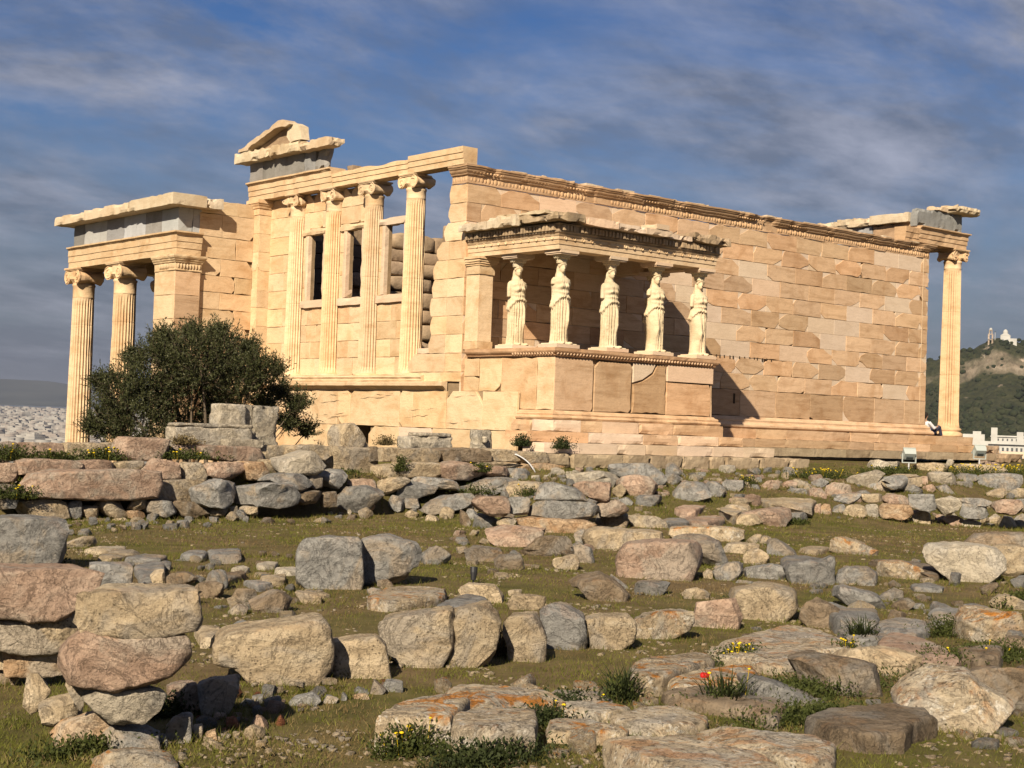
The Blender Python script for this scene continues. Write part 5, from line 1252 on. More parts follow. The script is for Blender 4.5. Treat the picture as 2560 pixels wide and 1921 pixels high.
# stones: group form material x y z yaw depth roundness | outline in centimetres
STONES = """
LW F p -13.61 -4.6 -1.08 0.0 0.26 0.2 | -4,34 26,35 27,7 -2,0 -23,0 -24,34
LW F p -12.91 -4.6 -1.02 0.0 0.32 0.2 | -44,29 34,29 37,2 14,1 -42,0
LW F c -12.16 -4.6 -1.01 0.0 0.38 0.2 | -38,29 35,30 38,0 -36,0
LW F c -11.6 -4.6 -1.01 0.0 0.2 0.2 | -20,30 19,31 20,2 -19,0
LW F p -11.16 -4.9 -1.0 0.0 0.47 0.28 | -40,41 48,40 47,20 30,1 -38,0 -47,18
LW F p -10.25 -4.6 -0.97 0.0 0.35 0.2 | -35,24 33,27 36,4 -34,0
LW F p -9.32 -4.7 -1.0 0.0 0.55 0.22 | -64,29 70,29 73,2 18,0 -35,5 -62,18
LW F c -8.25 -4.6 -0.96 0.0 0.31 0.2 | -31,27 28,28 31,5 -28,0
LW F c -7.48 -4.6 -0.95 0.0 0.47 0.2 | -48,27 45,29 47,0 -44,0
LW F p -13.8 -5.2 -1.39 0.0 0.35 0.3 | -6,31 20,32 22,9 10,1 -5,0 -20,5 -21,29
LW F p -13.1 -5.2 -1.26 0.0 0.44 0.28 | -48,21 -26,26 47,25 62,18 62,6 8,4 -23,3 -38,0 -44,15
LW F p -12.2 -5.15 -1.24 0.0 0.38 0.28 | -33,23 38,24 44,7 3,0 -25,2 -27,19
LW F c -11.5 -5.15 -1.19 0.0 0.34 0.25 | -25,16 22,19 24,3 -20,0
LW F p -11.02 -5.3 -1.32 0.0 0.47 0.35 | -31,34 -9,36 42,27 46,11 22,0 -21,1 -16,14 -32,15
LW F c -10.29 -5.25 -1.36 0.0 0.4 0.33 | -29,34 28,34 28,20 18,1 -18,0 -27,17
LW F p -9.58 -5.25 -1.34 0.0 0.54 0.33 | -40,34 25,34 32,19 27,2 2,0 -45,8
LW F o2 -9.01 -5.3 -1.32 0.0 0.46 0.3 | -29,33 15,33 29,15 28,0 -18,0 -25,15
LW F c -8.54 -5.1 -1.2 0.0 0.3 0.3 | -21,25 11,25 16,0 -7,0
LW F p -12.49 -5.75 -1.66 0.0 0.71 0.22 | -121,40 -86,45 5,45 64,49 115,52 116,34 105,3 10,4 -89,0 -120,7
LW F b -14.01 -5.8 -1.64 0.0 0.42 0.3 | -8,23 27,22 30,2 -7,0 -21,0 -22,21
LW F g -14.1 -6.0 -1.79 0.0 0.3 0.35 | -5,23 22,20 24,3 -4,0 -18,1 -19,23
LW F c -13.36 -5.85 -1.96 0.0 0.58 0.4 | -44,29 -1,34 37,24 40,7 0,0 -32,5
LW F g -12.83 -5.85 -1.99 0.0 0.22 0.3 | -13,26 11,34 14,0 -12,5
LW F c -12.5 -5.85 -1.97 0.0 0.26 0.35 | -16,20 11,21 13,1 -8,0
LW F c -12.12 -5.85 -1.98 0.0 0.39 0.4 | -24,26 -3,33 22,29 26,5 -1,0 -20,3
LW F c -11.62 -5.9 -1.86 0.0 0.32 0.4 | -20,4 -14,19 16,22 19,11 0,0
LW F o2 -11.67 -5.9 -1.99 0.0 0.3 0.4 | -17,15 16,12 16,2 -15,0
LW F g -11.2 -5.95 -1.96 0.0 0.51 0.42 | -30,26 -12,30 19,26 34,8 9,0 -22,6
LW F c -10.71 -5.5 -1.7 0.0 0.49 0.3 | -50,35 37,37 44,18 34,2 -9,0 -55,4
LW F b -10.59 -5.95 -1.97 0.0 0.51 0.42 | -36,29 4,26 28,12 20,0 -15,1
LW F g -10.25 -6.15 -1.78 0.0 0.7 0.38 | -44,18 -36,36 -2,50 19,47 43,41 44,1 3,0 -26,5
LW F g -9.23 -6.15 -1.78 0.0 0.8 0.38 | -54,17 -42,40 -24,43 38,39 61,24 55,6 6,0 -40,6
LW F g -8.48 -5.75 -1.54 0.0 0.79 0.4 | -53,18 -38,33 19,37 38,26 46,10 20,0 -31,12
LW F w -8.1 -5.45 -1.2 0.0 0.77 0.38 | -52,29 -22,32 7,43 27,38 44,19 42,5 -1,0 -46,1
LW F g -7.84 -5.6 -1.48 0.0 0.27 0.4 | -20,24 2,31 13,22 10,4 -6,0
LW F c -10.18 -6.1 -1.94 0.0 0.29 0.45 | -15,12 17,14 13,1 -15,0
LW F c -9.9 -6.15 -1.93 0.0 0.19 0.45 | -11,15 10,17 9,1 -7,0
LW F c -9.62 -6.2 -1.91 0.0 0.34 0.45 | -21,0 -10,15 14,12 16,0
LW F p -12.85 -6.1 -2.11 0.0 0.26 0.4 | -15,11 13,12 14,2 -12,0
LW F b -12.46 -6.1 -2.09 0.0 0.42 0.4 | -24,11 21,12 23,1 -20,0
LW F c -12.05 -6.1 -2.06 0.0 0.22 0.4 | -12,8 9,10 12,0 -9,0
LW F g -7.29 -5.4 -1.47 0.0 0.56 0.35 | -31,23 0,36 27,35 31,15 2,0 -29,9
LW F b -8.22 -6.0 -1.76 0.0 0.46 0.4 | -29,23 29,26 27,4 -27,0
LW F b -7.72 -5.9 -1.81 0.0 0.23 0.4 | -14,26 12,29 15,3 -13,0
SP F c -6.32 -4.35 -0.69 0.0 0.54 0.25 | -26,26 -15,43 5,49 34,16 26,0 -23,1
SP F c -6.23 -4.4 -1.31 0.0 0.71 0.2 | -54,62 -25,60 43,60 47,40 47,2 13,0 -19,2 -52,5
SP F c -6.0 -4.42 -0.7 0.0 0.26 0.3 | -11,10 0,18 18,0 -7,1
RW F b -5.87 -4.7 -0.96 0.0 0.17 0.25 | -12,28 10,30 12,1 -10,0
RW F c -5.54 -4.75 -0.95 0.0 0.35 0.25 | -25,26 22,28 25,2 -22,0
RW F c -4.77 -4.8 -0.97 0.0 0.63 0.3 | -58,26 20,30 47,22 41,1 -50,0
RW F b -3.61 -4.7 -0.94 0.0 0.72 0.2 | -80,25 61,29 64,2 -44,0
RW F c -2.54 -4.7 -0.92 0.0 0.53 0.2 | -44,26 41,26 44,0 -41,1
RW F c -1.7 -4.75 -0.94 0.0 0.54 0.22 | -45,25 42,24 45,1 -42,0
RW F c -5.82 -5.1 -1.29 0.0 0.39 0.3 | -25,25 20,29 31,5 -1,0 -24,1
RW F c -5.03 -5.1 -1.26 0.0 0.55 0.25 | -54,30 52,30 55,2 -7,0 -47,1
RW F p -4.09 -5.3 -1.3 0.0 0.81 0.38 | -58,6 -49,29 4,37 31,27 58,11 36,0 -22,1
RW F c -2.9 -5.0 -1.09 0.0 0.63 0.25 | -64,15 61,17 62,5 -59,0
RW F p -3.18 -5.4 -1.26 0.0 0.64 0.4 | -35,15 -17,26 31,24 36,1 -16,0
RW F g -2.47 -5.4 -1.29 0.0 0.55 0.4 | -37,23 10,24 32,11 29,0 -34,0
RW F o2 -1.57 -5.0 -1.26 0.0 0.69 0.35 | -63,29 13,31 52,23 48,0 -50,3
CF F p -6.5 -5.42 -1.59 -0.6 0.46 0.4 | -39,27 8,31 23,25 27,0 1,1 -20,16
CF F c -5.84 -5.44 -1.62 -0.62 0.48 0.4 | -34,33 35,38 27,19 -2,0 -26,2
CF F g -4.79 -5.42 -1.5 -0.65 0.96 0.4 | -54,17 -35,26 25,26 52,15 40,1 -28,0
CF F g -5.3 -5.52 -1.74 -0.63 0.66 0.45 | -40,18 -29,38 9,41 42,36 31,19 -13,0
CF F g -6.77 -5.58 -1.94 -0.6 0.73 0.4 | -56,22 -24,53 16,47 49,32 45,23 20,14 -5,0 -45,5
CF F p -6.63 -5.66 -2.05 -0.6 0.27 0.4 | -17,1 -7,23 13,32 17,21 -6,0
CF F g -5.86 -5.61 -1.96 -0.62 0.33 0.35 | -21,15 -8,33 12,35 16,22 13,1 -13,0
CF F g -5.53 -5.66 -1.87 -0.63 0.25 0.3 | -16,20 14,20 16,1 -14,0
CF F g -5.39 -6.52 -1.93 -0.65 0.66 0.35 | -48,18 -36,39 7,42 44,44 62,38 40,17 -6,5 -20,0 -43,8
CF F g -5.06 -6.88 -1.81 -0.67 0.21 0.3 | -13,6 -4,27 13,27 12,2 -9,0
CS F p -6.54 -9.4 -1.75 -0.68 0.4 0.3 | -30,20 -23,33 32,34 36,1 4,0 -19,10
CS F g -6.03 -9.58 -1.73 -0.7 0.31 0.3 | -18,30 21,31 18,2 -4,0 -17,3
CF F g -3.7 -5.82 -1.63 -0.68 1.19 0.4 | -64,10 -4,35 47,41 69,37 -3,0 -45,2
CF F c -3.51 -6.73 -1.65 -0.7 0.59 0.4 | -33,18 -22,37 29,39 41,31 15,8 -30,0
CF F c -6.13 -6.52 -2.07 -0.63 0.25 0.45 | -15,14 -1,23 13,16 2,0
CF F c -5.66 -7.0 -2.05 -0.65 0.25 0.4 | -14,0 -13,27 0,30 15,22 12,1
CS F b -6.54 -8.7 -2.1 -0.67 0.16 0.35 | -8,18 -9,39 4,34 11,18 3,0
CF F c -6.25 -7.29 -2.08 -0.64 0.27 0.4 | -14,0 -9,19 16,19 8,1
CS F g -5.62 -7.76 -2.05 -0.67 0.19 0.4 | -12,24 3,30 10,16 -1,0
CS F g -6.4 -9.12 -2.09 -0.68 0.38 0.4 | -23,3 -14,35 1,35 25,21 10,0
CS F c -6.3 -9.66 -1.94 -0.69 0.29 0.4 | -20,7 -7,17 16,14 12,0 -1,2
CF F p -8.37 -12.36 -2.11 -0.7 0.56 0.35 | -49,10 -44,33 19,41 44,41 42,31 11,5 -25,0
CF F b -10.38 -14.04 -2.09 -0.68 0.51 0.4 | -27,16 -9,26 29,22 24,5 -17,0
CS F g -5.31 -9.87 -1.45 -0.73 0.55 0.35 | -41,15 -32,28 -17,31 21,22 50,12 48,3 8,1 -37,0
CS F g -5.3 -9.9 -1.82 -0.73 0.61 0.3 | -54,21 -47,36 -29,36 61,34 69,21 59,4 15,0 -25,6 -49,4
CS F p -4.33 -10.24 -1.74 -0.76 0.39 0.4 | -26,21 -14,30 13,30 30,16 16,4 -18,0
CS F o2 -5.58 -10.06 -2.09 -0.72 0.67 0.3 | -61,26 -48,33 4,31 69,31 73,21 31,5 -11,0 -58,15
CF F b -9.09 -14.0 -2.11 -0.72 0.44 0.35 | -44,4 -7,39 23,36 30,28 24,9 -2,5 -24,0
CF F b -10.92 -15.27 -2.09 -0.7 0.29 0.4 | -22,14 -11,25 10,27 19,19 15,5 -12,0
CF F c -10.17 -15.54 -2.09 -0.73 0.25 0.35 | -19,21 12,27 17,19 15,5 -8,0 -16,6
CF F g -9.27 -14.91 -2.09 -0.75 0.27 0.35 | -19,30 0,33 12,27 15,5 0,0 -8,18
CF F g -7.0 -12.35 -2.09 -0.74 0.16 0.4 | -11,25 5,33 9,19 -3,0
CS F p -4.51 -9.96 -1.48 -0.76 0.52 0.4 | -37,31 -18,37 25,36 29,15 13,0 -12,10
CS F b -4.06 -10.01 -2.04 -0.76 0.4 0.3 | -29,39 26,36 27,5 -25,0
TF F g -0.39 -6.96 -1.32 -0.78 0.75 0.35 | -67,31 -63,41 6,47 56,46 58,23 39,0 1,2 -31,22
TF F w -1.81 -6.98 -1.37 -0.75 0.7 0.4 | -55,7 -46,26 15,35 52,30 62,5 16,0 -45,4
TF F p -1.46 -7.96 -1.55 -0.78 0.6 0.42 | -41,43 -15,50 28,40 44,25 26,6 -10,0 -32,22
TF F g -0.14 -7.03 -1.32 -0.79 0.64 0.4 | -50,29 -3,35 29,23 26,0 -2,2
TF F g 0.39 -7.19 -1.36 -0.8 0.28 0.35 | -14,28 12,32 19,20 0,0 -16,3
TF F g -0.29 -8.43 -1.63 -0.81 0.56 0.42 | -39,26 -24,44 15,47 34,36 41,3 1,0 -29,5
TF F g 0.69 -8.24 -1.58 -0.83 0.35 0.4 | -25,34 -1,42 19,23 16,7 -9,0
TF F g 1.82 -7.71 -1.46 -0.84 0.29 0.25 | -25,25 -9,30 23,30 21,2 -9,0
TF F c -1.95 -7.98 -1.55 -0.77 0.27 0.4 | -15,17 -1,31 15,16 12,0 -12,5
TF F g -1.84 -8.73 -1.69 -0.79 0.48 0.3 | -27,2 -22,25 22,26 26,16 2,0
TF F g -2.4 -8.61 -1.71 -0.77 0.34 0.4 | -23,12 6,23 16,12 1,0
MF F p 0.74 -8.84 -1.69 -0.84 0.38 0.4 | -20,17 -5,22 22,20 20,3 -17,0
MF F c 0.02 -9.44 -1.81 -0.84 0.5 0.4 | -28,11 -16,22 28,22 26,2 -10,0
MF T p -1.15 -9.22 -1.63 0 0.28 0.3 | -39,-10 62,71 102,67 -34,-56 -92,-72
MF F c -3.35 -10.19 -2.0 -0.79 0.61 0.4 | -35,16 -21,27 19,27 42,14 34,2 -7,0 -32,2
MF T g -2.57 -10.24 -1.82 0 0.29 0.3 | -13,19 58,73 73,29 -35,-55 -84,-65
MF T p -1.86 -10.29 -1.78 0 0.32 0.3 | 8,57 145,106 12,-35 -73,-76 -92,-53
MF F c -0.92 -10.47 -1.99 -0.85 0.56 0.4 | -34,6 -12,24 36,29 37,14 0,0 -28,0
MF F c -7.05 -13.32 -2.12 -0.77 0.86 0.3 | -59,22 -54,37 -34,42 35,42 62,41 65,31 35,25 -1,11 -10,1 -39,0
MF F o -3.94 -12.3 -2.08 -0.83 0.65 0.28 | -66,15 -63,27 12,31 63,29 61,18 33,0 13,4 -53,5
MF F c -3.55 -13.04 -2.07 -0.86 0.26 0.4 | -16,2 -8,17 12,21 12,0
MF F c -5.65 -14.53 -2.09 -0.84 0.41 0.4 | -23,22 29,25 9,12 -15,0
RT1 F p -0.38 -10.39 -2.02 -0.86 0.9 0.4 | -66,6 -54,22 0,36 51,45 63,32 51,23 26,10 6,6 -14,11 -63,0
RT1 F c 0.69 -8.91 -1.71 -0.85 0.42 0.4 | -20,13 -8,23 16,22 26,13 -14,0
RT1 T c 2.52 -8.86 -1.53 0 0.3 0.3 | -48,46 155,150 137,58 -73,-119 -172,-135
RT1 F g 3.58 -8.05 -1.5 -0.88 0.43 0.35 | -31,0 -26,17 26,18 31,0
RT1 F p 3.9 -8.42 -1.61 -0.89 0.35 0.4 | -23,19 -4,32 16,28 20,1 -9,0
RT1 F p 4.59 -8.41 -1.61 -0.91 0.47 0.4 | -27,33 -7,44 29,39 32,22 -6,0 -22,9
RT1 F w 6.8 -7.51 -1.4 -0.92 0.71 0.4 | -44,24 -4,48 24,51 46,38 11,2 -34,0
RT1 F g 7.06 -8.03 -1.51 -0.94 0.64 0.35 | -48,24 -26,47 42,51 44,28 26,3 -39,0
RT1 F g 7.7 -8.28 -1.52 -0.95 0.39 0.4 | -25,16 -15,28 19,30 24,15 -4,0
RT1 F p 8.5 -8.19 -1.49 -0.96 0.29 0.4 | -16,20 5,29 16,15 -5,0
RT1 F g 9.12 -8.24 -1.49 -0.97 0.4 0.4 | -24,16 4,28 26,6 -6,0
RT1 F w 9.72 -5.92 -1.04 -0.94 0.66 0.4 | -43,7 -36,33 -9,36 6,31 39,32 40,6 3,0
RT1 F c 11.58 -6.13 -1.02 -0.96 0.55 0.3 | -48,25 9,30 43,29 45,3 -5,0 -44,6
RT1 F c 13.29 -6.54 -1.03 -0.99 0.72 0.3 | -73,25 -53,29 55,29 71,19 67,0 -67,0
RT1 F w 9.99 -7.48 -1.3 -0.97 0.51 0.35 | -33,31 -19,38 38,39 40,6 3,0 -29,6
RT1 F g 11.37 -7.38 -1.26 -0.99 0.38 0.35 | -29,30 26,27 25,5 -22,0
RT1 F g 10.55 -7.83 -1.36 -0.98 0.39 0.35 | -21,21 22,20 12,1 -13,0
RT1 F g 11.92 -7.96 -1.4 -1.01 0.56 0.3 | -54,42 5,47 58,45 59,8 24,0 -38,7 -53,24
RT1 F p 8.71 -7.51 -1.33 -0.95 0.19 0.3 | -10,27 6,30 11,3 -7,0
RT1 F p 9.22 -7.54 -1.32 -0.96 0.19 0.3 | -10,28 8,28 10,3 -8,0
RT1 T c 9.1 -6.81 -1.02 0 0.3 0.3 | -161,-75 461,303 -62,-76 -238,-152
RT1 F c 10.56 -8.76 -1.61 -1.0 0.4 0.35 | -26,21 -16,33 22,34 25,19 -5,0
RT1 F c 11.52 -8.8 -1.59 -1.02 0.38 0.4 | -26,22 -4,32 20,30 21,0 -11,6
RT1 F p 3.15 -7.64 -1.43 -0.86 0.36 0.4 | -22,14 -12,25 20,27 23,5 -9,0
RT1 F p 3.94 -7.54 -1.39 -0.88 0.31 0.35 | -21,4 -13,21 17,19 18,0
RT1 F c 4.35 -7.6 -1.41 -0.89 0.35 0.35 | -22,25 -2,24 23,14 12,0 -11,2
RT1 F g 5.1 -7.5 -1.38 -0.9 0.33 0.4 | -20,19 0,27 21,17 14,0 -13,2
RT1 F g 2.68 -7.61 -1.41 -0.85 0.21 0.4 | -15,2 -9,15 12,14 12,0
RT2 F g 3.24 -9.8 -1.57 -0.91 0.33 0.35 | -30,7 -19,19 24,24 25,10 0,0
RT2 F c 3.82 -9.98 -1.54 -0.93 0.31 0.3 | -24,18 20,20 20,4 -16,0
RT2 F p 4.63 -10.0 -1.57 -0.94 0.41 0.35 | -29,12 -7,21 27,21 30,1 -22,0
RT2 F g 4.38 -10.91 -1.66 -0.96 0.36 0.35 | -29,25 -23,33 26,36 30,15 15,0 -19,6
RT2 F w 4.7 -11.29 -1.73 -0.98 0.38 0.4 | -23,31 -12,40 21,39 31,25 13,1 -11,0 -20,15
RT2 F g 5.12 -11.7 -1.5 -0.99 0.41 0.35 | -34,14 9,16 34,14 22,0 -5,2 -26,4
RT2 F g 5.15 -11.69 -1.81 -0.99 0.4 0.4 | -29,20 -21,35 9,35 28,20 25,0 -11,1
RT2 F p 5.36 -12.33 -1.66 -1.01 0.45 0.4 | -31,21 -24,32 18,32 33,19 18,2 -14,0
RT2 F g 5.77 -12.47 -1.6 -1.02 0.15 0.4 | -13,27 8,28 8,0 -3,3
RT2 F p 2.31 -9.7 -1.86 -0.89 0.14 0.35 | -8,0 -5,27 8,29 5,0
RT2 F o2 2.48 -9.75 -1.88 -0.9 0.24 0.4 | -15,17 -1,31 15,28 12,3 -10,0
RT2 F g 3.02 -9.67 -1.86 -0.91 0.23 0.35 | -12,14 -7,28 17,25 12,3 -10,0
RT2 F c 3.15 -10.03 -1.94 -0.92 0.34 0.35 | -23,17 -12,36 21,36 25,17 7,1 -18,0
RT2 F w 3.79 -10.03 -1.92 -0.93 0.19 0.3 | -15,32 10,35 12,0 -7,0
RT2 F o2 3.96 -10.52 -1.87 -0.94 0.36 0.32 | -36,16 -30,32 28,33 35,19 32,0 14,2 -8,7 -34,6
RT2 F c 4.62 -10.69 -2.02 -0.96 0.26 0.25 | -17,32 -6,36 20,32 20,0 -17,3
RT2 F p 5.28 -10.73 -2.02 -0.97 0.18 0.4 | -10,23 6,26 10,1 -6,0
RT2 F p 5.08 -11.24 -2.07 -0.98 0.34 0.4 | -23,21 -9,32 19,27 16,7 -2,0
RT2 F w 5.24 -11.56 -2.08 -0.99 0.3 0.4 | -18,21 1,26 20,20 11,0 -14,2
RT2 F c 6.97 -11.01 -2.05 -1.0 0.23 0.4 | -14,18 -2,30 15,27 12,0 -10,2
RT2 F w 6.03 -11.94 -2.11 -1.01 0.28 0.35 | -17,19 -5,38 17,35 18,2 -13,0
RT2 F g 6.54 -11.97 -2.1 -1.02 0.22 0.35 | -16,28 6,42 11,39 12,0 -12,2
RT1 T c -0.11 -9.53 -1.68 0 0.29 0.3 | -52,-15 155,156 114,69 -87,-108 -131,-102
RT1 T g 1.84 -9.63 -1.7 0 0.29 0.3 | -97,-57 99,94 84,45 -85,-81
RT1 T p -1.51 -10.14 -1.78 0 0.3 0.3 | -28,-7 99,104 83,57 -64,-89 -90,-65
H1 F g -14.36 -16.19 -2.13 -0.58 0.56 0.2 | -34,54 -27,64 -19,67 33,69 36,62 40,7 29,0 2,0 -25,1 -33,9
H2 F g -13.53 -16.31 -2.0 -0.62 0.51 0.32 | -42,51 -10,56 22,47 31,38 29,23 14,19 9,4 -17,0 -37,0
H3 F g -11.51 -14.44 -2.1 -0.65 0.32 0.42 | -21,27 -3,34 16,29 19,18 6,2 -17,0
H4 T o -14.52 -18.0 -1.88 0 0.34 0.25 | -57,-14 -20,25 17,51 59,68 70,17 45,-17 2,-38 -45,-47 -70,-44
HS1 F g -14.41 -17.23 -2.08 -0.61 0.18 0.4 | -10,11 3,16 10,14 3,0 -7,0
HS2 F c -15.34 -17.42 -2.08 -0.57 0.25 0.3 | -17,19 11,15 8,0 -2,0
HS3 F b -13.85 -16.62 -2.08 -0.62 0.19 0.45 | -10,15 4,18 10,3 -4,0
HS4 T g -14.39 -18.77 -1.88 0 0.34 0.3 | -40,-9 49,54 47,24 8,-26 -64,-43
HS5 F c -13.61 -18.07 -2.09 -0.68 0.34 0.4 | -27,15 -12,27 8,27 21,19 16,4 -5,0
HS6 F c -13.69 -18.82 -2.08 -0.71 0.19 0.25 | -16,14 -12,23 22,23 18,12 1,0 -13,3
HS7 F c -12.9 -17.74 -2.07 -0.7 0.13 0.4 | -8,12 7,13 5,1 -4,0
K1 F c -18.02 -21.21 -2.12 -0.55 0.58 0.25 | -45,41 -35,46 0,52 29,57 35,50 38,36 37,11 22,2 5,0 -13,6 -30,23 -43,24
K2 F c -17.37 -21.33 -2.1 -0.6 0.38 0.22 | -23,33 9,39 16,32 20,7 13,4 -14,0 -22,3
K3 F c -16.69 -21.13 -2.12 -0.64 0.37 0.25 | -31,43 -19,48 21,55 23,53 28,40 27,34 16,10 9,0 0,2 -15,13 -28,26 -33,35
K4 F c -16.34 -21.31 -2.14 -0.67 0.36 0.25 | -17,54 12,61 15,56 22,51 20,34 13,12 -3,4 -28,0 -21,11 -12,34
K5 F c -15.78 -21.28 -2.11 -0.71 0.31 0.22 | -16,44 11,47 12,42 17,30 18,9 -2,0 -11,4 -13,22 -17,31
K6 F g -15.03 -20.92 -2.12 -0.73 0.33 0.28 | -21,42 -12,48 5,45 16,41 19,29 21,6 4,3 -13,0 -18,25
K7 F c -14.66 -21.11 -2.11 -0.76 0.34 0.22 | -21,34 -10,37 19,38 22,27 20,17 3,4 -15,0 -18,19
K8 F o -13.81 -20.9 -2.1 -0.8 0.32 0.22 | -25,29 -5,33 27,35 28,25 24,18 -4,3 -21,0 -23,19
K9 F p -12.72 -20.58 -2.1 -0.83 0.37 0.32 | -24,19 -20,32 9,38 13,27 23,19 21,4 -2,0 -20,0
K10 F c -11.65 -20.31 -2.1 -0.87 0.56 0.26 | -42,31 -8,40 21,43 26,33 28,20 16,5 0,0 -17,0 -24,20
FG T o -18.42 -23.51 -1.78 0 0.44 0.22 | -42,-9 -18,14 16,34 41,30 36,8 2,-22 -10,-35 -25,-21
FG T o3 -18.15 -23.85 -1.81 0 0.41 0.2 | -16,23 11,33 41,16 22,-8 1,-31 -20,-24 -39,-9
FG T o -17.49 -23.07 -1.86 0 0.36 0.25 | -19,30 2,46 31,17 39,0 37,-23 14,-23 -9,-22 -20,-22 -43,-15 -32,13
FG T g -16.77 -23.08 -1.92 0 0.3 0.3 | -9,27 21,-3 7,-18 -19,-7
FG T o -17.01 -23.45 -1.92 0 0.3 0.3 | -11,27 20,19 23,-10 2,-21 -14,-17 -20,3
FG T o3 -16.88 -23.94 -1.91 0 0.31 0.25 | -29,18 12,32 35,23 27,-12 10,-26 -19,-25 -36,-10
FG T o -17.53 -23.91 -1.91 0 0.31 0.22 | -14,21 2,29 19,14 20,-17 9,-27 -6,-19 -30,0
FG T o3 -17.77 -24.96 -1.85 0 0.37 0.2 | -11,49 7,53 31,29 42,-16 33,-35 13,-56 -22,-45 -43,-32 -28,18 -22,37
FG T o3 -16.88 -24.8 -1.91 0 0.31 0.25 | -2,57 16,32 37,-4 27,-24 0,-44 -22,-44 -24,-4 -31,30
FI T b -15.81 -24.77 -1.87 0 0.35 0.2 | -45,23 -17,33 35,30 71,20 62,0 33,-18 2,-23 -30,-40 -50,-29 -61,3
FJ F o3 -15.04 -24.74 -2.09 -0.98 0.47 0.38 | -35,29 -31,39 -22,44 -12,45 1,42 15,32 33,26 42,18 41,4 29,0 15,1 2,3 -17,7 -26,12 -35,20
FK F b -14.22 -24.62 -2.09 -1.01 0.36 0.4 | -27,30 -9,36 18,39 18,0 10,0 -10,17
FL F b -14.66 -23.52 -2.08 -0.91 0.47 0.45 | -34,23 -22,31 -9,34 9,32 23,27 34,17 34,3 20,0 -1,2 -22,3 -32,7
FM T o3 -13.76 -22.27 -1.9 0 0.32 0.25 | -77,10 -34,36 25,56 123,94 128,81 94,23 63,-20 34,-36 4,-29 -42,-58 -66,-62 -88,-65 -79,-22 -86,-11
FN T o -15.68 -22.82 -1.84 0 0.38 0.25 | -39,5 6,32 79,40 46,0 0,-15 -38,-32 -55,-30
FN T o -15.5 -23.1 -1.89 0 0.33 0.25 | -36,14 10,35 77,28 50,2 -8,-29 -32,-30 -61,-21
FO T b -16.09 -23.8 -1.9 0 0.32 0.3 | -15,44 15,55 30,44 32,1 34,-18 -4,-44 -24,-55 -21,-34 -19,-14 -29,21
FP F g -15.41 -23.66 -2.07 -0.88 0.48 0.4 | -34,16 -25,23 -15,25 -7,22 7,16 25,6 34,2 25,0 5,3 -13,5
FQ T p -12.63 -22.79 -1.9 0 0.32 0.28 | 5,43 59,73 72,64 42,17 4,-31 -33,-66 -57,-72 -51,-34 -40,6
FR F c -13.58 -23.08 -2.08 -0.93 0.5 0.4 | -36,18 -26,26 -10,27 7,25 24,20 36,14 19,2 8,0 0,4 -21,14
FS T g -11.39 -21.77 -1.91 0 0.31 0.3 | -29,12 23,38 60,40 54,12 6,-27 -48,-47 -67,-27
FS T g -12.33 -21.97 -1.9 0 0.32 0.3 | -15,17 26,32 51,21 15,-19 -34,-38 -42,-14
FU F b -11.53 -20.95 -2.1 -0.9 0.35 0.38 | -26,30 -4,34 12,25 22,15 24,2 -6,0 -23,17
FS T g -11.32 -21.04 -1.86 0 0.36 0.3 | 33,68 61,73 16,18 33,-2 -22,-51 -74,-76 -47,-30
FW F g -9.92 -20.16 -2.08 -0.92 0.46 0.4 | -32,24 -15,30 9,25 21,20 25,6 15,0 4,5 -27,18
FX F g -9.02 -19.93 -2.08 -0.94 0.22 0.35 | -16,14 -1,22 9,19 11,5 -3,0
FX F b -9.7 -20.52 -2.08 -0.95 0.21 0.35 | -11,13 6,21 15,17 2,0 -11,1
FY F o -11.02 -22.44 -2.11 -1.0 0.5 0.35 | -34,19 -17,39 -1,41 36,38 37,5 16,6 9,3 -7,0 -19,2 -22,10
FZ F c -8.4 -21.06 -2.08 -1.01 0.34 0.35 | -24,13 -10,22 18,24 18,3 -3,0
FS T g -9.98 -21.33 -1.91 0 0.31 0.3 | -13,18 27,33 55,10 -15,-33 -54,-28
FS T g -9.12 -21.1 -1.92 0 0.3 0.3 | 1,18 30,26 1,-21 -32,-23
FS T b -12.51 -23.34 -1.88 0 0.34 0.3 | 6,27 58,15 -6,-22 -37,-24 -21,3
FS F b -11.46 -23.0 -2.07 -1.02 0.23 0.4 | -13,14 -3,20 12,20 13,0 -10,0
U1 F w -5.82 -18.76 -2.12 -0.99 0.64 0.25 | -57,53 -48,58 3,61 35,57 50,46 49,28 43,10 14,0 -11,7 -32,25 -47,36
U2 F c -4.7 -18.71 -2.0 -1.02 0.44 0.28 | -36,35 -11,44 25,43 26,11 5,0 -8,4
U3 F b 0.89 -14.91 -2.12 -1.0 0.73 0.4 | -63,9 -58,27 -2,35 33,38 58,36 59,8 11,5 -39,0
U4 F o -3.82 -15.36 -2.1 -0.92 0.53 0.32 | -38,9 -31,32 -8,37 22,23 38,17 36,3 15,2 -35,0
U5 F g -7.85 -18.5 -2.09 -0.92 0.36 0.3 | -26,23 -12,30 12,31 26,24 23,3 2,0 -24,1
U6 F g -8.36 -18.16 -2.1 -0.89 0.39 0.28 | -33,28 -20,33 1,36 10,35 29,45 31,7 6,0 -24,8
U6 T g -6.61 -16.67 -1.88 0 0.34 0.3 | 7,50 60,67 70,11 -27,-58 -110,-69
U7 F g -8.47 -17.57 -2.08 -0.86 0.39 0.35 | -31,19 -1,28 16,23 25,4 18,0 -27,3
U8 F g -5.3 -15.1 -2.09 -0.87 0.38 0.3 | -21,30 -7,34 15,23 27,6 3,0 -17,3
U9 F c -6.75 -15.88 -2.1 -0.86 0.31 0.35 | -20,19 3,31 15,23 18,6 -15,0
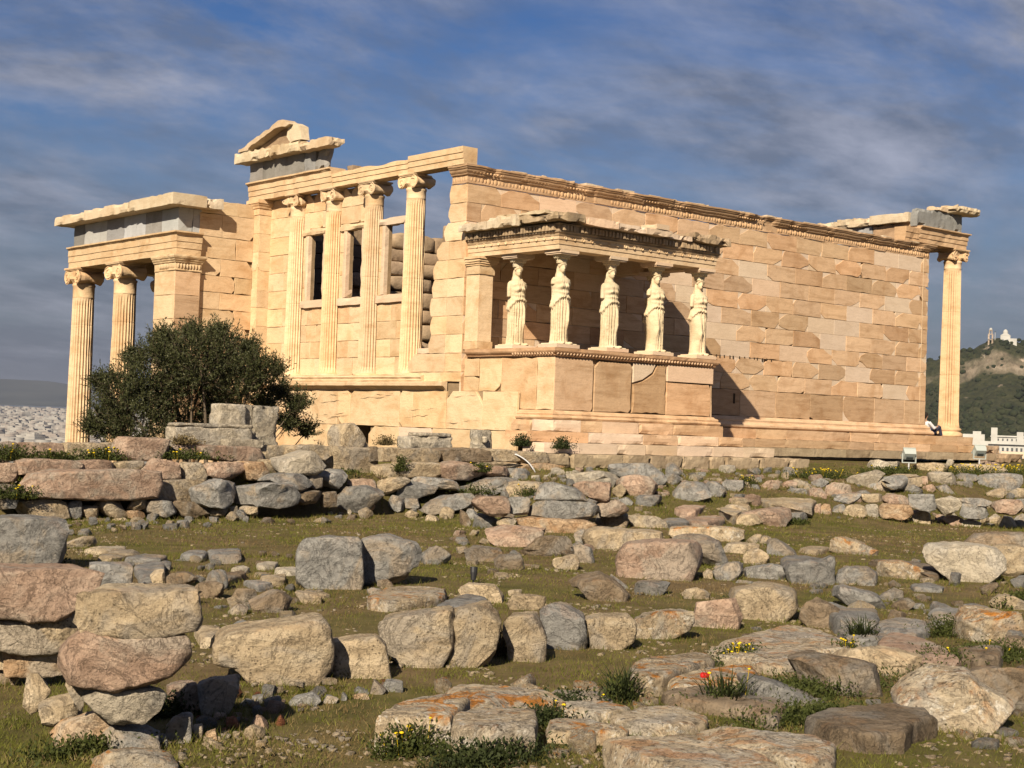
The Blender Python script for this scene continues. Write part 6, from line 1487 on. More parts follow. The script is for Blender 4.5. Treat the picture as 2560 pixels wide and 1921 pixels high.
U10 F c -5.67 -14.61 -2.09 -0.85 0.45 0.4 | -28,22 -1,26 28,22 17,12 -16,0
U11 F o -6.36 -18.14 -2.08 -0.95 0.46 0.35 | -34,26 4,30 25,21 32,5 20,0 -14,2 -33,15
U12 T b -5.62 -17.73 -1.9 0 0.32 0.3 | 24,94 87,107 53,19 33,-19 -72,-92 -107,-103 -17,-7
U13 T g -7.57 -19.38 -1.93 0 0.29 0.3 | -10,18 42,27 24,-6 -17,-32 -38,-7
U14 F c -3.42 -13.06 -2.09 -0.86 0.37 0.45 | -24,3 1,20 22,18 18,3 -16,0
U15 T c -4.18 -14.86 -1.92 0 0.3 0.3 | -30,8 49,40 31,-3 -50,-46
U16 F c -9.53 -18.28 -2.08 -0.86 0.23 0.4 | -16,3 2,16 13,15 11,2 -10,0
U18 F g -8.98 -17.36 -2.09 -0.84 0.3 0.35 | -20,22 0,29 13,30 17,17 1,0 -12,3
P1 F p -9.86 -16.91 -2.14 -0.79 0.65 0.24 | -52,32 -48,45 -43,55 -10,60 17,62 52,61 56,46 51,26 41,10 12,4 -29,0 -47,9
P2 F g -7.92 -15.93 -2.03 -0.83 0.54 0.4 | -45,38 -23,46 -1,46 20,36 32,20 29,6 5,0 -7,4 -10,35
P3 F g -9.08 -17.42 -2.09 -0.84 0.3 0.3 | -19,19 1,30 14,31 18,17 0,0 -13,6
P4 F g -11.19 -17.62 -2.08 -0.77 0.19 0.35 | -14,21 -5,23 10,13 10,0 -1,3
P5 F g -11.28 -18.25 -2.08 -0.79 0.29 0.4 | -21,15 -3,22 20,22 19,12 -2,0 -14,4
P6 F b -12.16 -18.3 -2.09 -0.76 0.54 0.4 | -33,19 -22,31 -3,36 10,30 21,20 35,6 14,0 -5,2 -15,16
P7 F c -11.12 -18.77 -2.08 -0.82 0.25 0.4 | -15,11 -9,18 2,20 16,14 13,3 -7,0
P8 F c -9.21 -17.2 -2.08 -0.83 0.12 0.4 | -7,14 -1,20 7,16 5,2 -3,0
P9 F c -9.01 -17.03 -2.08 -0.83 0.12 0.35 | -6,13 -1,18 5,14 5,1 -4,0
L1 F g -16.64 -13.21 -1.99 -0.39 0.62 0.16 | -57,59 -30,58 -4,57 45,55 47,41 46,6 34,2 -27,0 -54,0
LS F p -19.54 -20.71 -1.55 -0.4 0.56 0.25 | -47,34 25,34 32,31 30,25 24,12 15,4 -9,0 -24,3 -46,5
LS F g -16.7 -15.73 -1.99 -0.44 0.37 0.28 | -24,26 14,27 17,23 17,2 -7,0 -18,0
L2c T g -15.8 -14.68 -1.9 0 0.32 0.3 | 4,48 50,107 59,76 17,-1 -33,-77 -48,-85 -50,-67
LS F c -19.62 -20.68 -1.77 -0.4 0.39 0.28 | -38,24 -9,22 25,24 27,19 24,10 26,2 -5,0 -14,2 -37,6
LS F o2 -19.59 -20.69 -1.93 -0.4 0.24 0.3 | -20,19 -8,16 19,17 21,9 19,2 3,0 -15,1 -18,7
LS F c -19.83 -20.56 -1.89 -0.38 0.13 0.3 | -7,16 6,13 8,1 -7,0
LS F o2 -19.76 -20.51 -2.07 -0.38 0.18 0.35 | -11,17 12,13 11,0 -11,0
SS F c -19.94 -22.9 -1.36 -0.45 0.35 0.22 | -33,22 -29,25 2,26 26,26 28,18 30,11 29,5 12,2 -7,0 -26,2 -33,6
SS F p -20.04 -22.85 -1.64 -0.45 0.36 0.25 | -24,24 -21,31 -9,28 15,27 35,28 37,17 31,11 16,1 2,0 -24,4 -29,10 -28,18
SS F w -19.99 -22.88 -1.83 -0.45 0.25 0.3 | -22,15 -19,20 -2,18 18,19 19,15 16,8 9,1 -3,0 -15,3
SS F c -20.21 -22.72 -1.77 -0.43 0.12 0.35 | -6,11 -4,17 5,13 5,6 2,0 -3,7
SS F c -20.12 -21.95 -1.92 -0.4 0.12 0.35 | -6,6 -6,22 3,21 8,14 3,4 -3,0
SS F c -20.15 -22.34 -1.92 -0.41 0.18 0.4 | -10,5 -5,15 4,16 13,8 7,0 -8,0
SS F o2 -20.14 -22.66 -2.09 -0.43 0.22 0.38 | -16,15 -12,23 -1,30 9,26 16,22 7,6 4,0 -8,0
SS F g -19.97 -22.86 -2.08 -0.46 0.24 0.35 | -17,12 -13,20 -5,24 7,23 14,19 17,5 10,1 -14,0
SS F g -19.75 -22.85 -2.07 -0.48 0.12 0.35 | -3,14 2,12 3,0 -2,1
SS F g -19.63 -22.81 -2.08 -0.49 0.12 0.25 | -7,16 -3,21 5,25 7,20 6,2 -3,0 -6,4
SS F p -19.21 -22.06 -1.98 -0.49 0.16 0.3 | -10,15 -2,17 7,18 10,10 9,0 -4,0 -9,7
SS F g -19.06 -22.26 -1.98 -0.51 0.15 0.22 | -14,18 -7,21 10,23 10,16 7,6 4,1 -11,0
S10 F o -20.15 -23.35 -2.08 -0.46 0.3 0.35 | -23,3 -17,17 -11,22 1,21 12,17 20,12 20,1 -3,0
SR F g -18.75 -22.05 -2.07 -0.53 0.12 0.3 | -5,8 -1,12 4,11 2,0
SR F g -18.63 -21.98 -2.07 -0.54 0.12 0.3 | -4,12 3,13 3,0 -2,0
SR F g -18.65 -22.22 -2.07 -0.55 0.12 0.3 | -7,13 3,16 6,1 -2,0
SR F g -18.43 -22.2 -2.07 -0.57 0.13 0.3 | -9,12 5,16 11,12 0,0 -7,2
SR F r -19.18 -22.62 -2.07 -0.52 0.12 0.3 | -4,13 1,15 4,9 -1,0
SR F c -19.49 -22.78 -2.08 -0.5 0.12 0.3 | -3,15 2,17 3,2 -2,0
SR F c -19.28 -22.84 -2.07 -0.52 0.12 0.45 | -2,10 2,11 2,0 -2,0
SR F c -19.21 -22.9 -2.07 -0.53 0.12 0.35 | -6,12 -1,15 8,12 4,1 -5,0
SR F r -19.29 -22.7 -2.07 -0.51 0.12 0.35 | -3,9 2,10 3,0 -2,0
SR F o2 -19.45 -22.87 -2.07 -0.51 0.12 0.35 | -4,9 1,14 4,1 -1,0
SR F p -19.04 -22.7 -2.08 -0.54 0.12 0.4 | -6,10 -1,17 5,12 2,0
SR F p -19.12 -22.36 -2.07 -0.51 0.12 0.4 | -4,10 2,13 4,9 -1,0
SR F r -18.87 -22.65 -2.07 -0.55 0.12 0.4 | -3,9 0,14 3,10 0,0
SR F g -18.23 -22.2 -2.07 -0.58 0.12 0.25 | -6,2 -1,13 6,11 1,0
SR F g -18.09 -22.15 -2.07 -0.59 0.12 0.25 | -4,1 0,12 3,10 1,0
SR F g -17.84 -21.97 -2.07 -0.6 0.13 0.2 | -7,1 -1,11 7,8 1,0
SR F g -17.75 -22.04 -2.07 -0.61 0.12 0.25 | -5,2 -1,16 7,10 -1,0
SR F g -17.57 -22.0 -2.07 -0.62 0.13 0.22 | -7,10 -5,14 6,14 7,2 -1,0
SR F o2 -17.95 -22.18 -2.07 -0.6 0.12 0.35 | -6,7 -2,11 5,10 4,0
FL1 F c -14.79 -10.68 -2.08 -0.42 0.33 0.4 | -23,10 1,21 16,20 19,11 6,1 -20,0
FL1 T c -14.95 -11.75 -1.93 0 0.29 0.3 | -32,-4 4,34 39,25 18,-19 -28,-35
FL1 T c -15.05 -12.41 -1.93 0 0.29 0.3 | -45,-28 8,38 53,50 18,-12 -33,-48
FL1 T g -14.97 -13.06 -1.92 0 0.3 0.3 | -39,-7 13,38 30,9 -4,-40
FL1 T g -14.17 -12.75 -1.92 0 0.3 0.3 | -34,-17 11,33 34,27 -11,-43
FL1 T g -13.88 -13.02 -1.9 0 0.32 0.3 | -2,41 50,55 -5,-46 -43,-51
FL1 T w -13.88 -14.1 -1.95 0 0.27 0.3 | -13,3 19,34 28,20 -3,-23 -31,-35
FL1 T w -14.07 -14.84 -1.94 0 0.28 0.3 | -5,17 29,24 0,-22 -24,-18
FL1 T w -14.49 -14.51 -1.95 0 0.27 0.3 | -13,1 19,30 9,-2 -15,-29
FL2 F c -16.04 -15.41 -2.09 -0.47 0.17 0.4 | -8,16 -3,23 5,25 10,1 -4,0
FL2 F b -15.86 -15.61 -2.08 -0.49 0.27 0.4 | -16,15 -7,22 7,23 18,17 9,2 -11,0
FL2 F b -16.1 -16.61 -2.08 -0.5 0.27 0.38 | -16,16 -4,23 15,23 18,13 1,0 -14,5
FL2 T b -15.11 -15.37 -1.92 0 0.3 0.3 | -20,-2 40,46 20,6 -40,-49
FL2 F b -15.96 -17.12 -2.08 -0.52 0.2 0.42 | -12,12 -6,22 9,21 13,13 -4,0
FL2 F b -16.09 -17.83 -2.09 -0.54 0.32 0.42 | -19,18 -16,27 6,29 22,22 20,7 -2,0 -12,1
FL2 F c -16.48 -17.92 -2.08 -0.52 0.16 0.42 | -10,11 2,17 10,14 5,2 -7,0
FL2 T c -14.8 -15.79 -1.92 0 0.3 0.3 | -9,13 38,38 -2,-26 -27,-24
FL2 T g -15.13 -16.01 -1.94 0 0.28 0.3 | -7,22 15,25 12,-13 -20,-34
FL2 T c -17.59 -19.39 -1.9 0 0.32 0.3 | 1,25 34,44 12,5 -21,-42 -25,-32
FL2 T g -17.15 -19.18 -1.92 0 0.3 0.3 | -28,-15 24,36 16,2 -12,-23
WC F w -2.44 -5.88 -1.31 -0.71 0.13 0.2 | -9,13 9,15 8,0 -8,1
WC F w -2.16 -5.94 -1.27 -0.72 0.12 0.2 | -8,10 8,12 7,0 -6,0
WC F w -1.54 -5.95 -1.19 -0.73 0.12 0.2 | -7,11 7,12 7,0 -7,0
WD F w -7.04 -5.65 -2.03 -0.59 0.12 0.35 | -6,2 0,16 7,11 0,0
"""
FILLERS = """
MF c 3.24 -6.91 0.18 F
MF p -3.57 -9.86 0.26 F
MF c 4.79 -7.07 0.27 T
MF c -3.09 -9.59 0.27 T
MF p -2.12 -7.45 0.27 T
MF g 1.90 -7.41 0.27 F
MF p 1.16 -7.94 0.40 F
MF c -2.53 -9.36 0.27 T
MF c -2.96 -8.56 0.20 F
MF g -4.14 -9.58 0.45 T
MF c -2.85 -9.43 0.18 T
MF p 1.06 -8.97 0.45 F
MF g -3.05 -8.23 0.47 T
MF c -0.99 -7.61 0.19 F
MF p 4.46 -7.16 0.20 T
MF c 2.90 -6.88 0.31 T
MF c -2.55 -8.12 0.25 T
MF c -2.54 -9.15 0.19 T
MF p 4.27 -8.17 0.25 F
MF g 1.26 -7.55 0.19 T
MF g -2.23 -8.14 0.23 T
MF c -1.14 -7.29 0.37 T
MF g -3.28 -8.57 0.42 F
MF p -2.27 -7.80 0.43 T
MF g 3.79 -7.28 0.18 T
MF g -1.70 -8.38 0.42 T
MF c 0.20 -7.65 0.21 T
MF c 1.26 -7.10 0.22 F
MF g 1.00 -6.64 0.44 F
MF g 1.29 -8.16 0.18 T
MF g -2.73 -8.02 0.26 T
MF p 5.38 -7.18 0.37 F
MF c 3.15 -7.17 0.26 F
MF c 4.49 -6.55 0.34 T
MF p 1.99 -7.12 0.50 T
MF g 2.29 -7.51 0.18 F
MF p -0.81 -8.09 0.30 T
MF p -3.27 -9.30 0.29 T
MF c 4.91 -7.37 0.20 T
MF c -0.20 -7.51 0.20 F
MF p -0.03 -7.87 0.24 T
MF c -2.07 -8.32 0.20 T
MF c -3.56 -9.45 0.46 F
MF g 1.00 -7.25 0.48 T
MF p -2.90 -8.78 0.32 T
MF g 2.32 -6.20 0.42 T
MF c 2.17 -6.80 0.37 T
MF p 1.32 -7.38 0.22 F
MF c 0.36 -7.47 0.22 T
MF g -4.32 -9.21 0.44 T
MF c 4.18 -7.87 0.24 F
MF p -1.01 -8.12 0.19 F
MF p 3.78 -6.76 0.25 F
MF g -3.15 -9.10 0.19 T
MF c -2.78 -7.46 0.28 T
CF g -3.91 -6.68 0.26 F
CF b -3.71 -7.51 0.17 F
CF g -4.75 -6.39 0.38 F
CF c -4.36 -6.66 0.40 F
CF b -2.52 -6.53 0.26 T
CF b -4.20 -6.16 0.24 F
CF g -2.24 -6.60 0.22 F
CF b -3.19 -7.25 0.22 F
CF g -3.46 -7.19 0.34 F
CF c -2.65 -7.09 0.15 T
CF g -2.01 -6.29 0.28 F
CF g -4.93 -6.13 0.19 F
CF b -4.31 -5.95 0.18 T
CF b -4.20 -6.99 0.16 F
CF p -3.31 -7.69 0.21 F
CF g -4.85 -6.64 0.32 F
CF g -3.66 -7.70 0.25 F
CF g -3.36 -6.38 0.17 F
CF p -3.63 -7.33 0.22 F
CF p -4.06 -6.92 0.18 F
CF g -3.12 -6.98 0.21 T
CF g -5.77 -6.07 0.25 F
CF b -2.74 -7.27 0.15 F
CF c -3.83 -7.08 0.18 F
CF g -3.02 -7.81 0.23 F
CF b -2.34 -7.43 0.24 F
CF g -3.69 -7.17 0.16 T
CF g -2.73 -6.64 0.19 F
CF c -5.10 -6.02 0.17 F
CF p -2.52 -7.62 0.27 F
CF c -4.37 -7.27 0.37 T
CF g -4.44 -6.26 0.36 T
CF p -1.30 -6.63 0.19 F
CF b -3.33 -7.52 0.18 F
CF g -2.43 -6.91 0.27 F
CF b -4.18 -7.57 0.38 T
CF c -3.05 -7.48 0.16 F
CF b -4.48 -6.06 0.15 F
CF c -4.86 -7.03 0.30 F
CF b -3.02 -6.67 0.19 F
CF b -3.28 -8.02 0.19 F
CF b -3.17 -7.58 0.18 F
CF g -2.89 -5.94 0.21 T
CF g -3.22 -7.40 0.17 F
CF p -3.50 -7.97 0.18 T
CF c -2.34 -6.38 0.16 F
CF g -2.66 -5.80 0.29 F
CF c -2.42 -6.14 0.16 T
CF b -3.55 -7.54 0.17 F
CF p -4.16 -7.20 0.19 F
CF g -4.38 -7.07 0.17 F
CF p -2.97 -7.10 0.28 F
CF g -3.95 -7.43 0.18 T
CF p -2.93 -6.94 0.16 T
CF g -2.33 -7.14 0.17 F
CF b -4.80 -7.27 0.23 F
CF p -8.05 -10.52 0.31 T
CF b -9.20 -14.49 0.26 F
CF c -11.05 -14.61 0.21 T
CF c -6.14 -9.29 0.13 F
CF g -9.88 -15.30 0.12 T
CF p -5.18 -7.12 0.18 F
CF b -11.75 -16.01 0.14 F
CF g -7.75 -11.50 0.19 F
CF p -5.95 -8.41 0.15 F
CF c -9.70 -12.29 0.12 F
CF b -5.31 -11.26 0.18 T
CF p -4.75 -8.74 0.29 F
CF g -8.33 -13.73 0.26 F
CF c -9.43 -14.70 0.15 F
CF g -9.74 -13.96 0.25 T
CF c -10.21 -14.41 0.13 F
CF c -5.84 -7.16 0.20 T
CF p -10.44 -15.09 0.32 T
CF g -7.14 -10.66 0.23 T
CF g -3.84 -8.05 0.17 F
CF p -4.49 -8.70 0.33 F
CF c -10.62 -15.47 0.14 F
CF b -4.23 -8.70 0.25 F
CF c -7.85 -10.63 0.25 F
CF g -9.13 -11.94 0.23 F
CF c -11.87 -16.19 0.24 T
CF b -11.60 -15.74 0.15 T
CF c -10.01 -13.09 0.29 F
CF b -5.32 -8.49 0.30 F
CF c -9.40 -13.04 0.14 F
CF p -8.10 -13.64 0.31 F
CF b -8.63 -11.22 0.29 F
CF b -6.71 -12.51 0.18 T
CF p -10.57 -14.92 0.13 F
CF c -8.61 -11.91 0.29 F
TF p -0.57 -7.95 0.18 F
TF p 0.29 -6.19 0.17 F
TF p 2.78 -6.27 0.40 T
TF g -0.90 -5.93 0.21 F
TF g 0.78 -6.18 0.38 T
TF g 0.37 -5.76 0.30 F
TF g -2.60 -6.18 0.15 F
TF g 3.59 -6.25 0.15 F
TF g 1.73 -6.54 0.25 F
TF w -1.44 -6.37 0.16 F
TF w -1.55 -6.20 0.25 F
TF w -0.76 -7.65 0.42 F
TF p 0.91 -8.31 0.16 T
TF p 0.14 -6.04 0.20 F
TF g 1.50 -6.52 0.16 F
TF w 3.72 -5.85 0.41 F
TF g 0.48 -6.43 0.18 T
TF p 2.97 -5.71 0.39 T
TF g 1.36 -5.49 0.16 T
TF p 1.42 -6.15 0.33 T
TF g 0.28 -6.85 0.29 F
TF w 1.45 -6.90 0.38 F
TF p -0.42 -7.66 0.15 F
TF g 1.42 -7.74 0.23 F
TF p -1.16 -5.88 0.31 F
TF p 2.11 -5.83 0.16 F
TF g -0.10 -6.45 0.20 F
TF w -2.03 -5.93 0.18 F
TF g -1.06 -7.94 0.15 F
TF g -1.07 -6.29 0.24 F
TF g 0.46 -5.91 0.16 F
TF w -1.82 -5.86 0.43 F
TF w 0.92 -7.54 0.27 F
TF g 1.51 -6.34 0.17 T
TF w 0.83 -7.00 0.23 F
TF w 1.56 -5.57 0.24 T
TF g 0.86 -7.78 0.18 T
TF w 0.76 -5.77 0.30 F
TF w 3.44 -6.49 0.17 F
TF p 0.62 -7.29 0.22 F
RT1 w 4.08 -7.15 0.16 F
RT1 g 4.09 -8.77 0.15 F
RT1 p 4.79 -8.77 0.38 F
RT1 c 5.95 -7.20 0.15 F
RT1 c 6.01 -7.45 0.18 F
RT1 c 13.86 -7.35 0.15 T
RT1 w 15.21 -6.46 0.24 F
RT1 g 5.40 -6.28 0.35 F
RT1 g 4.44 -8.79 0.20 T
RT1 w 12.60 -8.61 0.42 T
RT1 p 5.67 -6.72 0.16 F
RT1 c 15.45 -5.68 0.21 F
RT1 p 6.37 -6.61 0.27 F
RT1 w 12.77 -8.20 0.34 T
RT1 p 2.59 -7.06 0.30 T
RT1 g 13.44 -7.50 0.15 F
RT1 w 4.25 -8.74 0.23 F
RT1 c 5.85 -7.57 0.15 T
RT1 g 5.90 -7.02 0.28 T
RT1 g 5.01 -5.98 0.25 F
RT1 c 4.27 -6.90 0.18 T
RT1 g 13.03 -7.28 0.29 T
RT1 g 14.46 -5.65 0.17 F
RT1 g 5.58 -6.90 0.25 T
RT1 g 3.74 -7.79 0.18 F
RT1 g 12.83 -7.94 0.36 F
RT1 c 3.70 -7.42 0.18 F
RT1 c 13.08 -5.51 0.19 F
RT1 p 14.90 -6.20 0.16 F
RT1 c 12.07 -7.34 0.39 F
RT1 g 12.69 -7.69 0.18 F
RT1 p 5.80 -8.58 0.25 F
RT1 w 12.02 -6.11 0.16 F
RT1 p 5.32 -7.84 0.16 T
RT1 p 15.19 -5.44 0.45 F
RT1 g 6.33 -7.71 0.15 F
RT1 c 12.18 -6.60 0.21 T
RT1 g 10.93 -8.87 0.30 F
RT1 g 5.28 -8.62 0.45 F
RT1 p 16.33 -5.27 0.28 F
RT1 g 6.79 -8.84 0.32 T
RT1 w 4.89 -8.16 0.27 F
RT1 c 6.37 -8.63 0.35 F
RT1 w 13.44 -5.39 0.35 F
RT1 p 3.46 -6.78 0.37 F
RT1 g 4.71 -7.39 0.15 T
RT1 g 4.70 -6.11 0.16 F
RT1 g 13.59 -7.15 0.16 T
RT1 w 6.09 -5.93 0.16 F
RT1 c 1.19 -8.30 0.19 T
RT1 c 12.62 -7.27 0.40 F
RT1 g 12.87 -7.56 0.30 F
RT1 p 5.71 -8.72 0.15 F
RT1 g 4.29 -6.13 0.36 F
RT1 c 11.28 -8.58 0.21 F
RT1 c 4.66 -6.80 0.28 F
RT1 g 1.09 -8.61 0.36 F
RT1 g 5.10 -6.22 0.19 F
RT1 w 5.40 -7.69 0.24 F
RT1 p 12.04 -8.68 0.29 F
RT1 g 5.86 -6.68 0.29 F
RT1 p 15.74 -5.35 0.44 F
RT1 p 2.16 -7.32 0.21 F
RT1 g 13.17 -8.31 0.21 F
RT1 c 6.06 -8.82 0.17 F
RT1 g 6.02 -6.34 0.32 T
RT1 g 5.63 -7.52 0.18 T
RT1 g 4.34 -8.56 0.18 F
RT1 g 15.96 -6.31 0.21 F
RT1 g 5.30 -8.11 0.26 T
RT1 c 4.62 -7.71 0.18 F
RT1 p 12.33 -7.00 0.15 F
RT1 g 16.44 -6.01 0.21 F
RT1 c 6.24 -8.89 0.17 F
RT1 p 12.57 -8.09 0.22 F
RT1 p 16.09 -5.44 0.15 F
RT1 c 2.50 -7.46 0.36 F
RT1 g 3.50 -7.04 0.20 F
RT1 w 5.61 -7.20 0.24 F
RT1 w 11.57 -8.46 0.39 T
RT2 w 6.57 -10.21 0.19 F
RT2 p 5.94 -10.14 0.18 F
RT2 w 7.35 -11.58 0.29 F
RT2 w 7.01 -10.24 0.31 F
RT2 w 9.29 -10.35 0.14 F
RT2 w 6.04 -11.50 0.27 F
RT2 p 7.51 -10.32 0.20 F
RT2 p 5.87 -11.00 0.12 F
RT2 w 7.21 -10.60 0.15 F
RT2 p 6.44 -10.77 0.19 F
RT2 p 8.93 -10.50 0.12 F
RT2 g 6.75 -10.61 0.24 T
RT2 p 8.21 -10.84 0.17 T
RT2 g 5.04 -10.45 0.21 F
RT2 c 6.68 -10.97 0.29 F
RT2 g 5.84 -9.95 0.25 F
RT2 p 8.29 -11.33 0.17 F
RT2 c 7.41 -10.97 0.16 F
RT2 p 8.04 -10.34 0.12 T
RT2 p 5.82 -11.15 0.15 F
RT2 p 7.78 -10.49 0.22 F
RT2 g 5.08 -9.87 0.15 F
RT2 g 7.35 -11.95 0.19 F
RT2 p 6.98 -11.47 0.30 F
RT2 g 8.35 -10.79 0.18 F
RT2 c 6.28 -10.67 0.14 F
RT2 c 2.59 -10.37 0.13 F
RT2 g 2.32 -10.26 0.12 F
RT2 w 6.02 -10.73 0.12 F
RT2 p 7.66 -11.09 0.12 F
RM g -2.26 -16.04 0.10 F
RM c -3.26 -17.95 0.22 F
RM g -9.61 -20.95 0.29 F
RM b -7.36 -20.06 0.12 F
RM g -9.78 -20.89 0.11 F
RM c -5.88 -19.35 0.13 T
RM b -8.75 -20.15 0.19 T
RM c -8.79 -17.30 0.12 F
RM b -9.29 -16.74 0.14 T
RM c -10.67 -17.69 0.32 T
RM g -8.70 -18.60 0.24 T
RM b -3.96 -17.99 0.14 T
RM g -3.17 -17.24 0.14 F
RM g -10.18 -18.86 0.24 T
RM g -3.47 -14.67 0.19 F
RM g -4.31 -16.89 0.20 F
RM b -7.76 -17.04 0.17 T
RM c -7.58 -17.82 0.12 T
RM b -5.89 -16.07 0.10 T
RM g -9.41 -20.12 0.11 F
RM g -5.99 -19.74 0.31 F
RM b -10.70 -19.40 0.31 F
RM g -4.35 -17.66 0.21 T
RM g -6.02 -15.86 0.13 F
RM b -7.80 -19.05 0.15 F
RM c -9.49 -19.54 0.12 F
RM c -6.60 -18.67 0.28 T
RM g -8.72 -19.62 0.24 T
RM g -4.81 -14.56 0.20 F
RM b -9.45 -17.11 0.12 F
RM g -8.10 -16.39 0.15 T
RM g -8.85 -18.65 0.16 F
RM g -9.48 -21.56 0.15 T
RM g -8.24 -16.72 0.21 F
RM b -10.89 -18.77 0.10 F
RM c -9.07 -15.97 0.26 F
RM g -1.81 -16.97 0.23 T
RM b -7.05 -19.92 0.30 F
RM c -2.56 -15.48 0.12 T
RM g -6.65 -19.14 0.26 F
RM g -2.62 -15.63 0.10 T
RM b -8.77 -20.62 0.15 F
RM g -7.78 -20.77 0.17 T
RM g -9.18 -17.79 0.29 T
RM c -8.47 -19.92 0.24 T
RM g -8.40 -15.19 0.12 F
RM c -10.41 -20.48 0.29 F
RM c -8.05 -20.77 0.10 F
RM g -9.38 -20.50 0.28 T
RM g -7.29 -15.77 0.14 T
RM c -7.66 -18.83 0.10 F
RM g -9.28 -19.01 0.17 T
FS b -10.49 -21.04 0.24 T
FS o -14.61 -24.60 0.19 F
FS g -15.19 -24.28 0.11 T
FS o -14.14 -24.27 0.10 T
FS b -13.29 -21.45 0.11 T
FS o -10.41 -22.02 0.12 F
FS g -14.56 -24.28 0.31 T
FS g -15.05 -24.15 0.11 T
FS o -15.30 -25.06 0.16 T
FS b -13.78 -23.95 0.29 T
FS b -12.99 -23.43 0.11 F
FS b -12.92 -23.93 0.21 F
FS g -15.45 -25.30 0.18 T
FS g -10.01 -22.02 0.14 F
FS b -12.99 -24.10 0.13 F
FS g -14.50 -25.09 0.28 T
FS b -10.65 -22.66 0.25 T
FS b -14.16 -23.04 0.11 T
FS b -14.36 -24.84 0.12 F
FS o -14.30 -24.94 0.12 T
FS o -13.58 -23.52 0.13 T
FS g -9.78 -21.99 0.10 F
FS b -14.96 -25.37 0.17 F
FS o -14.10 -23.32 0.16 T
FS o -15.14 -25.37 0.25 T
FS g -10.62 -21.94 0.10 T
FS b -14.67 -25.14 0.10 T
FS g -11.12 -22.80 0.25 F
FS g -14.95 -25.13 0.24 T
FS g -10.66 -21.70 0.29 T
FS o -10.50 -21.39 0.11 F
FS o -13.90 -24.27 0.11 T
FS g -12.45 -20.80 0.29 T
FS b -9.44 -21.94 0.16 T
FL2 g -16.30 -16.28 0.27 T
FL2 c -15.01 -17.08 0.31 T
FL2 g -16.46 -18.64 0.34 T
FL2 g -15.18 -13.88 0.32 T
FL2 g -16.00 -17.51 0.10 T
FL2 c -13.82 -15.04 0.12 T
FL2 g -15.67 -16.00 0.33 F
FL2 c -14.39 -13.19 0.17 F
FL2 b -13.72 -13.72 0.31 T
FL2 c -15.52 -17.02 0.23 T
FL2 b -16.53 -16.76 0.11 T
FL2 g -14.63 -14.03 0.17 F
FL2 c -15.83 -16.81 0.11 T
FL2 g -15.82 -17.44 0.17 F
FL2 g -16.30 -17.37 0.25 T
FL2 g -14.92 -16.92 0.10 F
FL2 g -15.45 -13.60 0.15 T
FL2 b -15.48 -17.22 0.26 T
FL2 b -14.09 -15.80 0.33 F
FL2 b -13.13 -13.38 0.12 T
FL2 g -15.00 -16.44 0.13 F
FL2 g -13.76 -15.26 0.31 T
FL2 c -16.40 -17.76 0.26 F
FL2 g -12.83 -13.52 0.18 T
FL2 g -15.57 -15.52 0.14 T
FL2 g -13.55 -13.59 0.18 T
FL2 g -16.20 -17.60 0.23 T
FL2 g -14.80 -14.08 0.12 T
FL2 g -15.39 -13.99 0.13 T
FL2 g -14.53 -12.94 0.23 T
FL2 b -13.04 -12.90 0.17 T
FL2 g -14.69 -15.38 0.14 F
FL2 c -15.45 -15.79 0.15 T
FL2 c -16.50 -17.04 0.25 F
FL2 g -14.33 -13.59 0.17 T
FL2 c -14.52 -15.05 0.18 T
FL2 g -15.96 -17.26 0.11 F
FL2 g -15.27 -17.25 0.16 F
FL2 b -15.85 -17.64 0.10 T
FL2 b -13.08 -13.50 0.11 F
FL2 b -15.24 -13.66 0.10 T
FL2 b -15.53 -17.40 0.15 F
FL2 b -14.18 -13.85 0.10 T
FL2 c -16.19 -18.39 0.20 T
FL2 b -13.24 -12.89 0.15 T
FL2 c -14.40 -14.95 0.10 T
LW g -12.59 -6.72 0.16 F
LW g -12.75 -7.88 0.18 F
LW g -13.09 -7.25 0.28 F
LW c -7.23 -6.53 0.31 F
LW b -6.24 -5.68 0.12 F
LW g -10.79 -7.07 0.26 F
LW g -12.20 -7.30 0.13 F
LW c -7.50 -5.70 0.18 F
LW b -13.38 -7.32 0.16 F
LW b -12.81 -6.65 0.13 F
LW c -7.24 -5.69 0.12 F
LW c -13.06 -8.34 0.18 F
LW c -10.24 -6.74 0.27 F
LW g -12.33 -7.43 0.18 F
LW b -9.51 -7.55 0.15 F
LW g -13.19 -8.12 0.22 F
LW b -7.77 -6.78 0.26 F
LW g -10.10 -7.03 0.18 F
LW b -9.55 -6.95 0.13 F
LW g -12.88 -8.05 0.12 F
LW g -12.67 -8.30 0.16 F
LW g -8.64 -7.26 0.20 F
LW g -12.84 -8.33 0.25 F
LW g -14.10 -8.74 0.17 F
LW c -10.64 -6.89 0.17 F
LW c -11.72 -7.25 0.24 F
LW g -11.96 -7.24 0.12 F
LW g -12.30 -8.47 0.30 F
LW b -9.82 -7.29 0.27 F
LW c -8.61 -7.01 0.28 F
LW g -11.59 -6.43 0.28 F
LW g -11.20 -6.92 0.25 F
LW g -13.11 -8.02 0.13 F
LW g -9.96 -6.53 0.27 F
LW g -7.76 -6.40 0.18 F
LW g -13.62 -7.57 0.13 F
LW b -9.44 -5.67 0.15 F
LW b -7.45 -6.43 0.25 F
LW c -13.34 -8.61 0.14 F
LW b -10.25 -5.70 0.30 F
LW c -12.16 -6.96 0.26 F
LW g -13.92 -8.80 0.24 F
LW g -11.97 -8.24 0.24 F
LW g -11.42 -8.02 0.17 F
FG o -17.79 -23.38 0.11 T
FG o -18.00 -24.19 0.14 T
FG o -16.63 -23.45 0.14 F
FG o -16.26 -22.55 0.20 T
FG o -16.49 -22.89 0.20 F
FG o -17.14 -24.35 0.24 T
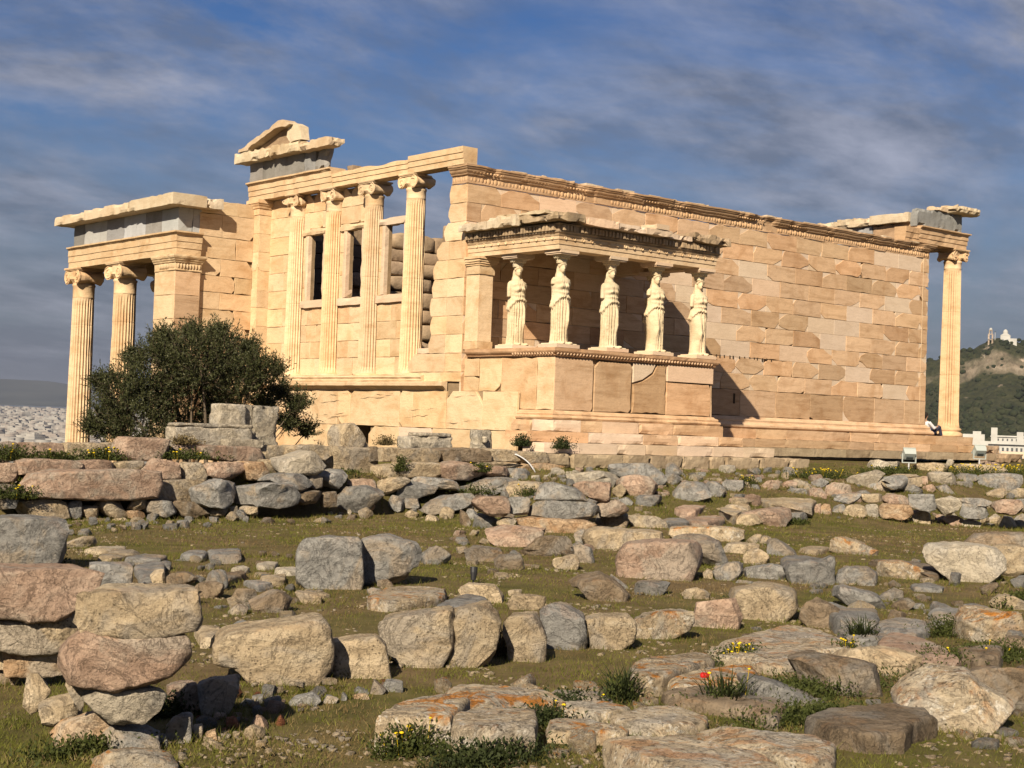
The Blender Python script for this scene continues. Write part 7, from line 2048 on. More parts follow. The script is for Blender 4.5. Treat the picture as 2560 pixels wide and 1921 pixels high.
FG o -17.80 -24.19 0.23 F
FG o -17.50 -23.65 0.14 T
FG o -17.93 -23.49 0.12 T
FG o -17.20 -22.33 0.20 T
FG o -18.07 -23.04 0.19 T
FG o -17.27 -22.14 0.18 F
FG o -17.52 -24.28 0.18 T
FG o -16.70 -24.37 0.16 T
FG o -16.38 -23.29 0.15 T
FG o -16.93 -22.76 0.24 F
FG o -17.97 -22.93 0.12 T
FG o -17.86 -23.24 0.13 F
FG o -17.23 -23.88 0.11 F
FG o -17.46 -22.62 0.25 F
FG o -16.41 -22.66 0.13 T
FG o -16.85 -22.57 0.27 F
SR p -18.82 -21.93 0.06 F
SR p -18.04 -22.08 0.06 F
SR p -19.02 -22.39 0.07 F
SR c -18.21 -21.80 0.09 T
SR p -19.04 -22.51 0.05 F
SR g -19.04 -21.97 0.08 F
SR p -17.94 -21.80 0.05 F
SR p -17.56 -21.86 0.06 F
SR p -18.72 -22.33 0.13 F
SR g -19.07 -21.76 0.05 F
SR r -19.20 -22.26 0.07 F
SR p -18.51 -22.08 0.05 F
SR p -18.69 -21.65 0.05 F
SR g -19.11 -22.51 0.09 F
SR p -18.74 -22.14 0.08 F
SR g -19.30 -22.51 0.13 F
SR c -18.80 -21.70 0.06 F
SR g -19.40 -22.61 0.08 F
SR g -17.83 -21.75 0.05 F
SR p -17.96 -22.09 0.06 F
SR g -18.90 -22.15 0.05 F
SR g -19.00 -21.71 0.11 F
SR g -18.15 -21.80 0.05 F
SR g -19.43 -22.66 0.08 F
SR g -18.49 -21.87 0.12 F
SR c -18.40 -21.84 0.13 F
SR g -19.06 -22.10 0.05 F
SR p -18.90 -22.49 0.05 T
SR g -18.88 -22.39 0.11 F
SR g -18.11 -21.88 0.11 T
SR g -18.58 -22.42 0.05 F
SR p -18.49 -22.30 0.10 F
SR g -18.24 -22.06 0.13 F
SR c -18.92 -21.88 0.08 F
SR r -18.56 -21.84 0.05 T
SR p -19.09 -21.88 0.06 F
SR r -18.78 -21.77 0.05 F
SR c -17.91 -21.72 0.12 T
SR g -18.98 -21.53 0.05 F
SR g -18.97 -21.61 0.14 F
SR r -18.67 -21.76 0.12 F
SR r -17.50 -21.78 0.07 F
"""

# ---------------------------------------------------------------- ruins
SMAT = dict(g='stone_grey', p='stone_pink', c='stone_cream', b='stone_brown', w='stone_pale', o='stone_lichen', o2='stone_orange', o3='stone_speckled', r='stone_red')
WALLS = {
 'LW': ('ruined_wall', 'long stepped wall of pink and grey blocks below the olive bush', 'wall'),
 'SP': ('stone_pier', 'upright tan pier of two blocks before the dark doorway', 'pier'),
 'RW': ('ruined_wall', 'low two-course wall of cream blocks at the foot of the west front', 'wall'),
 'CF': ('rubble_spread', 'tumbled grey and brown boulders strewn on grass right of the long wall', 'rubble'),
 'CS': ('ruined_wall', 'short stacked stub of wall in the middle of the grass', 'wall'),
 'TF': ('rubble_spread', 'grey boulders lying in front of the statue porch steps', 'rubble'),
 'MF': ('foundation_remains', 'low flat stones and mottled blocks half sunk in the central lawn', 'foundation'),
 'RT1': ('rubble_terrace', 'upper terrace of loose stones below the floodlights', 'terrace'),
 'RT2': ('ruined_wall', 'lower retaining wall of grey and pink stones at the right lawn edge', 'wall'),
 'FG': ('foundation_remains', 'lichen-covered foundation slabs at the bottom centre', 'foundation'),
 'FS': ('foundation_remains', 'flat grey slabs sunk in weeds at the right foreground', 'foundation'),
 'FN': ('foundation_remains', 'two slabs with bright orange lichen beside the long grass tuft', 'foundation'),
 'RM': ('rubble_spread', 'low loose stones scattered over the brown grass at the right', 'rubble'),
 'FX': ('split_boulder', 'split grey boulder of two halves on brown grass', 'boulder'),
 'U6': ('layered_boulder', 'angular grey layered boulder with a flat slab on it', 'boulder'),
 'WC': ('marble_chips', 'three small white marble pieces below the porch foundation corner', 'stones'),
 'LS': ('ruined_wall', 'wall stub of big tan blocks cut by the left picture edge', 'wall'),
 'SS': ('ruined_wall', 'stacked wall stub with flat block on top, left foreground', 'wall'),
 'SR': ('rubble_bank', 'bank of small grey and red stones beside the left foreground stack', 'rubble'),
 'FL1': ('foundation_remains', 'thin pale slabs flush with the lawn below the long wall', 'foundation'),
 'FL2': ('foundation_remains', 'brown rounded stones left of the big square grey block', 'foundation'),
}
LOOSE = {
 'FR1': ('carved_block', 'long pale carved block lying on the wall before the olive bush', 'block'),
 'FR2': ('carved_block', 'short squared pale block under the end of the long carved block', 'block'),
 'FR3': ('carved_block', 'tall pale block with an upright slot cut in its face', 'block'),
 'FR4': ('marble_chip', 'small white marble piece beside the long carved block', 'stone'),
 'FR5': ('carved_block', 'pale moulded block on the low wall right of the dark doorway', 'block'),
 'FR6': ('carved_block', 'upright squared slab with a small knob on its shaded face', 'block'),
 'H1': ('squared_block', 'big square grey block with rust-coloured patches on the lawn', 'block'),
 'H2': ('boulder', 'rounded grey boulder leaning behind the rust-patched square block', 'boulder'),
 'H3': ('boulder', 'small grey boulder right of the rust-patched block pair', 'boulder'),
 'H4': ('stone_slab', 'lichen-topped slab on the grass below the square grey block', 'slab'),
 'HS1': ('small_stone', 'small grey stone against the lichen-topped slab', 'stone'),
 'HS2': ('small_stone', 'cream stone wedged under the left corner of the square grey block', 'stone'),
 'HS3': ('small_stone', 'brown stone between the grey block and the lichen-topped slab', 'stone'),
 'HS4': ('stone_slab', 'flat grey slab behind the tallest blocks of the standing row', 'slab'),
 'HS5': ('boulder', 'rounded tan boulder behind the standing row of blocks', 'boulder'),
 'HS6': ('squared_block', 'small cream block lying on grass behind the standing row', 'block'),
 'HS7': ('small_stone', 'small tan stone behind the small cream block', 'stone'),
 'K1': ('standing_block', 'large cream block at the left end of the standing row', 'block'),
 'K2': ('standing_block', 'small cube-like cream block, second from left in the standing row', 'block'),
 'K3': ('standing_block', 'broad cream block tapering downwards, third from left in the row', 'block'),
 'K4': ('standing_block', 'tall cream block with layered face, fourth from left in the row', 'block'),
 'K5': ('standing_block', 'narrow pitted cream block, fifth from left in the row', 'block'),
 'K6': ('standing_block', 'grey-pink standing block in the middle of the row', 'block'),
 'K7': ('standing_block', 'cream block with round holes right of the grey-pink standing block', 'block'),
 'K8': ('standing_block', 'long low block with orange lichen on top in the row', 'block'),
 'K9': ('standing_block', 'rounded pink block, second from the right end of the row', 'block'),
 'K10': ('standing_block', 'cream block at the right end of the standing row', 'block'),
 'FI': ('stone_slab', 'brown-grey wedge-shaped slab at the bottom right', 'slab'),
 'FJ': ('boulder', 'large pale boulder with a smooth sloping back, bottom right', 'boulder'),
 'FK': ('boulder', 'brown boulder at the right edge behind the large pale boulder', 'boulder'),
 'FL': ('boulder', 'smooth rounded brown-grey boulder in the right foreground', 'boulder'),
 'FM': ('stone_slab', 'broad speckled slab with pale lichen behind the smooth brown boulder', 'slab'),
 'FO': ('stone_slab', 'low brown slab behind the red poppy', 'slab'),
 'FP': ('boulder', 'low grey ridge of stone before the orange-lichen slabs', 'boulder'),
 'FQ': ('stone_slab', 'reddish sloping slab above the large pale boulder', 'slab'),
 'FR': ('boulder', 'cream and grey boulder wedged behind the smooth brown boulder', 'boulder'),
 'FU': ('boulder', 'rusty brown boulder in weeds right of the standing row', 'boulder'),
 'FW': ('boulder', 'flat-topped grey boulder left of the split boulder', 'boulder'),
 'FY': ('boulder', 'big boulder with orange lichen at the right picture edge', 'boulder'),
 'FZ': ('boulder', 'cream boulder at the right edge behind the orange-lichen boulder', 'boulder'),
 'L1': ('squared_block', 'big grey squared block at the left picture edge', 'block'),
 'L2c': ('stone_slab', 'flat grey slab on the lawn right of the left wall stub', 'slab'),
 'P1': ('squared_block', 'large pink squared block right of the picture centre', 'block'),
 'P2': ('boulder', 'blue-grey boulder leaning behind the large pink block', 'boulder'),
 'P3': ('boulder', 'angular grey stone right of the large pink block', 'stone'),
 'P4': ('small_stone', 'thin grey stone under the left end of the large pink block', 'stone'),
 'P5': ('small_stone', 'grey stone in front of the large pink block', 'stone'),
 'P6': ('boulder', 'low brown boulder in grass left of the large pink block', 'boulder'),
 'P7': ('small_stone', 'small cream stone between the pink block and the standing row', 'stone'),
 'P8': ('small_stone', 'tiny cream stone at the right end of the pink block', 'stone'),
 'P9': ('small_stone', 'small pale stone beside the angular grey stone', 'stone'),
 'S10': ('boulder', 'orange-lichened stone cut by the bottom edge, left', 'boulder'),
 'WD': ('marble_chip', 'small white stone on the grass below the long wall', 'stone'),
 'U1': ('squared_block', 'large pitted cream block at the right, on brown grass', 'block'),
 'U2': ('squared_block', 'cream block touching the right picture edge', 'block'),
 'U3': ('boulder', 'long low brown stone behind the two cream blocks at right', 'boulder'),
 'U4': ('boulder', 'wedge-shaped cream stone with an orange lichen spot', 'boulder'),
 'U5': ('squared_block', 'flat-faced grey block right of the layered boulder', 'block'),
 'U7': ('boulder', 'low grey stone left of the layered boulder', 'boulder'),
 'U8': ('boulder', 'pointed grey stone behind the layered boulder', 'boulder'),
 'U9': ('boulder', 'grey-cream stone between the pink block and the layered boulder', 'boulder'),
 'U10': ('small_stone', 'low cream stone behind the blue-grey boulder', 'stone'),
 'U11': ('boulder', 'reddish lichen-stained stone left of the pitted cream block', 'boulder'),
 'U12': ('stone_slab', 'brown slab lying behind the reddish stained stone', 'slab'),
 'U13': ('stone_slab', 'thin flat stone on brown grass below the pitted cream block', 'slab'),
 'U14': ('small_stone', 'rounded cream stone at the near edge of the right lawn', 'stone'),
 'U15': ('stone_slab', 'thin tan slab on the right lawn by the wedge-shaped stone', 'slab'),
 'U16': ('small_stone', 'small cream stone in weeds above the end of the standing row', 'stone'),
 'U18': ('boulder', 'grey boulder at the lower right of the blue-grey boulder', 'boulder'),
}
GROUPS = {'K': 'standing row of blocks', 'FR': 'carved fragments on the wall'}
def stones():
    roots = {}; n = 0
    for ln in STONES.strip().splitlines():
        a, b = ln.split('|'); f = a.split(); grp, form, mt = f[0], f[1], SMAT[f[2]]
        x, y, z, yaw, dep, e = (float(q) for q in f[3:9])
        poly = np.array([[float(q) / 100 for q in p.split(',')] for p in b.split()])
        n += 1; size = max(np.ptp(poly, axis=0)); near = math.hypot(x - CAMLOC.x, y - CAMLOC.y)
        nth, nph = (92, 40) if near < 14.5 else ((56, 24) if near < 22 else (34, 14))
        blocky = e < 0.3
        if form == 'F':
            grow = 1.07 if grp in ('LW', 'RW', 'CS', 'SS', 'LS', 'RT2', 'SP') else 1.02
            pc = (poly.min(0) + poly.max(0)) / 2; poly = pc + (poly - pc) * grow
            V, F = rockmesh(poly, dep, e * 0.8, nth, nph, 0.034 if blocky else 0.038, n, 0.5, facets=9 if blocky else 15)
            c, s = math.cos(yaw), math.sin(yaw)
            W = np.c_[V[:, 0] * c - V[:, 1] * s, V[:, 0] * s + V[:, 1] * c, V[:, 2]]
        else:
            V, F = rockmesh(poly, dep, e * 0.8, nth, nph, 0.026, n, 0.0, facets=6)
            # plan outline: (u,w) -> (x,y); depth runs downwards
            W = np.c_[V[:, 0], V[:, 2], -V[:, 1]]
            k = np.clip(-W[:, 2] / dep, 0, 1)[:, None]
        P = W + np.array([x, y, z])
        if grp in WALLS:
            if grp not in roots:
                nm, lab, cat = WALLS[grp]; roots[grp] = thing(nm, lab, cat, (x, y, z))
            o = crisp(mk('stone', P, F, mt, roots[grp], True, (x, y, z)))
        else:
            nm, lab, cat = LOOSE[grp]
            o = crisp(mk(nm, P, F, mt, None, True, (x, y, z))); tag(o, lab, cat, 'standing row of blocks' if grp[0] == 'K' else None, 'thing')
    return roots
ROOTS = stones()
def fillers():
    """smaller stones packed between the large ones; x y size height kind"""
    r = np.random.default_rng(91); n = 5000
    shapes = {}
    for ln in FILLERS.strip().splitlines():
        grp, mt, x, y, w, kind = ln.split(); x, y, w = float(x), float(y), float(w); n += 1
        key = (mt, kind, int(r.integers(7)))
        if key not in shapes:                          # a few dozen shapes, shared
            a = np.sort(r.random(8) * 2 * math.pi); rad = 0.38 + 0.16 * r.random(8)
            o = np.c_[np.cos(a) * rad, np.sin(a) * rad]
            if kind == 'T':
                V, F = rockmesh(o, 0.5, 0.28, 34, 14, 0.03, n, 0.0, facets=6); V = np.c_[V[:, 0], V[:, 2], -V[:, 1]]
            else:
                o[:, 1] *= 0.75; V, F = rockmesh(o, 0.75, 0.32, 34, 14, 0.04, n, 0.5, facets=13); V = V - np.array([0, 0, V[:, 2].min()])
            ob = crisp(mk('stone', V, F, SMAT[mt], None, True)); shapes[key] = ob.data; bpy.data.objects.remove(ob)
        root = ROOTS.get(grp)
        if root is None:
            nm, lab, cat = WALLS[grp]; root = ROOTS[grp] = thing(nm, lab, cat, (x, y, float(terrain(x, y))))
        z = float(terrain(x, y))
        o = link('stone', shapes[key], root, (x, y, z + (0.02 + 0.06 * r.random() if kind == 'T' else -0.16 * w)))
        o.rotation_euler = (r.normal() * 0.10, r.normal() * 0.10, r.random() * 6.3); o.scale = (w, w * (0.7 + 0.5 * r.random()), w * (0.75 + 0.4 * r.random()))
fillers()

# ---------------------------------------------------------------- grass
def plant_material(name, pal, trans=0.25, scale=2.0, rough=0.7):
    t = NT(name); c = t.coord((1, 1, 1), False)
    col = t.ramp(t.noise(c, scale, 5, 0.7), [(0.3, pal[0]), (0.5, pal[1]), (0.72, pal[2])])
    t.done(col, None, rough, 0.2)
    tr = t.node('ShaderNodeBsdfTranslucent'); t.L(col, tr.inputs['Color'])
    mx_ = t.node('ShaderNodeMixShader'); mx_.inputs[0].default_value = trans
    t.L(t.b.outputs[0], mx_.inputs[1]); t.L(tr.outputs[0], mx_.inputs[2]); t.L(mx_.outputs[0], t.out.inputs[0])
plant_material('grass_green', ((0.058, 0.068, 0.010), (0.110, 0.115, 0.018), (0.185, 0.165, 0.042)))
plant_material('grass_dry', ((0.095, 0.063, 0.024), (0.165, 0.117, 0.050), (0.27, 0.205, 0.10)))
def grass(name, n, seed, mat, hmin, hmax, dens, label, ring=0):
    r = np.random.default_rng(seed)
    yaw0 = math.atan2(_f.y, _f.x)
    N = n * 3
    d = 6.0 + 44.0 * r.random(N) ** 1.35; a = yaw0 + (r.random(N) - 0.5) * 2 * math.radians(25)
    x = CAMLOC.x + d * np.cos(a); y = CAMLOC.y + d * np.sin(a)
    p = np.c_[x, y, 0 * x]
    f = fbm(p * 0.35 + 3, 3) * 1.1 + fbm(p * 1.9 + 7, 3) * 0.9
    keep = r.random(N) < np.clip(dens(f), 0, 1)
    keep &= ~((x > -0.6) & (x < 24) & (y > -4.7)); keep &= ~((x < 0.2) & (y > -5.0) & (x > -20))
    x, y, d = x[keep][:n], y[keep][:n], d[keep][:n]
    if ring:                                          # longer tufts crowd the feet of the stones
        px = []; py = []
        for ln in (STONES + FILLERS).strip().splitlines():
            f = ln.split('|')[0].split()
            if len(f) == 6: sx, sy, sw = float(f[2]), float(f[3]), float(f[4])
            elif len(f) >= 9:
                q = np.array([[float(v) for v in k.split(',')] for k in ln.split('|')[1].split()]); sx, sy = float(f[3]), float(f[4]); sw = np.ptp(q, axis=0).max() / 100
            else: continue
            if sy > -4.95: continue
            k = int(ring * (0.3 + sw)); t = r.random(k) * 2 * math.pi; rr = sw * (0.36 + 0.22 * r.random(k))
            px.append(sx + np.cos(t) * rr); py.append(sy + np.sin(t) * rr)
        px = np.concatenate(px); py = np.concatenate(py)
        x = np.concatenate([x, px]); y = np.concatenate([y, py]); d = np.concatenate([d, np.hypot(px - CAMLOC.x, py - CAMLOC.y)])
        extra = np.zeros(len(x)); extra[-len(px):] = 1
    n = len(x)
    z = terrain(x, y) - 0.006
    big = np.clip(d / 16, 0.8, 2.6)
    h = (hmin + (hmax - hmin) * r.random(n) ** 2) * np.clip(0.85 + 0.12 * d / 10, 0.9, 1.5); w = 0.0036 * big * (0.7 + 0.6 * r.random(n))
    if ring: h = h * (1 + 0.9 * extra)
    t = r.random(n) * 2 * math.pi; l = h * (0.35 + 0.7 * r.random(n)); lt = r.random(n) * 2 * math.pi
    bx, by = np.cos(t) * w, np.sin(t) * w; lx, ly = np.cos(lt) * l, np.sin(lt) * l
    A = np.c_[x - bx, y - by, z]; B = np.c_[x + bx, y + by, z]; D = np.c_[x + lx, y + ly, z + h]
    V = np.stack([A, B, D], 1).reshape(-1, 3); F = np.arange(n * 3).reshape(-1, 3)
    o = bigmesh(name, V, F, mat)
    tag(o, label, 'grass', kind='stuff')
grass('grass', 290000, 1, 'grass_green', 0.012, 0.050, lambda f: 0.52 - 1.5 * f, 'short green grass over the site', 90)
grass('dry_grass', 180000, 2, 'grass_dry', 0.010, 0.045, lambda f: 0.36 + 1.4 * f, 'dry brown grass over the site', 45)

def gravel(n, seed):
    r = np.random.default_rng(seed); C = np.array([(x, y, z) for z in (-1, 1) for y in (-1, 1) for x in (-1, 1)], float) * 0.5
    d = 7.0 + 33.0 * r.random(n * 3) ** 1.2; a = math.atan2(_f.y, _f.x) + (r.random(n * 3) - 0.5) * 2 * math.radians(23)
    x = CAMLOC.x + d * np.cos(a); y = CAMLOC.y + d * np.sin(a)
    f = fbm(np.c_[x, y, 0 * x] * 0.8 + 21, 3); k = (f > 0.10) & ~((x > -0.6) & (y > -4.7)) & ~((x < 0.2) & (y > -5.0)); x, y = x[k][:n], y[k][:n]; n = len(x)
    z = terrain(x, y); s = (0.012 + 0.030 * r.random(n) ** 2.5)
    V = (C[None] * (1 + 0.5 * r.normal(size=(n, 8, 1)).clip(-1, 1)) * s[:, None, None] * np.array([1, 1, 0.6])[None]) + np.stack([x, y, z + s * 0.15], 1)[:, None]
    F = (np.arange(n)[:, None, None] * 8 + np.array([(4, 5, 7, 6), (0, 1, 5, 4), (2, 6, 7, 3), (0, 4, 6, 2), (1, 3, 7, 5)])[None]).reshape(-1, 4)
    tag(bigmesh('gravel', V.reshape(-1, 3), F, 'stone_cream'), 'pale limestone chips and gravel in the grass', 'gravel', kind='stuff')
gravel(9000, 12)

# ---------------------------------------------------------------- olive bush and weeds
plant_material('olive_leaf', ((0.018, 0.023, 0.008), (0.040, 0.045, 0.016), (0.115, 0.115, 0.055)), 0.12, 7.0, 0.55)
plant_material('weed_leaf', ((0.026, 0.034, 0.008), (0.045, 0.056, 0.012), (0.085, 0.090, 0.024)), 0.25, 9.0)
plant_material('weed_dark', ((0.016, 0.023, 0.007), (0.027, 0.036, 0.010), (0.046, 0.056, 0.018)), 0.2, 9.0)
plant_material('straw', ((0.085, 0.062, 0.026), (0.14, 0.105, 0.047), (0.21, 0.165, 0.085)), 0.2, 9.0)
NT('flower_yellow').done((0.62, 0.44, 0.012), None, 0.6, 0.2)
NT('poppy_red').done((0.42, 0.008, 0.007), None, 0.5, 0.2)
_t = NT('bark'); _t.done(_t.ramp(_t.noise(_t.coord((3, 3, 0.6)), 6, 5, 0.7), [(0.3, (0.06, 0.046, 0.033)), (0.7, (0.15, 0.12, 0.088))]), None, 0.95, 0.1)
OLIVE = [(-6.92, 4.97, 0.28, 0.9), (-6.04, 4.59, 0.93, 1.11), (-5.42, 5.43, 1.48, 0.73), (-5.38, 3.77, 1.26, 1.11), (-4.36, 4.38, 1.43, 0.83), (-5.01, 5.01, 0.26, 1.24), (-4.47, 3.51, 0.7, 0.91), (-4.17, 3.05, 1.01, 0.71), (-6.46, 4.75, -0.3, 1.11), (-4.25, 4.46, -0.12, 0.93), (-6.9, 5.64, -0.43, 0.71), (-7.34, 5.25, 0.57, 0.35), (-3.56, 3.64, 0.22, 0.52), (-3.06, 3.7, 0.5, 0.44), (-2.84, 3.25, 0.2, 0.47), (-2.87, 3.55, -0.27, 0.47), (-2.24, 3.67, -0.47, 0.34), (-3.77, 4.1, 1.61, 0.39), (-5.88, 4.81, 1.75, 0.41), (-5.38, 4.27, 1.9, 0.33), (-4.68, 4.12, 1.94, 0.39), (-7.29, 5.72, -0.55, 0.4), (-6.28, 5.7, 1.23, 0.36), (-3.1, 3.87, 1.07, 0.31)]
def leaves(P, D, L, W, r):
    """diamond leaves: base P, direction D, length L, width W"""
    n = len(P); D = D / (np.linalg.norm(D, axis=1)[:, None] + 1e-9)
    S = np.cross(D, r.normal(size=(n, 3))); S /= np.linalg.norm(S, axis=1)[:, None] + 1e-9
    N = np.cross(D, S)
    a = P; b = P + D * (L * 0.5)[:, None] + S * W[:, None] + N * (L * 0.06)[:, None]
    c = P + D * L[:, None]; d = P + D * (L * 0.5)[:, None] - S * W[:, None] + N * (L * 0.06)[:, None]
    V = np.stack([a, b, c, d], 1).reshape(-1, 3); k = np.arange(n) * 4
    return V, np.stack([k, k + 1, k + 2, k + 3], 1)
def olive():
    r = np.random.default_rng(77)
    t = thing('olive_tree', 'dense dark olive bush growing before the north porch', 'tree', (-5.2, 4.6, -3.2))
    base = np.array([-5.2, 4.6, -3.25]); m = MB()
    tips = []; V = []; F = []; n0 = 0
    for i, (x, y, z, R) in enumerate(OLIVE):
        c = np.array([x, y, z]); b0 = base + np.array([r.normal() * 0.35, r.normal() * 0.3, 0])
        mid = b0 * 0.45 + c * 0.55 + np.array([r.normal() * 0.2, r.normal() * 0.2, -0.35])
        s = np.linspace(0, 1, 8)[:, None]
        pts = (1 - s) ** 2 * b0 + 2 * s * (1 - s) * mid + s ** 2 * c
        m.add(*tube(pts, np.linspace(0.085, 0.018, 8) * (1.0 if R > 0.6 else 0.6), 6))
        ns = int(70 + 430 * R ** 2)
        u = r.normal(size=(ns, 3)); u /= np.linalg.norm(u, axis=1)[:, None]
        Rs = max(0.12, R - 0.30); rad = Rs * (0.35 + 0.65 * r.random(ns) ** 0.5)
        lump = 1 + 0.75 * pnoise(u * 2.2 + i * 5.1)
        st = c + u * (rad * lump)[:, None] * np.array([1, 1, 0.95])
        d = u * 0.75 + np.array([0, 0, 0.75]) + r.normal(size=(ns, 3)) * 0.28; d /= np.linalg.norm(d, axis=1)[:, None]
        sl = 0.20 + 0.34 * r.random(ns) ** 1.5
        for k in range(0, ns, 5):
            q = st[k] - d[k] * 0.25; m.add(*tube([q, st[k], st[k] + d[k] * sl[k]], [0.008, 0.006, 0.003], 3, False))
        nl = 17
        for j in range(nl):
            f = (j + r.random(ns)) / nl
            P = st + d * (sl * f)[:, None] - d * 0.05
            D = d * 0.75 + r.normal(size=(ns, 3)) * 0.62
            A, B = leaves(P, D, 0.058 + 0.04 * r.random(ns), 0.0095 + 0.006 * r.random(ns), r)
            V.append(A); F.append(B + n0); n0 += len(A)
    m.build('trunk', 'bark', t, True)
    bigmesh('crown', np.concatenate(V), np.concatenate(F), 'olive_leaf', t)
olive()
def weed(name, label, u, hgt, spread, nst, seed, leafmat='weed_leaf', flowers=0, blades=0, cat='plant', group=None, flat=0.3, lw=1.0):
    """leafy clump: many small leaves on short stems, grass-like blades, yellow heads; u = (x,y,z)"""
    r = np.random.default_rng(seed); t = thing(name, label, cat, u, group)
    u = np.array(u, float); big = 1.0 if math.hypot(u[0] - CAMLOC.x, u[1] - CAMLOC.y) < 18 else 1.7; nst = int(nst * 1.6)
    if nst:
        st = u + np.c_[r.normal(size=nst) * spread, r.normal(size=nst) * spread * flat, np.zeros(nst)]
        V = []; F = []; n0 = 0
        for j in range(9):
            h = hgt * (0.15 + 0.85 * r.random(nst)) * r.random(nst)
            P = st + np.c_[r.normal(size=nst) * 0.03, r.normal(size=nst) * 0.03, h]
            D = np.c_[r.normal(size=nst), r.normal(size=nst), 0.5 + r.random(nst)]
            A, B = leaves(P, D, (0.018 + 0.022 * r.random(nst)) * lw * big, (0.004 + 0.005 * r.random(nst)) * lw * big, r); V.append(A); F.append(B + n0); n0 += len(A)
        bigmesh('leaf_mass', np.concatenate(V), np.concatenate(F), leafmat, t)['kind'] = 'stuff'
    if blades:
        P = u + np.c_[r.normal(size=blades) * spread * 0.4, r.normal(size=blades) * spread * 0.3, np.zeros(blades)]
        D = np.c_[r.normal(size=blades) * 0.5, r.normal(size=blades) * 0.5, 0.9 + 0 * P[:, 0]]; L = hgt * (0.8 + 0.9 * r.random(blades))
        D /= np.linalg.norm(D, axis=1)[:, None]; S = np.cross(D, [0, 0, 1.0]); S /= np.linalg.norm(S, axis=1)[:, None] + 1e-9; w = 0.006 * lw
        droop = np.c_[D[:, 0], D[:, 1], -0.5 + 0 * L] * (L * 0.25)[:, None]
        a = P - S * w; b = P + S * w; c = P + D * (L * 0.6)[:, None] + S * w * 0.8; d = P + D * (L * 0.6)[:, None] - S * w * 0.8; e = P + D * L[:, None] + droop
        V = np.stack([a, b, c, d, e], 1).reshape(-1, 3); k = np.arange(blades) * 5
        F = np.concatenate([np.stack([k, k + 1, k + 2], 1), np.stack([k, k + 2, k + 3], 1), np.stack([k + 3, k + 2, k + 4], 1)])
        bigmesh('blades', V, F, 'weed_dark' if leafmat != 'straw' else 'straw', t)['kind'] = 'stuff'
    if flowers:
        m = MB()
        for j in range(int(flowers * 0.55) + 1):
            p = u + np.array([r.normal() * spread, r.normal() * spread * flat, hgt * (0.55 + 0.6 * r.random())]); s = (0.011 + 0.008 * r.random()) * (0.55 if big < 1.5 else 1.0)
            m.add(*ellipsoid(p, (s * 1.4, s * 1.4, s * 0.8), 7, 5)); m.add(*tube([u + np.array([p[0] - u[0], p[1] - u[1], 0]) * np.array([0.8, 0.8, 0]), p], 0.002, 3, False))
        m.build('flower_heads', 'flower_yellow', t)['kind'] = 'stuff'
    return t
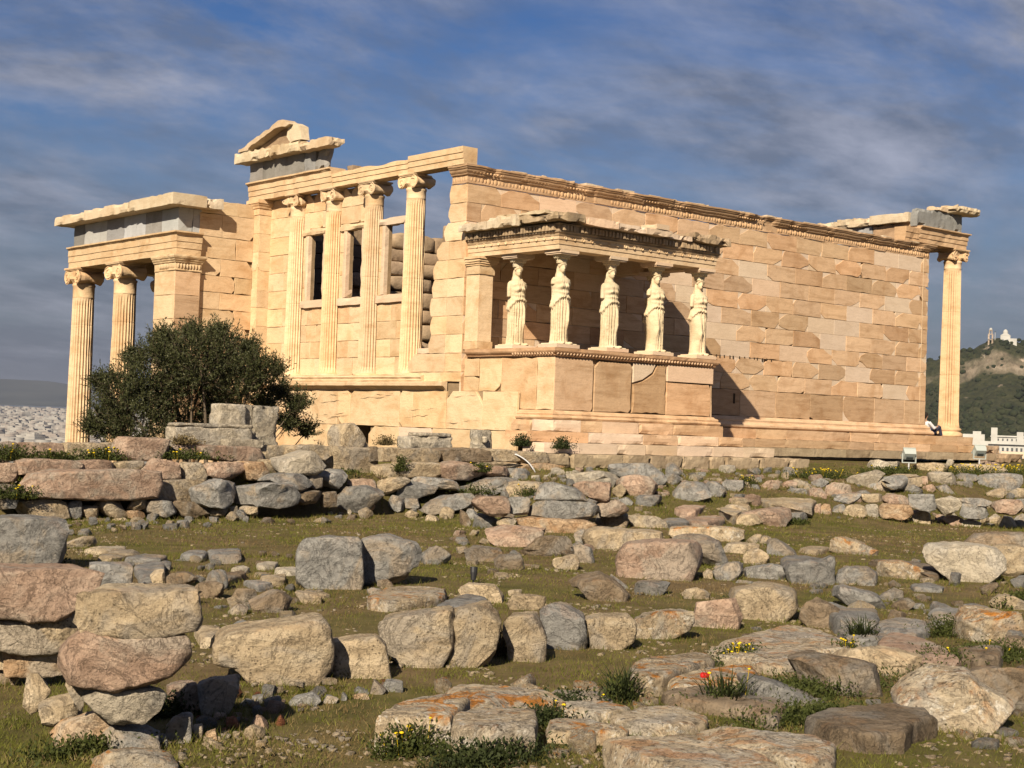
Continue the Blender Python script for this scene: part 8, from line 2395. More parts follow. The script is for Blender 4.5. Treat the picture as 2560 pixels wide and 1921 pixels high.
WEEDS = [
 ((-13.69, -5.0, -1.03), 0.28, 0.3, 160, 'weeds with pale yellow flowers at the left edge on the long wall', {'flowers': 16, 'blades': 30}),
 ((-12.76, -5.0, -1.05), 0.2, 0.22, 130, 'low green weeds on the wall right of the left edge clump', {'flowers': 6}),
 ((-11.89, -5.0, -1.01), 0.24, 0.25, 150, 'bright yellow-flowered weeds beside the jutting pink wall block', {'flowers': 22}),
 ((-10.38, -5.0, -0.97), 0.2, 0.35, 160, 'weeds below the long pale carved block', {'flowers': 10}),
 ((-10.23, -4.75, -0.7), 0.18, 0.18, 60, 'dry straw tuft against the long carved block', {'leafmat': 'straw', 'blades': 40}),
 ((-5.61, -5.35, -1.14), 0.35, 0.07, 60, 'upright green weed growing on the low cream wall', {}),
 ((-3.77, -5.6, -1.13), 0.2, 0.15, 90, 'yellow-green weed beside the grey cables', {'flowers': 8}),
 ((-6.64, -5.0, -1.31), 0.2, 0.2, 120, 'green weeds at the foot of the upright pier', {}),
 ((-14.04, -6.1, -1.63), 0.25, 0.25, 120, 'yellowish weeds low on the long wall at the left edge', {'flowers': 10}),
 ((13.58, -6.79, -1.01), 0.26, 1.1, 420, 'long band of bright yellow flowers below the right floodlight', {'flowers': 150}),
 ((6.07, -6.8, -1.15), 0.22, 0.5, 200, 'yellow-flowered weeds on the upper terrace, left of the floodlights', {'flowers': 45}),
 ((9.24, -6.45, -1.02), 0.2, 0.5, 200, 'green weeds left of the left floodlight', {'flowers': 6}),
 ((2.51, -7.47, -1.32), 0.25, 0.15, 90, 'yellow weed right of the grey boulders near the steps', {'flowers': 16}),
 ((-3.46, -7.08, -1.56), 0.22, 0.25, 110, 'weeds behind the central wall stub', {'flowers': 6, 'blades': 30}),
 ((-3.75, -6.08, -1.56), 0.22, 0.4, 160, 'dark grassy weeds between the flat grey stones', {'blades': 60}),
 ((-18.68, -23.76, -2.0), 0.2, 0.14, 150, 'yellow-flowered weed in front of the lichen slabs', {'flowers': 16, 'blades': 14}),
 ((-18.41, -23.95, -2.0), 0.18, 0.15, 110, 'leafy weed below the speckled foundation slab', {'flowers': 3}),
 ((-18.43, -24.14, -2.0), 0.14, 0.18, 200, 'grey-green clump at the bottom edge below the slabs', {'leafmat': 'weed_dark'}),
 ((-16.48, -23.13, -2.0), 0.22, 0.1, 40, 'tall dark grass tuft left of the poppy', {'blades': 110}),
 ((-16.07, -23.7, -2.0), 0.24, 0.13, 40, 'tall dark grass tuft right of the poppy', {'blades': 120, 'flowers': 2}),
 ((-12.5, -22.1, -2.0), 0.22, 0.13, 30, 'arching dark blades between the speckled and the reddish slab', {'blades': 130}),
 ((-14.35, -22.3, -2.0), 0.16, 0.14, 140, 'pale yellow flowers at the left side of the speckled slab', {'flowers': 30}),
 ((-13.21, -22.49, -2.0), 0.16, 0.08, 60, 'yellow flower clump before the cream and grey boulder', {'flowers': 12}),
 ((-14.87, -24.55, -2.0), 0.3, 0.08, 30, 'dry brown stalks in front of the large pale boulder', {'leafmat': 'straw', 'blades': 26}),
 ((-11.47, -19.71, -2.0), 0.16, 0.08, 80, 'dark weeds between the last two blocks of the standing row', {'leafmat': 'weed_dark', 'blades': 20}),
 ((-10.98, -22.11, -2.0), 0.2, 0.25, 220, 'green weeds at the foot of the orange-lichen boulder', {}),
 ((-12.32, -23.21, -2.0), 0.15, 0.5, 400, 'green leafy weeds along the right edge below the lichen boulder', {'flowers': 6}),
 ((-15.02, -23.53, -2.0), 0.13, 0.45, 380, 'green weeds before the smooth brown boulder', {}),
 ((-15.94, -24.23, -2.0), 0.13, 0.3, 260, 'green weeds left of the wedge-shaped slab', {}),
 ((-17.51, -23.5, -2.0), 0.14, 0.1, 140, 'leafy weeds in the gap between foundation slabs', {'leafmat': 'weed_dark', 'flowers': 2}),
 ((-17.09, -23.13, -2.0), 0.13, 0.25, 200, 'dark leafy weeds behind the speckled slab with one yellow flower', {'leafmat': 'weed_dark', 'flowers': 3}),
 ((-16.76, -20.97, -2.0), 0.22, 0.12, 120, 'brown weeds between the second and third standing blocks', {'leafmat': 'straw', 'blades': 40}),
 ((-15.87, -21.06, -2.0), 0.22, 0.1, 110, 'dry weeds between the tall layered and the pitted block', {'leafmat': 'straw', 'blades': 30}),
 ((-16.4, -13.09, -2.0), 0.3, 0.12, 90, 'weed growing against the big grey block at the left edge', {'leafmat': 'weed_dark'}),
 ((-19.37, -22.09, -2.0), 0.16, 0.14, 140, 'weeds at the right of the left foreground stack', {'leafmat': 'weed_dark'}),
 ((-20.2, -22.86, -2.0), 0.12, 0.15, 140, 'leafy weeds at the foot of the left stack', {'flowers': 0}),
 ((0.36, -10.59, -1.92), 0.12, 0.25, 120, 'grass weeds right of the low pinkish stone', {}),
 ((-8.27, -21.09, -2.0), 0.2, 0.12, 120, 'bushy green weed at the right edge behind the lichen boulder', {}),
 ((-5.08, -4.0, -0.64), 0.22, 0.12, 60, 'dry weed beside the moulded block by the doorway', {'leafmat': 'straw', 'blades': 10}),
 ((-1.45, -4.2, -0.59), 0.3, 0.12, 90, 'green weed in the hole of the foundation near the cables', {'leafmat': 'weed_dark'}),
 ((-0.57, -4.6, -0.62), 0.3, 0.12, 90, 'green weed in the gap of the porch foundation', {'leafmat': 'weed_dark'}),
]
def weeds():
    for i, (w, h, s, n, lab, kw) in enumerate(WEEDS):
        weed('weed_clump', lab, w, h, s, n, 400 + i, **kw)
    # one red poppy
    p = np.array([-15.68, -23.15, -1.98]); t = thing('poppy', 'single red poppy in the long grass at the bottom', 'flower', tuple(p))
    mk('stem', *tube([p, p + np.array([0.01, 0, 0.06]), p + np.array([0.0, -0.01, 0.10])], 0.003, 5), 'weed_leaf', t)
    m = MB()
    for k in range(4):
        a = k * math.pi / 2; m.add(*ellipsoid(p + np.array([0.018 * math.cos(a), 0.018 * math.sin(a) - 0.01, 0.11]), (0.024, 0.02, 0.022), 9, 6))
    m.build('petals', 'poppy_red', t, True)
weeds()

# ---------------------------------------------------------------- far background
def polar(az, d): return CAMLOC.x + d * math.cos(math.radians(az)), CAMLOC.y + d * math.sin(math.radians(az))
def bg_materials():
    t = NT('city_wall'); c = t.coord((1, 1, 1))
    b = t.node('ShaderNodeTexBrick'); b.inputs['Scale'].default_value = 0.33; b.inputs['Mortar Size'].default_value = 0.32; b.inputs['Brick Width'].default_value = 1.6; b.inputs['Row Height'].default_value = 1.0; b.offset = 0.0
    mp = t.node('ShaderNodeMapping'); mp.inputs['Rotation'].default_value = (math.radians(90), 0, 0)
    t.L(t.tc.outputs['Object'], mp.inputs[0]); t.L(mp.outputs[0], b.inputs['Vector'])
    b.inputs['Color1'].default_value = (0.10, 0.10, 0.11, 1); b.inputs['Color2'].default_value = (0.17, 0.16, 0.15, 1); b.inputs['Mortar'].default_value = (0.31, 0.29, 0.265, 1)
    geo = t.node('ShaderNodeNewGeometry'); sx = t.node('ShaderNodeSeparateXYZ'); t.L(geo.outputs['Normal'], sx.inputs[0])
    up = t.ramp(sx.outputs['Z'], [(0.5, 0.0), (0.6, 1.0)])
    col = t.mix(up, b.outputs['Color'], (0.22, 0.205, 0.185))
    hue = t.node('ShaderNodeMapRange'); wn_ = t.node('ShaderNodeTexWhiteNoise'); sn = t.node('ShaderNodeVectorMath', operation='SNAP'); sn.inputs[1].default_value = (28, 28, 400); t.L(geo.outputs['Position'], sn.inputs[0]); t.L(sn.outputs[0], wn_.inputs['Vector']); t.L(wn_.outputs['Value'], hue.inputs['Value'])
    col = t.mix(0.5, col, t.ramp(hue.outputs[0], [(0.0, (0.34, 0.325, 0.30)), (0.4, (0.25, 0.20, 0.17)), (0.7, (0.28, 0.275, 0.26)), (1.0, (0.42, 0.40, 0.36))]))
    t.done(col, None, 0.9, 0.1)
    t = NT('white_plaster'); t.done(t.ramp(t.noise(t.coord(), 0.2, 4), [(0.3, (0.33, 0.325, 0.305)), (0.7, (0.42, 0.415, 0.39))]), None, 0.9, 0.1)
    NT('window_dark').done((0.045, 0.05, 0.055), None, 0.4, 0.5)
    t = NT('hill_rock'); c = t.coord((1, 1, 1), False)
    n1 = t.noise(c, 0.035, 8, 0.65); n2 = t.noise(c, 0.15, 6, 0.7)
    rock = t.ramp(n2, [(0.3, (0.20, 0.15, 0.115)), (0.5, (0.36, 0.285, 0.22)), (0.7, (0.48, 0.40, 0.325))])
    scrub = t.ramp(n2, [(0.3, (0.018, 0.022, 0.013)), (0.6, (0.045, 0.047, 0.024)), (0.8, (0.09, 0.075, 0.045))])
    geo = t.node('ShaderNodeNewGeometry'); sx = t.node('ShaderNodeSeparateXYZ'); t.L(geo.outputs['Normal'], sx.inputs[0])
    steep = t.ramp(sx.outputs['Z'], [(0.42, 1.0), (0.68, 0.0)])
    f = t.math('MAXIMUM', t.math('MULTIPLY', steep, t.ramp(n1, [(0.35, 0.2), (0.5, 1.0)])), t.ramp(n1, [(0.63, 0.0), (0.70, 0.9)]))
    t.done(t.mix(f, scrub, rock), t.bump(n2, 0.8, 6.0), 0.95, 0.1)
    t = NT('mountain'); c = t.coord((1, 1, 1), False)
    t.done(t.ramp(t.noise(c, 0.0012, 7, 0.6), [(0.35, (0.030, 0.036, 0.036)), (0.65, (0.075, 0.08, 0.07))]), None, 1.0, 0.0)
    plant_material('wood_leaf', ((0.009, 0.013, 0.006), (0.017, 0.022, 0.009), (0.034, 0.037, 0.016)), 0.0, 0.05, 0.9)
bg_materials()
def house_mesh(k):
    r = np.random.default_rng(50 + k); m = MB()
    w, d, h = 11 + 7 * r.random(), 9 + 5 * r.random(), 12 + 9 * r.random()
    m.box(-w, w, -d, d, -14, h); m.box(-w * 0.8, w * 0.7, -d * 0.75, d * 0.8, h, h + 3); m.box(-w * 0.2, w * 0.15, -d * 0.2, d * 0.3, h + 3, h + 5.5)
    for f in range(1, int(h / 3.2)):
        z = f * 3.2; m.box(-w - 1.2, w + 1.2, -d - 1.2, d + 1.2, z, z + 0.9)
    o = m.build('apartment_block', 'city_wall'); me = o.data; bpy.data.objects.remove(o); return me
def city():
    r = np.random.default_rng(15); M = [house_mesh(k) for k in range(6)]
    n = 0; spots = []
    while len(spots) < 900:
        az = 60 + 22 * r.random(); d = 3150 + 6200 * r.random() ** 1.25; spots.append((d, az))
    spots.sort()
    near = [s for s in spots if 65.0 < s[1] < 70.5][:130]; ns = set(near)
    for d, az in near:
        x, y = polar(az, d); z = float(terrain0(x, y)); o = bpy.data.objects.new('apartment_block', M[int(r.integers(6))]); COL.objects.link(o)
        s = 0.7 + 0.6 * r.random(); o.location = (x, y, z); o.rotation_euler = (0, 0, r.random() * 3.1); o.scale = (s, s, s * (0.7 + 0.5 * r.random()))
        tag(o, 'pale apartment block in the distant city at the far left', 'building', 'apartment blocks of the distant city', 'thing')
    n = 7000; d = 3050 + 6600 * r.random(n) ** 1.15; az = np.radians(58 + 26 * r.random(n))
    x = CAMLOC.x + d * np.cos(az); y = CAMLOC.y + d * np.sin(az); z = terrain0(x, y); a = r.random(n) * 3.1
    w = 8 + 10 * r.random(n); q = 7 + 8 * r.random(n); h = 7 + 13 * r.random(n) ** 1.5
    V = np.zeros((n, 8, 3)); k = 0
    for zz in (0, 1):
        for sy in (-1, 1):
            for sx in (-1, 1):
                V[:, k, 0] = x + sx * w * np.cos(a) - sy * q * np.sin(a); V[:, k, 1] = y + sx * w * np.sin(a) + sy * q * np.cos(a); V[:, k, 2] = z + (h if zz else -12); k += 1
    F = (np.arange(n)[:, None, None] * 8 + np.array([(4, 5, 7, 6), (0, 1, 5, 4), (2, 6, 7, 3), (0, 4, 6, 2), (1, 3, 7, 5)])[None]).reshape(-1, 4)
    tag(bigmesh('city', V.reshape(-1, 3), F, 'city_wall'), 'pale mass of distant city buildings spreading to the mountains', 'city', kind='stuff')
    # tree belts between the houses
    V, F = clump(420, lambda: polar(60 + 16 * r.random(), 3300 + 5500 * r.random()), lambda: 7 + 7 * r.random(), r, lambda x, y: float(terrain0(x, y)) + 2)
    tag(bigmesh('city_trees', V, F, 'wood_leaf'), 'dark tree belts among the distant city houses', 'trees', kind='stuff')
def clump(n, pos, size, r, ground):
    B, BF = ellipsoid((0, 0, 0), (1, 1, 1), 6, 4); V = []; F = []; n0 = 0
    tri = [f if len(f) == 4 else (f[0], f[1], f[2], f[2]) for f in BF]
    q4 = np.array([f for f in BF if len(f) == 4]); q3 = np.array([f for f in BF if len(f) == 3])
    for i in range(n):
        x, y = pos(); s = size(); k = 1 + 0.5 * pnoise(B * 1.7 + i * 3.3)
        W = B * k[:, None] * np.array([s, s, s * 0.8]) + np.array([x, y, ground(x, y)])
        V.append(W); F.append(np.concatenate([np.c_[q4[:, :3]], q4[:, [0, 2, 3]], q3]) + n0); n0 += len(W)
    return np.concatenate(V), np.concatenate(F)
def mountains():
    n, mm = 160, 14
    az = np.linspace(48, 90, n); V = []
    for j in range(mm):
        f = j / (mm - 1); d = 12500 + 5200 * f
        for a in az:
            x, y = polar(a, d); hgt = np.interp(a, [48, 58, 63.5, 66, 67.2, 69, 72, 80, 90], [190, 210, 215, 255, 300, 305, 300, 330, 300])
            V.append((x, y, hgt, f, a))
    V = np.array(V); nz = fbm(np.c_[V[:, 0] * 0.0004, V[:, 1] * 0.0004, V[:, 3] * 2], 4)
    z = 30 + (V[:, 2] * (1 + 0.05 * nz) - 30) * sst(V[:, 3] / 0.75) + 25 * nz * V[:, 3] * (1 - V[:, 3])
    i, j = np.meshgrid(np.arange(mm - 1), np.arange(n - 1), indexing='ij'); a = (i * n + j).ravel()
    tag(bigmesh('mountain_range', np.c_[V[:, :2], z], np.stack([a, a + 1, a + n + 1, a + n], 1), 'mountain', None, True), kind='structure')
HA, HD = 32.5, 1700.0                                 # hill: direction and distance of the summit
def hill_height(s, t):
    """s metres to the right of the summit seen from here, t metres behind it"""
    prof = np.interp(s, [-420, -200, -120, -79, -72, -64, -41, -27, -22, -6, -2, 13, 32, 60, 120, 220, 420], [-40, 20, 62, 77, 82, 84, 95, 98, 103, 111, 112, 111, 104, 98, 78, 38, -40])
    fall = np.where(t < 0, np.interp(t, [-340, -260, -160, -80, -50, -30, 0], [-0.42, -0.1, 0.32, 0.60, 0.66, 0.86, 1.0]), np.interp(t, [0, 60, 300], [1, 0.85, -0.3]))
    return prof * fall - (1 - fall) * 18
def hill():
    ca, sa = math.cos(math.radians(HA)), math.sin(math.radians(HA))
    S, T = np.meshgrid(np.linspace(-420, 420, 190), np.linspace(-340, 300, 150), indexing='ij')
    Z = hill_height(S, T)
    p = np.stack([S.ravel() * 0.02, T.ravel() * 0.02, 0 * S.ravel()], 1)
    nz = fbm(p, 5, 0.6); rd = 1 - 2 * np.abs(pnoise(p * 1.7 + 4))
    Z = Z + (nz * 9 + rd * 4).reshape(S.shape) * np.clip((Z + 60) / 60, 0, 1) * np.where((np.abs(S) < 30) & (np.abs(T) < 20), 0.25, 1.0)
    X = CAMLOC.x + (HD + T) * ca + S * sa; Y = CAMLOC.y + (HD + T) * sa - S * ca
    n, m = S.shape; V = np.stack([X.ravel(), Y.ravel(), Z.ravel()], 1)
    i, j = np.meshgrid(np.arange(n - 1), np.arange(m - 1), indexing='ij'); a = (i * m + j).ravel()
    tag(bigmesh('hill', V, np.stack([a, a + m, a + m + 1, a + 1], 1), 'hill_rock', None, False), kind='structure')
    r = np.random.default_rng(8); pts = []
    def at(s, t): return CAMLOC.x + (HD + t) * ca + s * sa, CAMLOC.y + (HD + t) * sa - s * ca
    sel = []
    while len(sel) < 2600:
        s, t = -200 + 400 * r.random(), -330 + 335 * r.random() ** 0.8
        i_ = int((s + 420) / 840 * 189); j_ = int((t + 340) / 640 * 149)
        z = Z[i_, j_]; rock = pnoise(np.array([[s * 0.03 + 5, z * 0.05, 1.3]]))[0]
        dens = 0.95 if z < 38 else (0.10 if 40 < z < 66 and abs(s + 22) < 34 + 16 * rock else 0.55 + 0.5 * rock)
        if r.random() < dens: sel.append((s, t, z))
    it = iter(sel); cur = [None]
    def pos(): cur[0] = next(it); return at(cur[0][0], cur[0][1])
    V, F = clump(len(sel), pos, lambda: 2.0 + 2.4 * r.random() * (1.25 if cur[0][2] < 40 else 0.8), r, lambda x, y: cur[0][2] + 1.0)
    tag(bigmesh('hill_wood', V, F, 'wood_leaf'), 'dark wood covering the hill behind the east column', 'trees', kind='stuff')
    # chapel on the summit
    z0 = 110.5
    rot = math.radians(HA - 90)
    def place(mb, name, mat, parent, s, t, z):
        X_ = np.concatenate(mb.V); x, y = at(s, t)
        W = np.c_[x + X_[:, 0] * math.cos(rot) - X_[:, 1] * math.sin(rot), y + X_[:, 0] * math.sin(rot) + X_[:, 1] * math.cos(rot), z + X_[:, 2]]
        return mk(name, W, mb.F, mat, parent)
    x, y = at(4, -6); ch = thing('chapel', 'white chapel on the rocky hilltop', 'chapel', (x, y, z0 - 3))
    m = MB(); m.box(-5, 5, -6, 6, -5, 4.2); place(m, 'nave', 'white_plaster', ch, 6, -4, z0)
    m = MB(); m.add([(-5.3, -6.2, 4.2), (5.3, -6.2, 4.2), (0, -6.2, 7.6), (-5.3, 6.2, 4.2), (5.3, 6.2, 4.2), (0, 6.2, 7.6)], [(0, 1, 2), (3, 5, 4), (0, 2, 5, 3), (1, 4, 5, 2), (0, 3, 4, 1)]); place(m, 'roof', 'white_plaster', ch, 6, -4, z0)
    m = MB(); m.add(*lathe([(2.6, 4), (2.6, 8.4), (2.4, 9.4), (1.6, 10.6), (0.5, 11.3), (0.05, 11.5)], 12)); place(m, 'dome', 'white_plaster', ch, 6, -1, z0)
    m = MB(); m.box(-3.5, 3.5, -4, 4, -7, 1.2); place(m, 'side_chapel', 'white_plaster', ch, 14, -5, z0)
    m = MB(); m.box(-1.0, 1.0, -0.2, 0.2, 0, 2.4); place(m, 'door', 'window_dark', ch, 3.4, -10.2, z0 - 2.5); place(m, 'door', 'window_dark', ch, 8.0, -10.2, z0 - 2.5)
    x, y = at(-9, -8); bt = thing('bell_tower', 'slender tan bell tower beside the white hilltop chapel', 'tower', (x, y, z0 - 4))
    m = MB()
    for q in (-1, 1): m.box(q * 1.9 - 0.8, q * 1.9 + 0.8, -1.4, 1.4, -8, 5); m.box(q * 1.3 - 0.5, q * 1.3 + 0.5, -1.2, 1.2, 5.8, 9)
    m.box(-2.7, 2.7, -1.4, 1.4, 5, 5.8); m.box(-2.7, 2.7, -1.4, 1.4, -0.6, 0.2); m.box(-1.8, 1.8, -1.2, 1.2, 9, 10); place(m, 'frame', 'hill_rock', bt, -9, -8, z0)
    m = MB(); m.add(*lathe([(1.7, 10), (1.6, 11), (0.9, 12), (0.1, 12.4)], 10)); place(m, 'cap', 'white_plaster', bt, -9, -8, z0)
    for s, h, z, lab in ((-41, 14, 96, 'white flagpole on the rock left of the chapel'), (-4.5, 14, 106, 'thin mast between bell tower and chapel'), (58, 18, 98, 'thin mast right of the chapel')):
        x, y = at(s, -4); p = thing('mast', lab, 'mast', (x, y, z)); m = MB(); m.add(*tube([(0, 0, -3), (0, 0, h * 0.9)], [0.4, 0.28], 6)); place(m, 'pole', 'white_plaster', p, s, -4, z)
        m = MB(); m.add(*ellipsoid((0, 0, h * 0.93), (0.6, 0.6, 0.7), 8, 6)); place(m, 'finial', 'window_dark', p, s, -4, z)
    x, y = at(62, -14); tb = thing('terrace_house', 'flat-roofed house on a tan terrace wall right of the chapel', 'building', (x, y, 88))
    m = MB(); m.box(-24, 26, -1, 6, -9, 0); place(m, 'terrace_wall', 'hill_rock', tb, 62, -14, 96)
    m = MB(); m.box(-12, 2, 0, 8, 0, 4.5); place(m, 'body', 'window_dark', tb, 62, -14, 96); m = MB(); m.box(-13, 3, -1, 9, 4.5, 5.4); place(m, 'roof', 'white_plaster', tb, 62, -14, 96)
def hotel():
    """long white building below the wooded hill, right edge"""
    A, D = 32.6, 900.0; ca, sa = math.cos(math.radians(A)), math.sin(math.radians(A))
    cx, cy = CAMLOC.x + D * ca, CAMLOC.y + D * sa
    t = thing('white_building', 'long white building with roof towers behind the corner column', 'building', (cx, cy, -60))
    def bx(name, s0, s1, z0, z1, t0=0.0, t1=14.0, mat='white_plaster', parent=t):
        V = np.array([(s, q, z) for z in (z0, z1) for q in (t0, t1) for s in (s0, s1)])
        W = np.c_[cx + V[:, 1] * ca + V[:, 0] * sa, cy + V[:, 1] * sa - V[:, 0] * ca, V[:, 2]]
        return mk(name, W, [(0, 2, 3, 1), (4, 5, 7, 6), (0, 1, 5, 4), (2, 6, 7, 3), (0, 4, 6, 2), (1, 3, 7, 5)], mat, parent)
    bx('wing', -17, 60, -60, 1.2, 3, 16); b = bx('body', -3, 60, -60, -0.3, -4, 3); bx('upper_storey', -1, 60, -0.3, 4.6, 0, 3)
    bx('ledge', -4, 60, -0.35, 0.15, -5.5, -4.001); bx('ledge', -2, 60, 3.8, 4.3, -0.8, -0.001)
    bx('wing_storey', -17, -5, 1.2, 4.9, 5, 12); bx('stair_tower', -11.5, -7, 4.9, 6.6, 6, 11)
    for s0, s1, z in ((-1.6, 1.8, 8.9), (12.2, 15.8, 6.8), (20.5, 23.5, 6.2), (33, 37, 7.5)):
        bx('roof_tower', s0, s1, 0, z, -1.2, 2.5)
    r = np.random.default_rng(3)
    for k in range(24):
        s = -0.5 + k * 2.45
        bx('window', s, s + 0.8, 1.6, 2.9, -0.05, 0.2, 'window_dark'); bx('window', s, s + 1.1, -4.8, -2.2, -4.08, -3.8, 'window_dark'); bx('window', s + 0.3, s + 1.2, -9.6, -7.4, -4.08, -3.8, 'window_dark')
    bx('balcony', -2.5, 60, -5.8, -5.0, -5.2, -4.002)
    x2, y2 = CAMLOC.x + 700 * ca, CAMLOC.y + 700 * sa
    t2 = thing('stone_hall', 'low tan building with arched openings below the white building', 'building', (x2 + 20, y2, -50))
    def b2(name, s0, s1, z0, z1, t0, t1, mat):
        V = np.array([(s, q, z) for z in (z0, z1) for q in (t0, t1) for s in (s0, s1)])
        W = np.c_[x2 + V[:, 1] * ca + V[:, 0] * sa, y2 + V[:, 1] * sa - V[:, 0] * ca, V[:, 2]]
        return mk(name, W, [(0, 2, 3, 1), (4, 5, 7, 6), (0, 1, 5, 4), (2, 6, 7, 3), (0, 4, 6, 2), (1, 3, 7, 5)], mat, t2)
    b2('body', 3, 60, -50, -3.4, 0, 20, 'marble_new')
    for k in range(6): b2('opening', 5.2 + k * 1.3 + (1.0 if k > 1 else 0), 5.8 + k * 1.3 + (1.0 if k > 1 else 0), -6.4, -4.6 if k < 2 else -5.2, -0.15, 0.3, 'window_dark')
city(); mountains(); hill(); hotel()
# air: the distance fades to grey-blue
def haze():
    m = MB().box(-26000, 26000, -26000, 26000, -97, 345); o = m.build('haze', None)
    mat = bpy.data.materials.new('haze'); mat.use_nodes = True; nt = mat.node_tree; nt.nodes.clear()
    out = nt.nodes.new('ShaderNodeOutputMaterial'); pv = nt.nodes.new('ShaderNodeVolumePrincipled')
    pv.inputs['Color'].default_value = (0.27, 0.31, 0.41, 1); pv.inputs['Density'].default_value = 6.0e-5; pv.inputs['Anisotropy'].default_value = 0.0
    nt.links.new(pv.outputs[0], out.inputs['Volume']); o.data.materials.append(mat)
    tag(o, 'thin grey-blue haze over the distance', 'haze', kind='stuff')
haze()

# ---------------------------------------------------------------- small things
NT('lamp_white').done((0.33, 0.36, 0.34), None, 0.45, 0.4)
NT('lamp_dark').done((0.05, 0.06, 0.06), None, 0.5, 0.4)
NT('cable_grey').done((0.42, 0.42, 0.43), None, 0.5, 0.4)
NT('black_plastic').done((0.015, 0.015, 0.017), None, 0.5, 0.4)
NT('skin').done((0.36, 0.21, 0.14), None, 0.6, 0.3)
NT('hair_dark').done((0.015, 0.012, 0.01), None, 0.7, 0.2)
NT('cloth_white').done((0.5, 0.5, 0.52), None, 0.9, 0.1)
NT('cloth_navy').done((0.03, 0.035, 0.06), None, 0.9, 0.1)
NT('cloth_purple').done((0.10, 0.075, 0.20), None, 0.9, 0.1)
def floodlight(p, yaw, lab):
    p = np.array(p, float); t = thing('floodlight', lab, 'floodlight', tuple(p), 'floodlights on the terrace')
    c, s = math.cos(yaw), math.sin(yaw); ti = math.radians(42); ct, st = math.cos(ti), math.sin(ti)
    def place(V, h):                                  # local: x across, y aim direction, z up; tilt about x
        V = np.asarray(V, float) * 0.8; Y = V[:, 1] * ct - V[:, 2] * st; Z = V[:, 1] * st + V[:, 2] * ct
        return np.c_[p[0] + V[:, 0] * c - Y * s, p[1] + V[:, 0] * s + Y * c, p[2] + h + Z]
    def add(name, V, F, mat, h): return mk(name, place(V, h), F, mat, t)
    prof = [(-0.19, -0.10, 0.13), (-0.21, 0.02, 0.165), (-0.21, 0.12, 0.175)]
    V = []
    for (w, y, h) in prof:
        V += [(w, y, -h), (-w, y, -h), (-w, y, h), (w, y, h)]
    F = [(0, 1, 2, 3), (8, 11, 10, 9)] + [(i * 4 + k, (i + 1) * 4 + k, (i + 1) * 4 + (k + 1) % 4, i * 4 + (k + 1) % 4) for i in range(2) for k in range(4)]
    h = add('housing', V, F, 'lamp_white', 0.42)
    m = MB().box(-0.18, 0.18, 0.118, 0.128, -0.145, 0.145); add('glass', m.V[0], m.F, 'lamp_dark', 0.42)
    m = MB().box(-0.215, 0.215, 0.12, 0.145, 0.16, 0.19); m.box(-0.215, 0.215, 0.12, 0.145, -0.19, -0.16); add('rim', np.concatenate(m.V), m.F, 'lamp_white', 0.42)
    m = MB().box(-0.11, 0.11, -0.15, -0.101, -0.10, 0.02); add('ballast_box', m.V[0], m.F, 'lamp_dark', 0.42)
    m = MB().box(-0.245, -0.215, -0.03, 0.03, -0.25, 0.04); m.box(0.215, 0.245, -0.03, 0.03, -0.25, 0.04); m.box(-0.245, 0.245, -0.03, 0.03, -0.28, -0.25)
    W = np.concatenate(m.V) * 0.8; W = np.c_[p[0] + W[:, 0] * c - W[:, 1] * s, p[1] + W[:, 0] * s + W[:, 1] * c, p[2] + 0.42 + W[:, 2]]; mk('bracket', W, m.F, 'lamp_white', t)
    mk('post', *tube([p + np.array([0, 0, -0.15]), p + np.array([0, 0, 0.2])], 0.022, 8), 'cable_grey', t)
floodlight((10.62, -6.06, -0.94), math.radians(-35), 'left white floodlight on the stony terrace, tilted to the temple')
floodlight((14.3, -5.82, -0.80), math.radians(-30), 'right white floodlight above the band of yellow flowers')
def spotlight():
    p = np.array([-12.67, -16.7, -2.02]); t = thing('ground_spotlight', 'small black spotlight on a stake in the grass', 'spotlight', tuple(p))
    mk('stake', *tube([p, p + np.array([0, 0, 0.08])], 0.012, 6), 'black_plastic', t)
    mk('can', *tube([p + np.array([0.0, 0, 0.07]), p + np.array([0.01, 0.01, 0.16]), p + np.array([0.02, 0.02, 0.22])], [0.03, 0.042, 0.045], 10), 'black_plastic', t)
spotlight()
def cables():
    t = thing('cable_bundle', 'grey cables bending down from the low wall to the ground', 'cables', (-1.3, -5.0, -1.2))
    for k in range(4):
        o = 0.035 * k
        pts = [(-3.1 + o, -4.3, -0.66 - 0.01 * k), (-2.55, -4.45 - o * 0.3, -0.66 - o * 0.3), (-2.2, -4.85 - o, -0.70 - o * 0.4), (-1.98 - o, -5.15 - o, -0.92), (-1.85 - o, -5.35 - o, -1.28)]
        P = np.array(pts); s = np.linspace(0, 4, 22); Q = np.stack([np.interp(s, range(5), P[:, j]) for j in range(3)], 1)
        for _ in range(3): Q[1:-1] = (Q[:-2] + 2 * Q[1:-1] + Q[2:]) / 4
        mk('cable', *tube(Q, 0.014, 6), 'cable_grey', t, True)
cables()
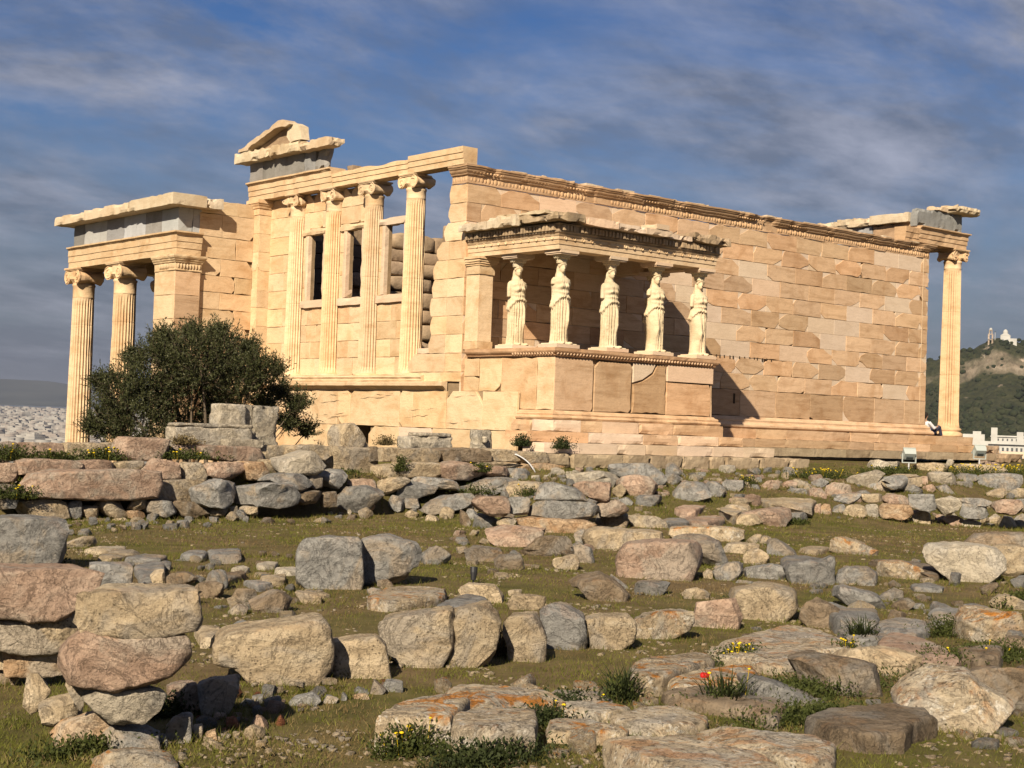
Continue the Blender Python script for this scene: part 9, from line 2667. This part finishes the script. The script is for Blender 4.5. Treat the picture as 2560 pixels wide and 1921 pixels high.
# carved fragments lying on the wall
def fragments():
    def frag(name, lab, boxes, mat='stone_pale', grp='carved fragments on the wall'):
        b0 = boxes[0]; t = thing(name, lab, 'block', ((b0[0] + b0[1]) / 2, (b0[2] + b0[3]) / 2, b0[4]), grp)
        for k, (x0, x1, y0, y1, z0, z1, ch, nm) in enumerate(boxes):
            roughbox(nm, x0, x1, y0, y1, z0, z1, mat, t, 0.045, 0.012, ch, int(abs(x0) * 100) + k, True, 3.0)
    frag('carved_block', 'long pale carved block lying on the wall before the olive bush', [(-10.29, -8.56, -4.5, -4.17, -0.72, -0.36, 0.05, 'slab'), (-10.26, -8.58, -4.48, -4.18, -0.362, -0.29, 0.03, 'moulding')])
    frag('carved_block', 'short squared pale block under the end of the long carved block', [(-9.3, -8.5, -4.8, -4.52, -0.74, -0.57, 0.04, 'slab')])
    frag('carved_block', 'tall pale block with an upright slot cut in its face', [(-9.13, -8.53, -4.15, -3.72, -0.72, 0.11, 0.04, 'side_piece'), (-8.33, -7.80, -4.15, -3.72, -0.72, 0.10, 0.10, 'side_piece'), (-8.535, -8.325, -4.02, -3.72, -0.72, 0.105, 0.01, 'slot_back'), (-8.528, -8.332, -4.14, -4.03, -0.72, -0.42, 0.02, 'slot_foot')])
    frag('marble_chip', 'small white marble piece beside the long carved block', [(-10.62, -10.27, -4.75, -4.5, -0.74, -0.62, 0.06, 'piece')])
    frag('carved_block', 'pale moulded block on the low wall right of the dark doorway', [(-4.55, -3.42, -4.2, -3.7, -0.72, -0.42, 0.07, 'slab'), (-4.28, -3.44, -4.18, -3.72, -0.418, -0.34, 0.02, 'moulding')])
    frag('carved_block', 'upright squared slab with a small knob on its shaded face', [(-2.67, -2.2, -4.1, -3.85, -0.70, -0.24, 0.05, 'slab'), (-2.52, -2.42, -4.2, -4.101, -0.52, -0.38, 0.03, 'knob')])
fragments()
def person(p, yaw, lab, shirt, trousers, lean):
    """seated figure, knees drawn up"""
    t = thing('person', lab, 'person', p)
    def T(V):
        V = np.asarray(V, float); c, s = math.cos(yaw), math.sin(yaw)
        return np.c_[p[0] + V[:, 0] * c - V[:, 1] * s, p[1] + V[:, 0] * s + V[:, 1] * c, p[2] + V[:, 2]]
    def fuse(parts, nm, mat, vox=0.022):
        m = MB()
        for V, F in parts: m.add(T(V), F)
        me = remeshed(nm, m, vox, mat)
        o = bpy.data.objects.new(nm, me); COL.objects.link(o); o.parent = t; o.matrix_parent_inverse = Matrix.Translation(-Vector(t.location)); return o
    L = lean; sh = (0, 0.05 - L * 0.5, 0.52)
    spine = [(0, 0, 0.10), (0, -L * 0.2, 0.28), (0, -L * 0.42, 0.45), (0, -L * 0.5, 0.56)]
    hip = [(-0.09, 0.0, 0.10), (0.09, 0.0, 0.10)]
    knees = [(-0.12, 0.42, 0.40), (0.12, 0.42, 0.40)]; feet = [(-0.11, 0.58, 0.04), (0.11, 0.58, 0.04)]
    arms = []
    for q in (-1, 1):
        arms.append(([(q * 0.17, -L * 0.5, 0.53), (q * 0.25, 0.12 - L * 0.3, 0.33), (q * 0.12, 0.34, 0.40)], [0.05, 0.042, 0.03]))
    head = (0, -L * 0.5 + 0.03, 0.76)
    body = [tube(spine, [0.12, 0.115, 0.13, 0.10], 14), tube([spine[-1], (0, -L * 0.5 + 0.01, 0.66)], [0.06, 0.05], 10), ellipsoid(head, (0.075, 0.095, 0.115), 18, 12),
            ellipsoid((0, head[1] - 0.0 + 0.09, 0.745), (0.014, 0.022, 0.02), 8, 6)]
    for k in range(2):
        body += [tube([hip[k], knees[k], ], [0.085, 0.055], 10), tube([knees[k], feet[k]], [0.052, 0.036], 10), ellipsoid((feet[k][0], feet[k][1] + 0.06, 0.03), (0.04, 0.10, 0.03), 10, 6), tube(*arms[k], 10)]
        hp = arms[k][0][2]
        for j in range(5): body.append(tube([(hp[0] - (k * 2 - 1) * 0.01, hp[1], hp[2]), (hp[0] - (k * 2 - 1) * (0.03 + 0.004 * j), hp[1] + 0.03 + 0.012 * (2 - abs(j - 2)), hp[2] + 0.02 - 0.012 * j)], [0.014, 0.008], 6))
    fuse(body, 'body', 'skin')
    fuse([tube(spine, [0.135, 0.13, 0.145, 0.115], 14)] + [tube(a[0][:2] + [tuple(0.6 * np.array(a[0][1]) + 0.4 * np.array(a[0][2]))], [0.062, 0.054, 0.046], 10) for a in arms], 'shirt', shirt)
    fuse([tube([hip[k], knees[k]], [0.098, 0.066], 10) for k in range(2)] + [tube([knees[k], tuple(0.15 * np.array(knees[k]) + 0.85 * np.array(feet[k]))], [0.064, 0.05], 10) for k in range(2)] + [ellipsoid((0, 0, 0.11), (0.17, 0.13, 0.11), 14, 8)], 'trousers', trousers)
    fuse([ellipsoid((0, head[1] - 0.02, 0.785), (0.088, 0.10, 0.105), 16, 10), ellipsoid((0, head[1] - 0.06, 0.72), (0.075, 0.06, 0.10), 12, 8)], 'hair', 'hair_dark')
person((20.75, 0.42, -0.02), math.radians(-95), 'seated dark-haired person in white between wall end and corner column', 'cloth_white', 'cloth_navy', 0.35)
person((22.95, 0.95, -0.24), math.radians(-60), 'seated person in purple half hidden behind the corner column', 'cloth_purple', 'cloth_navy', 0.2)
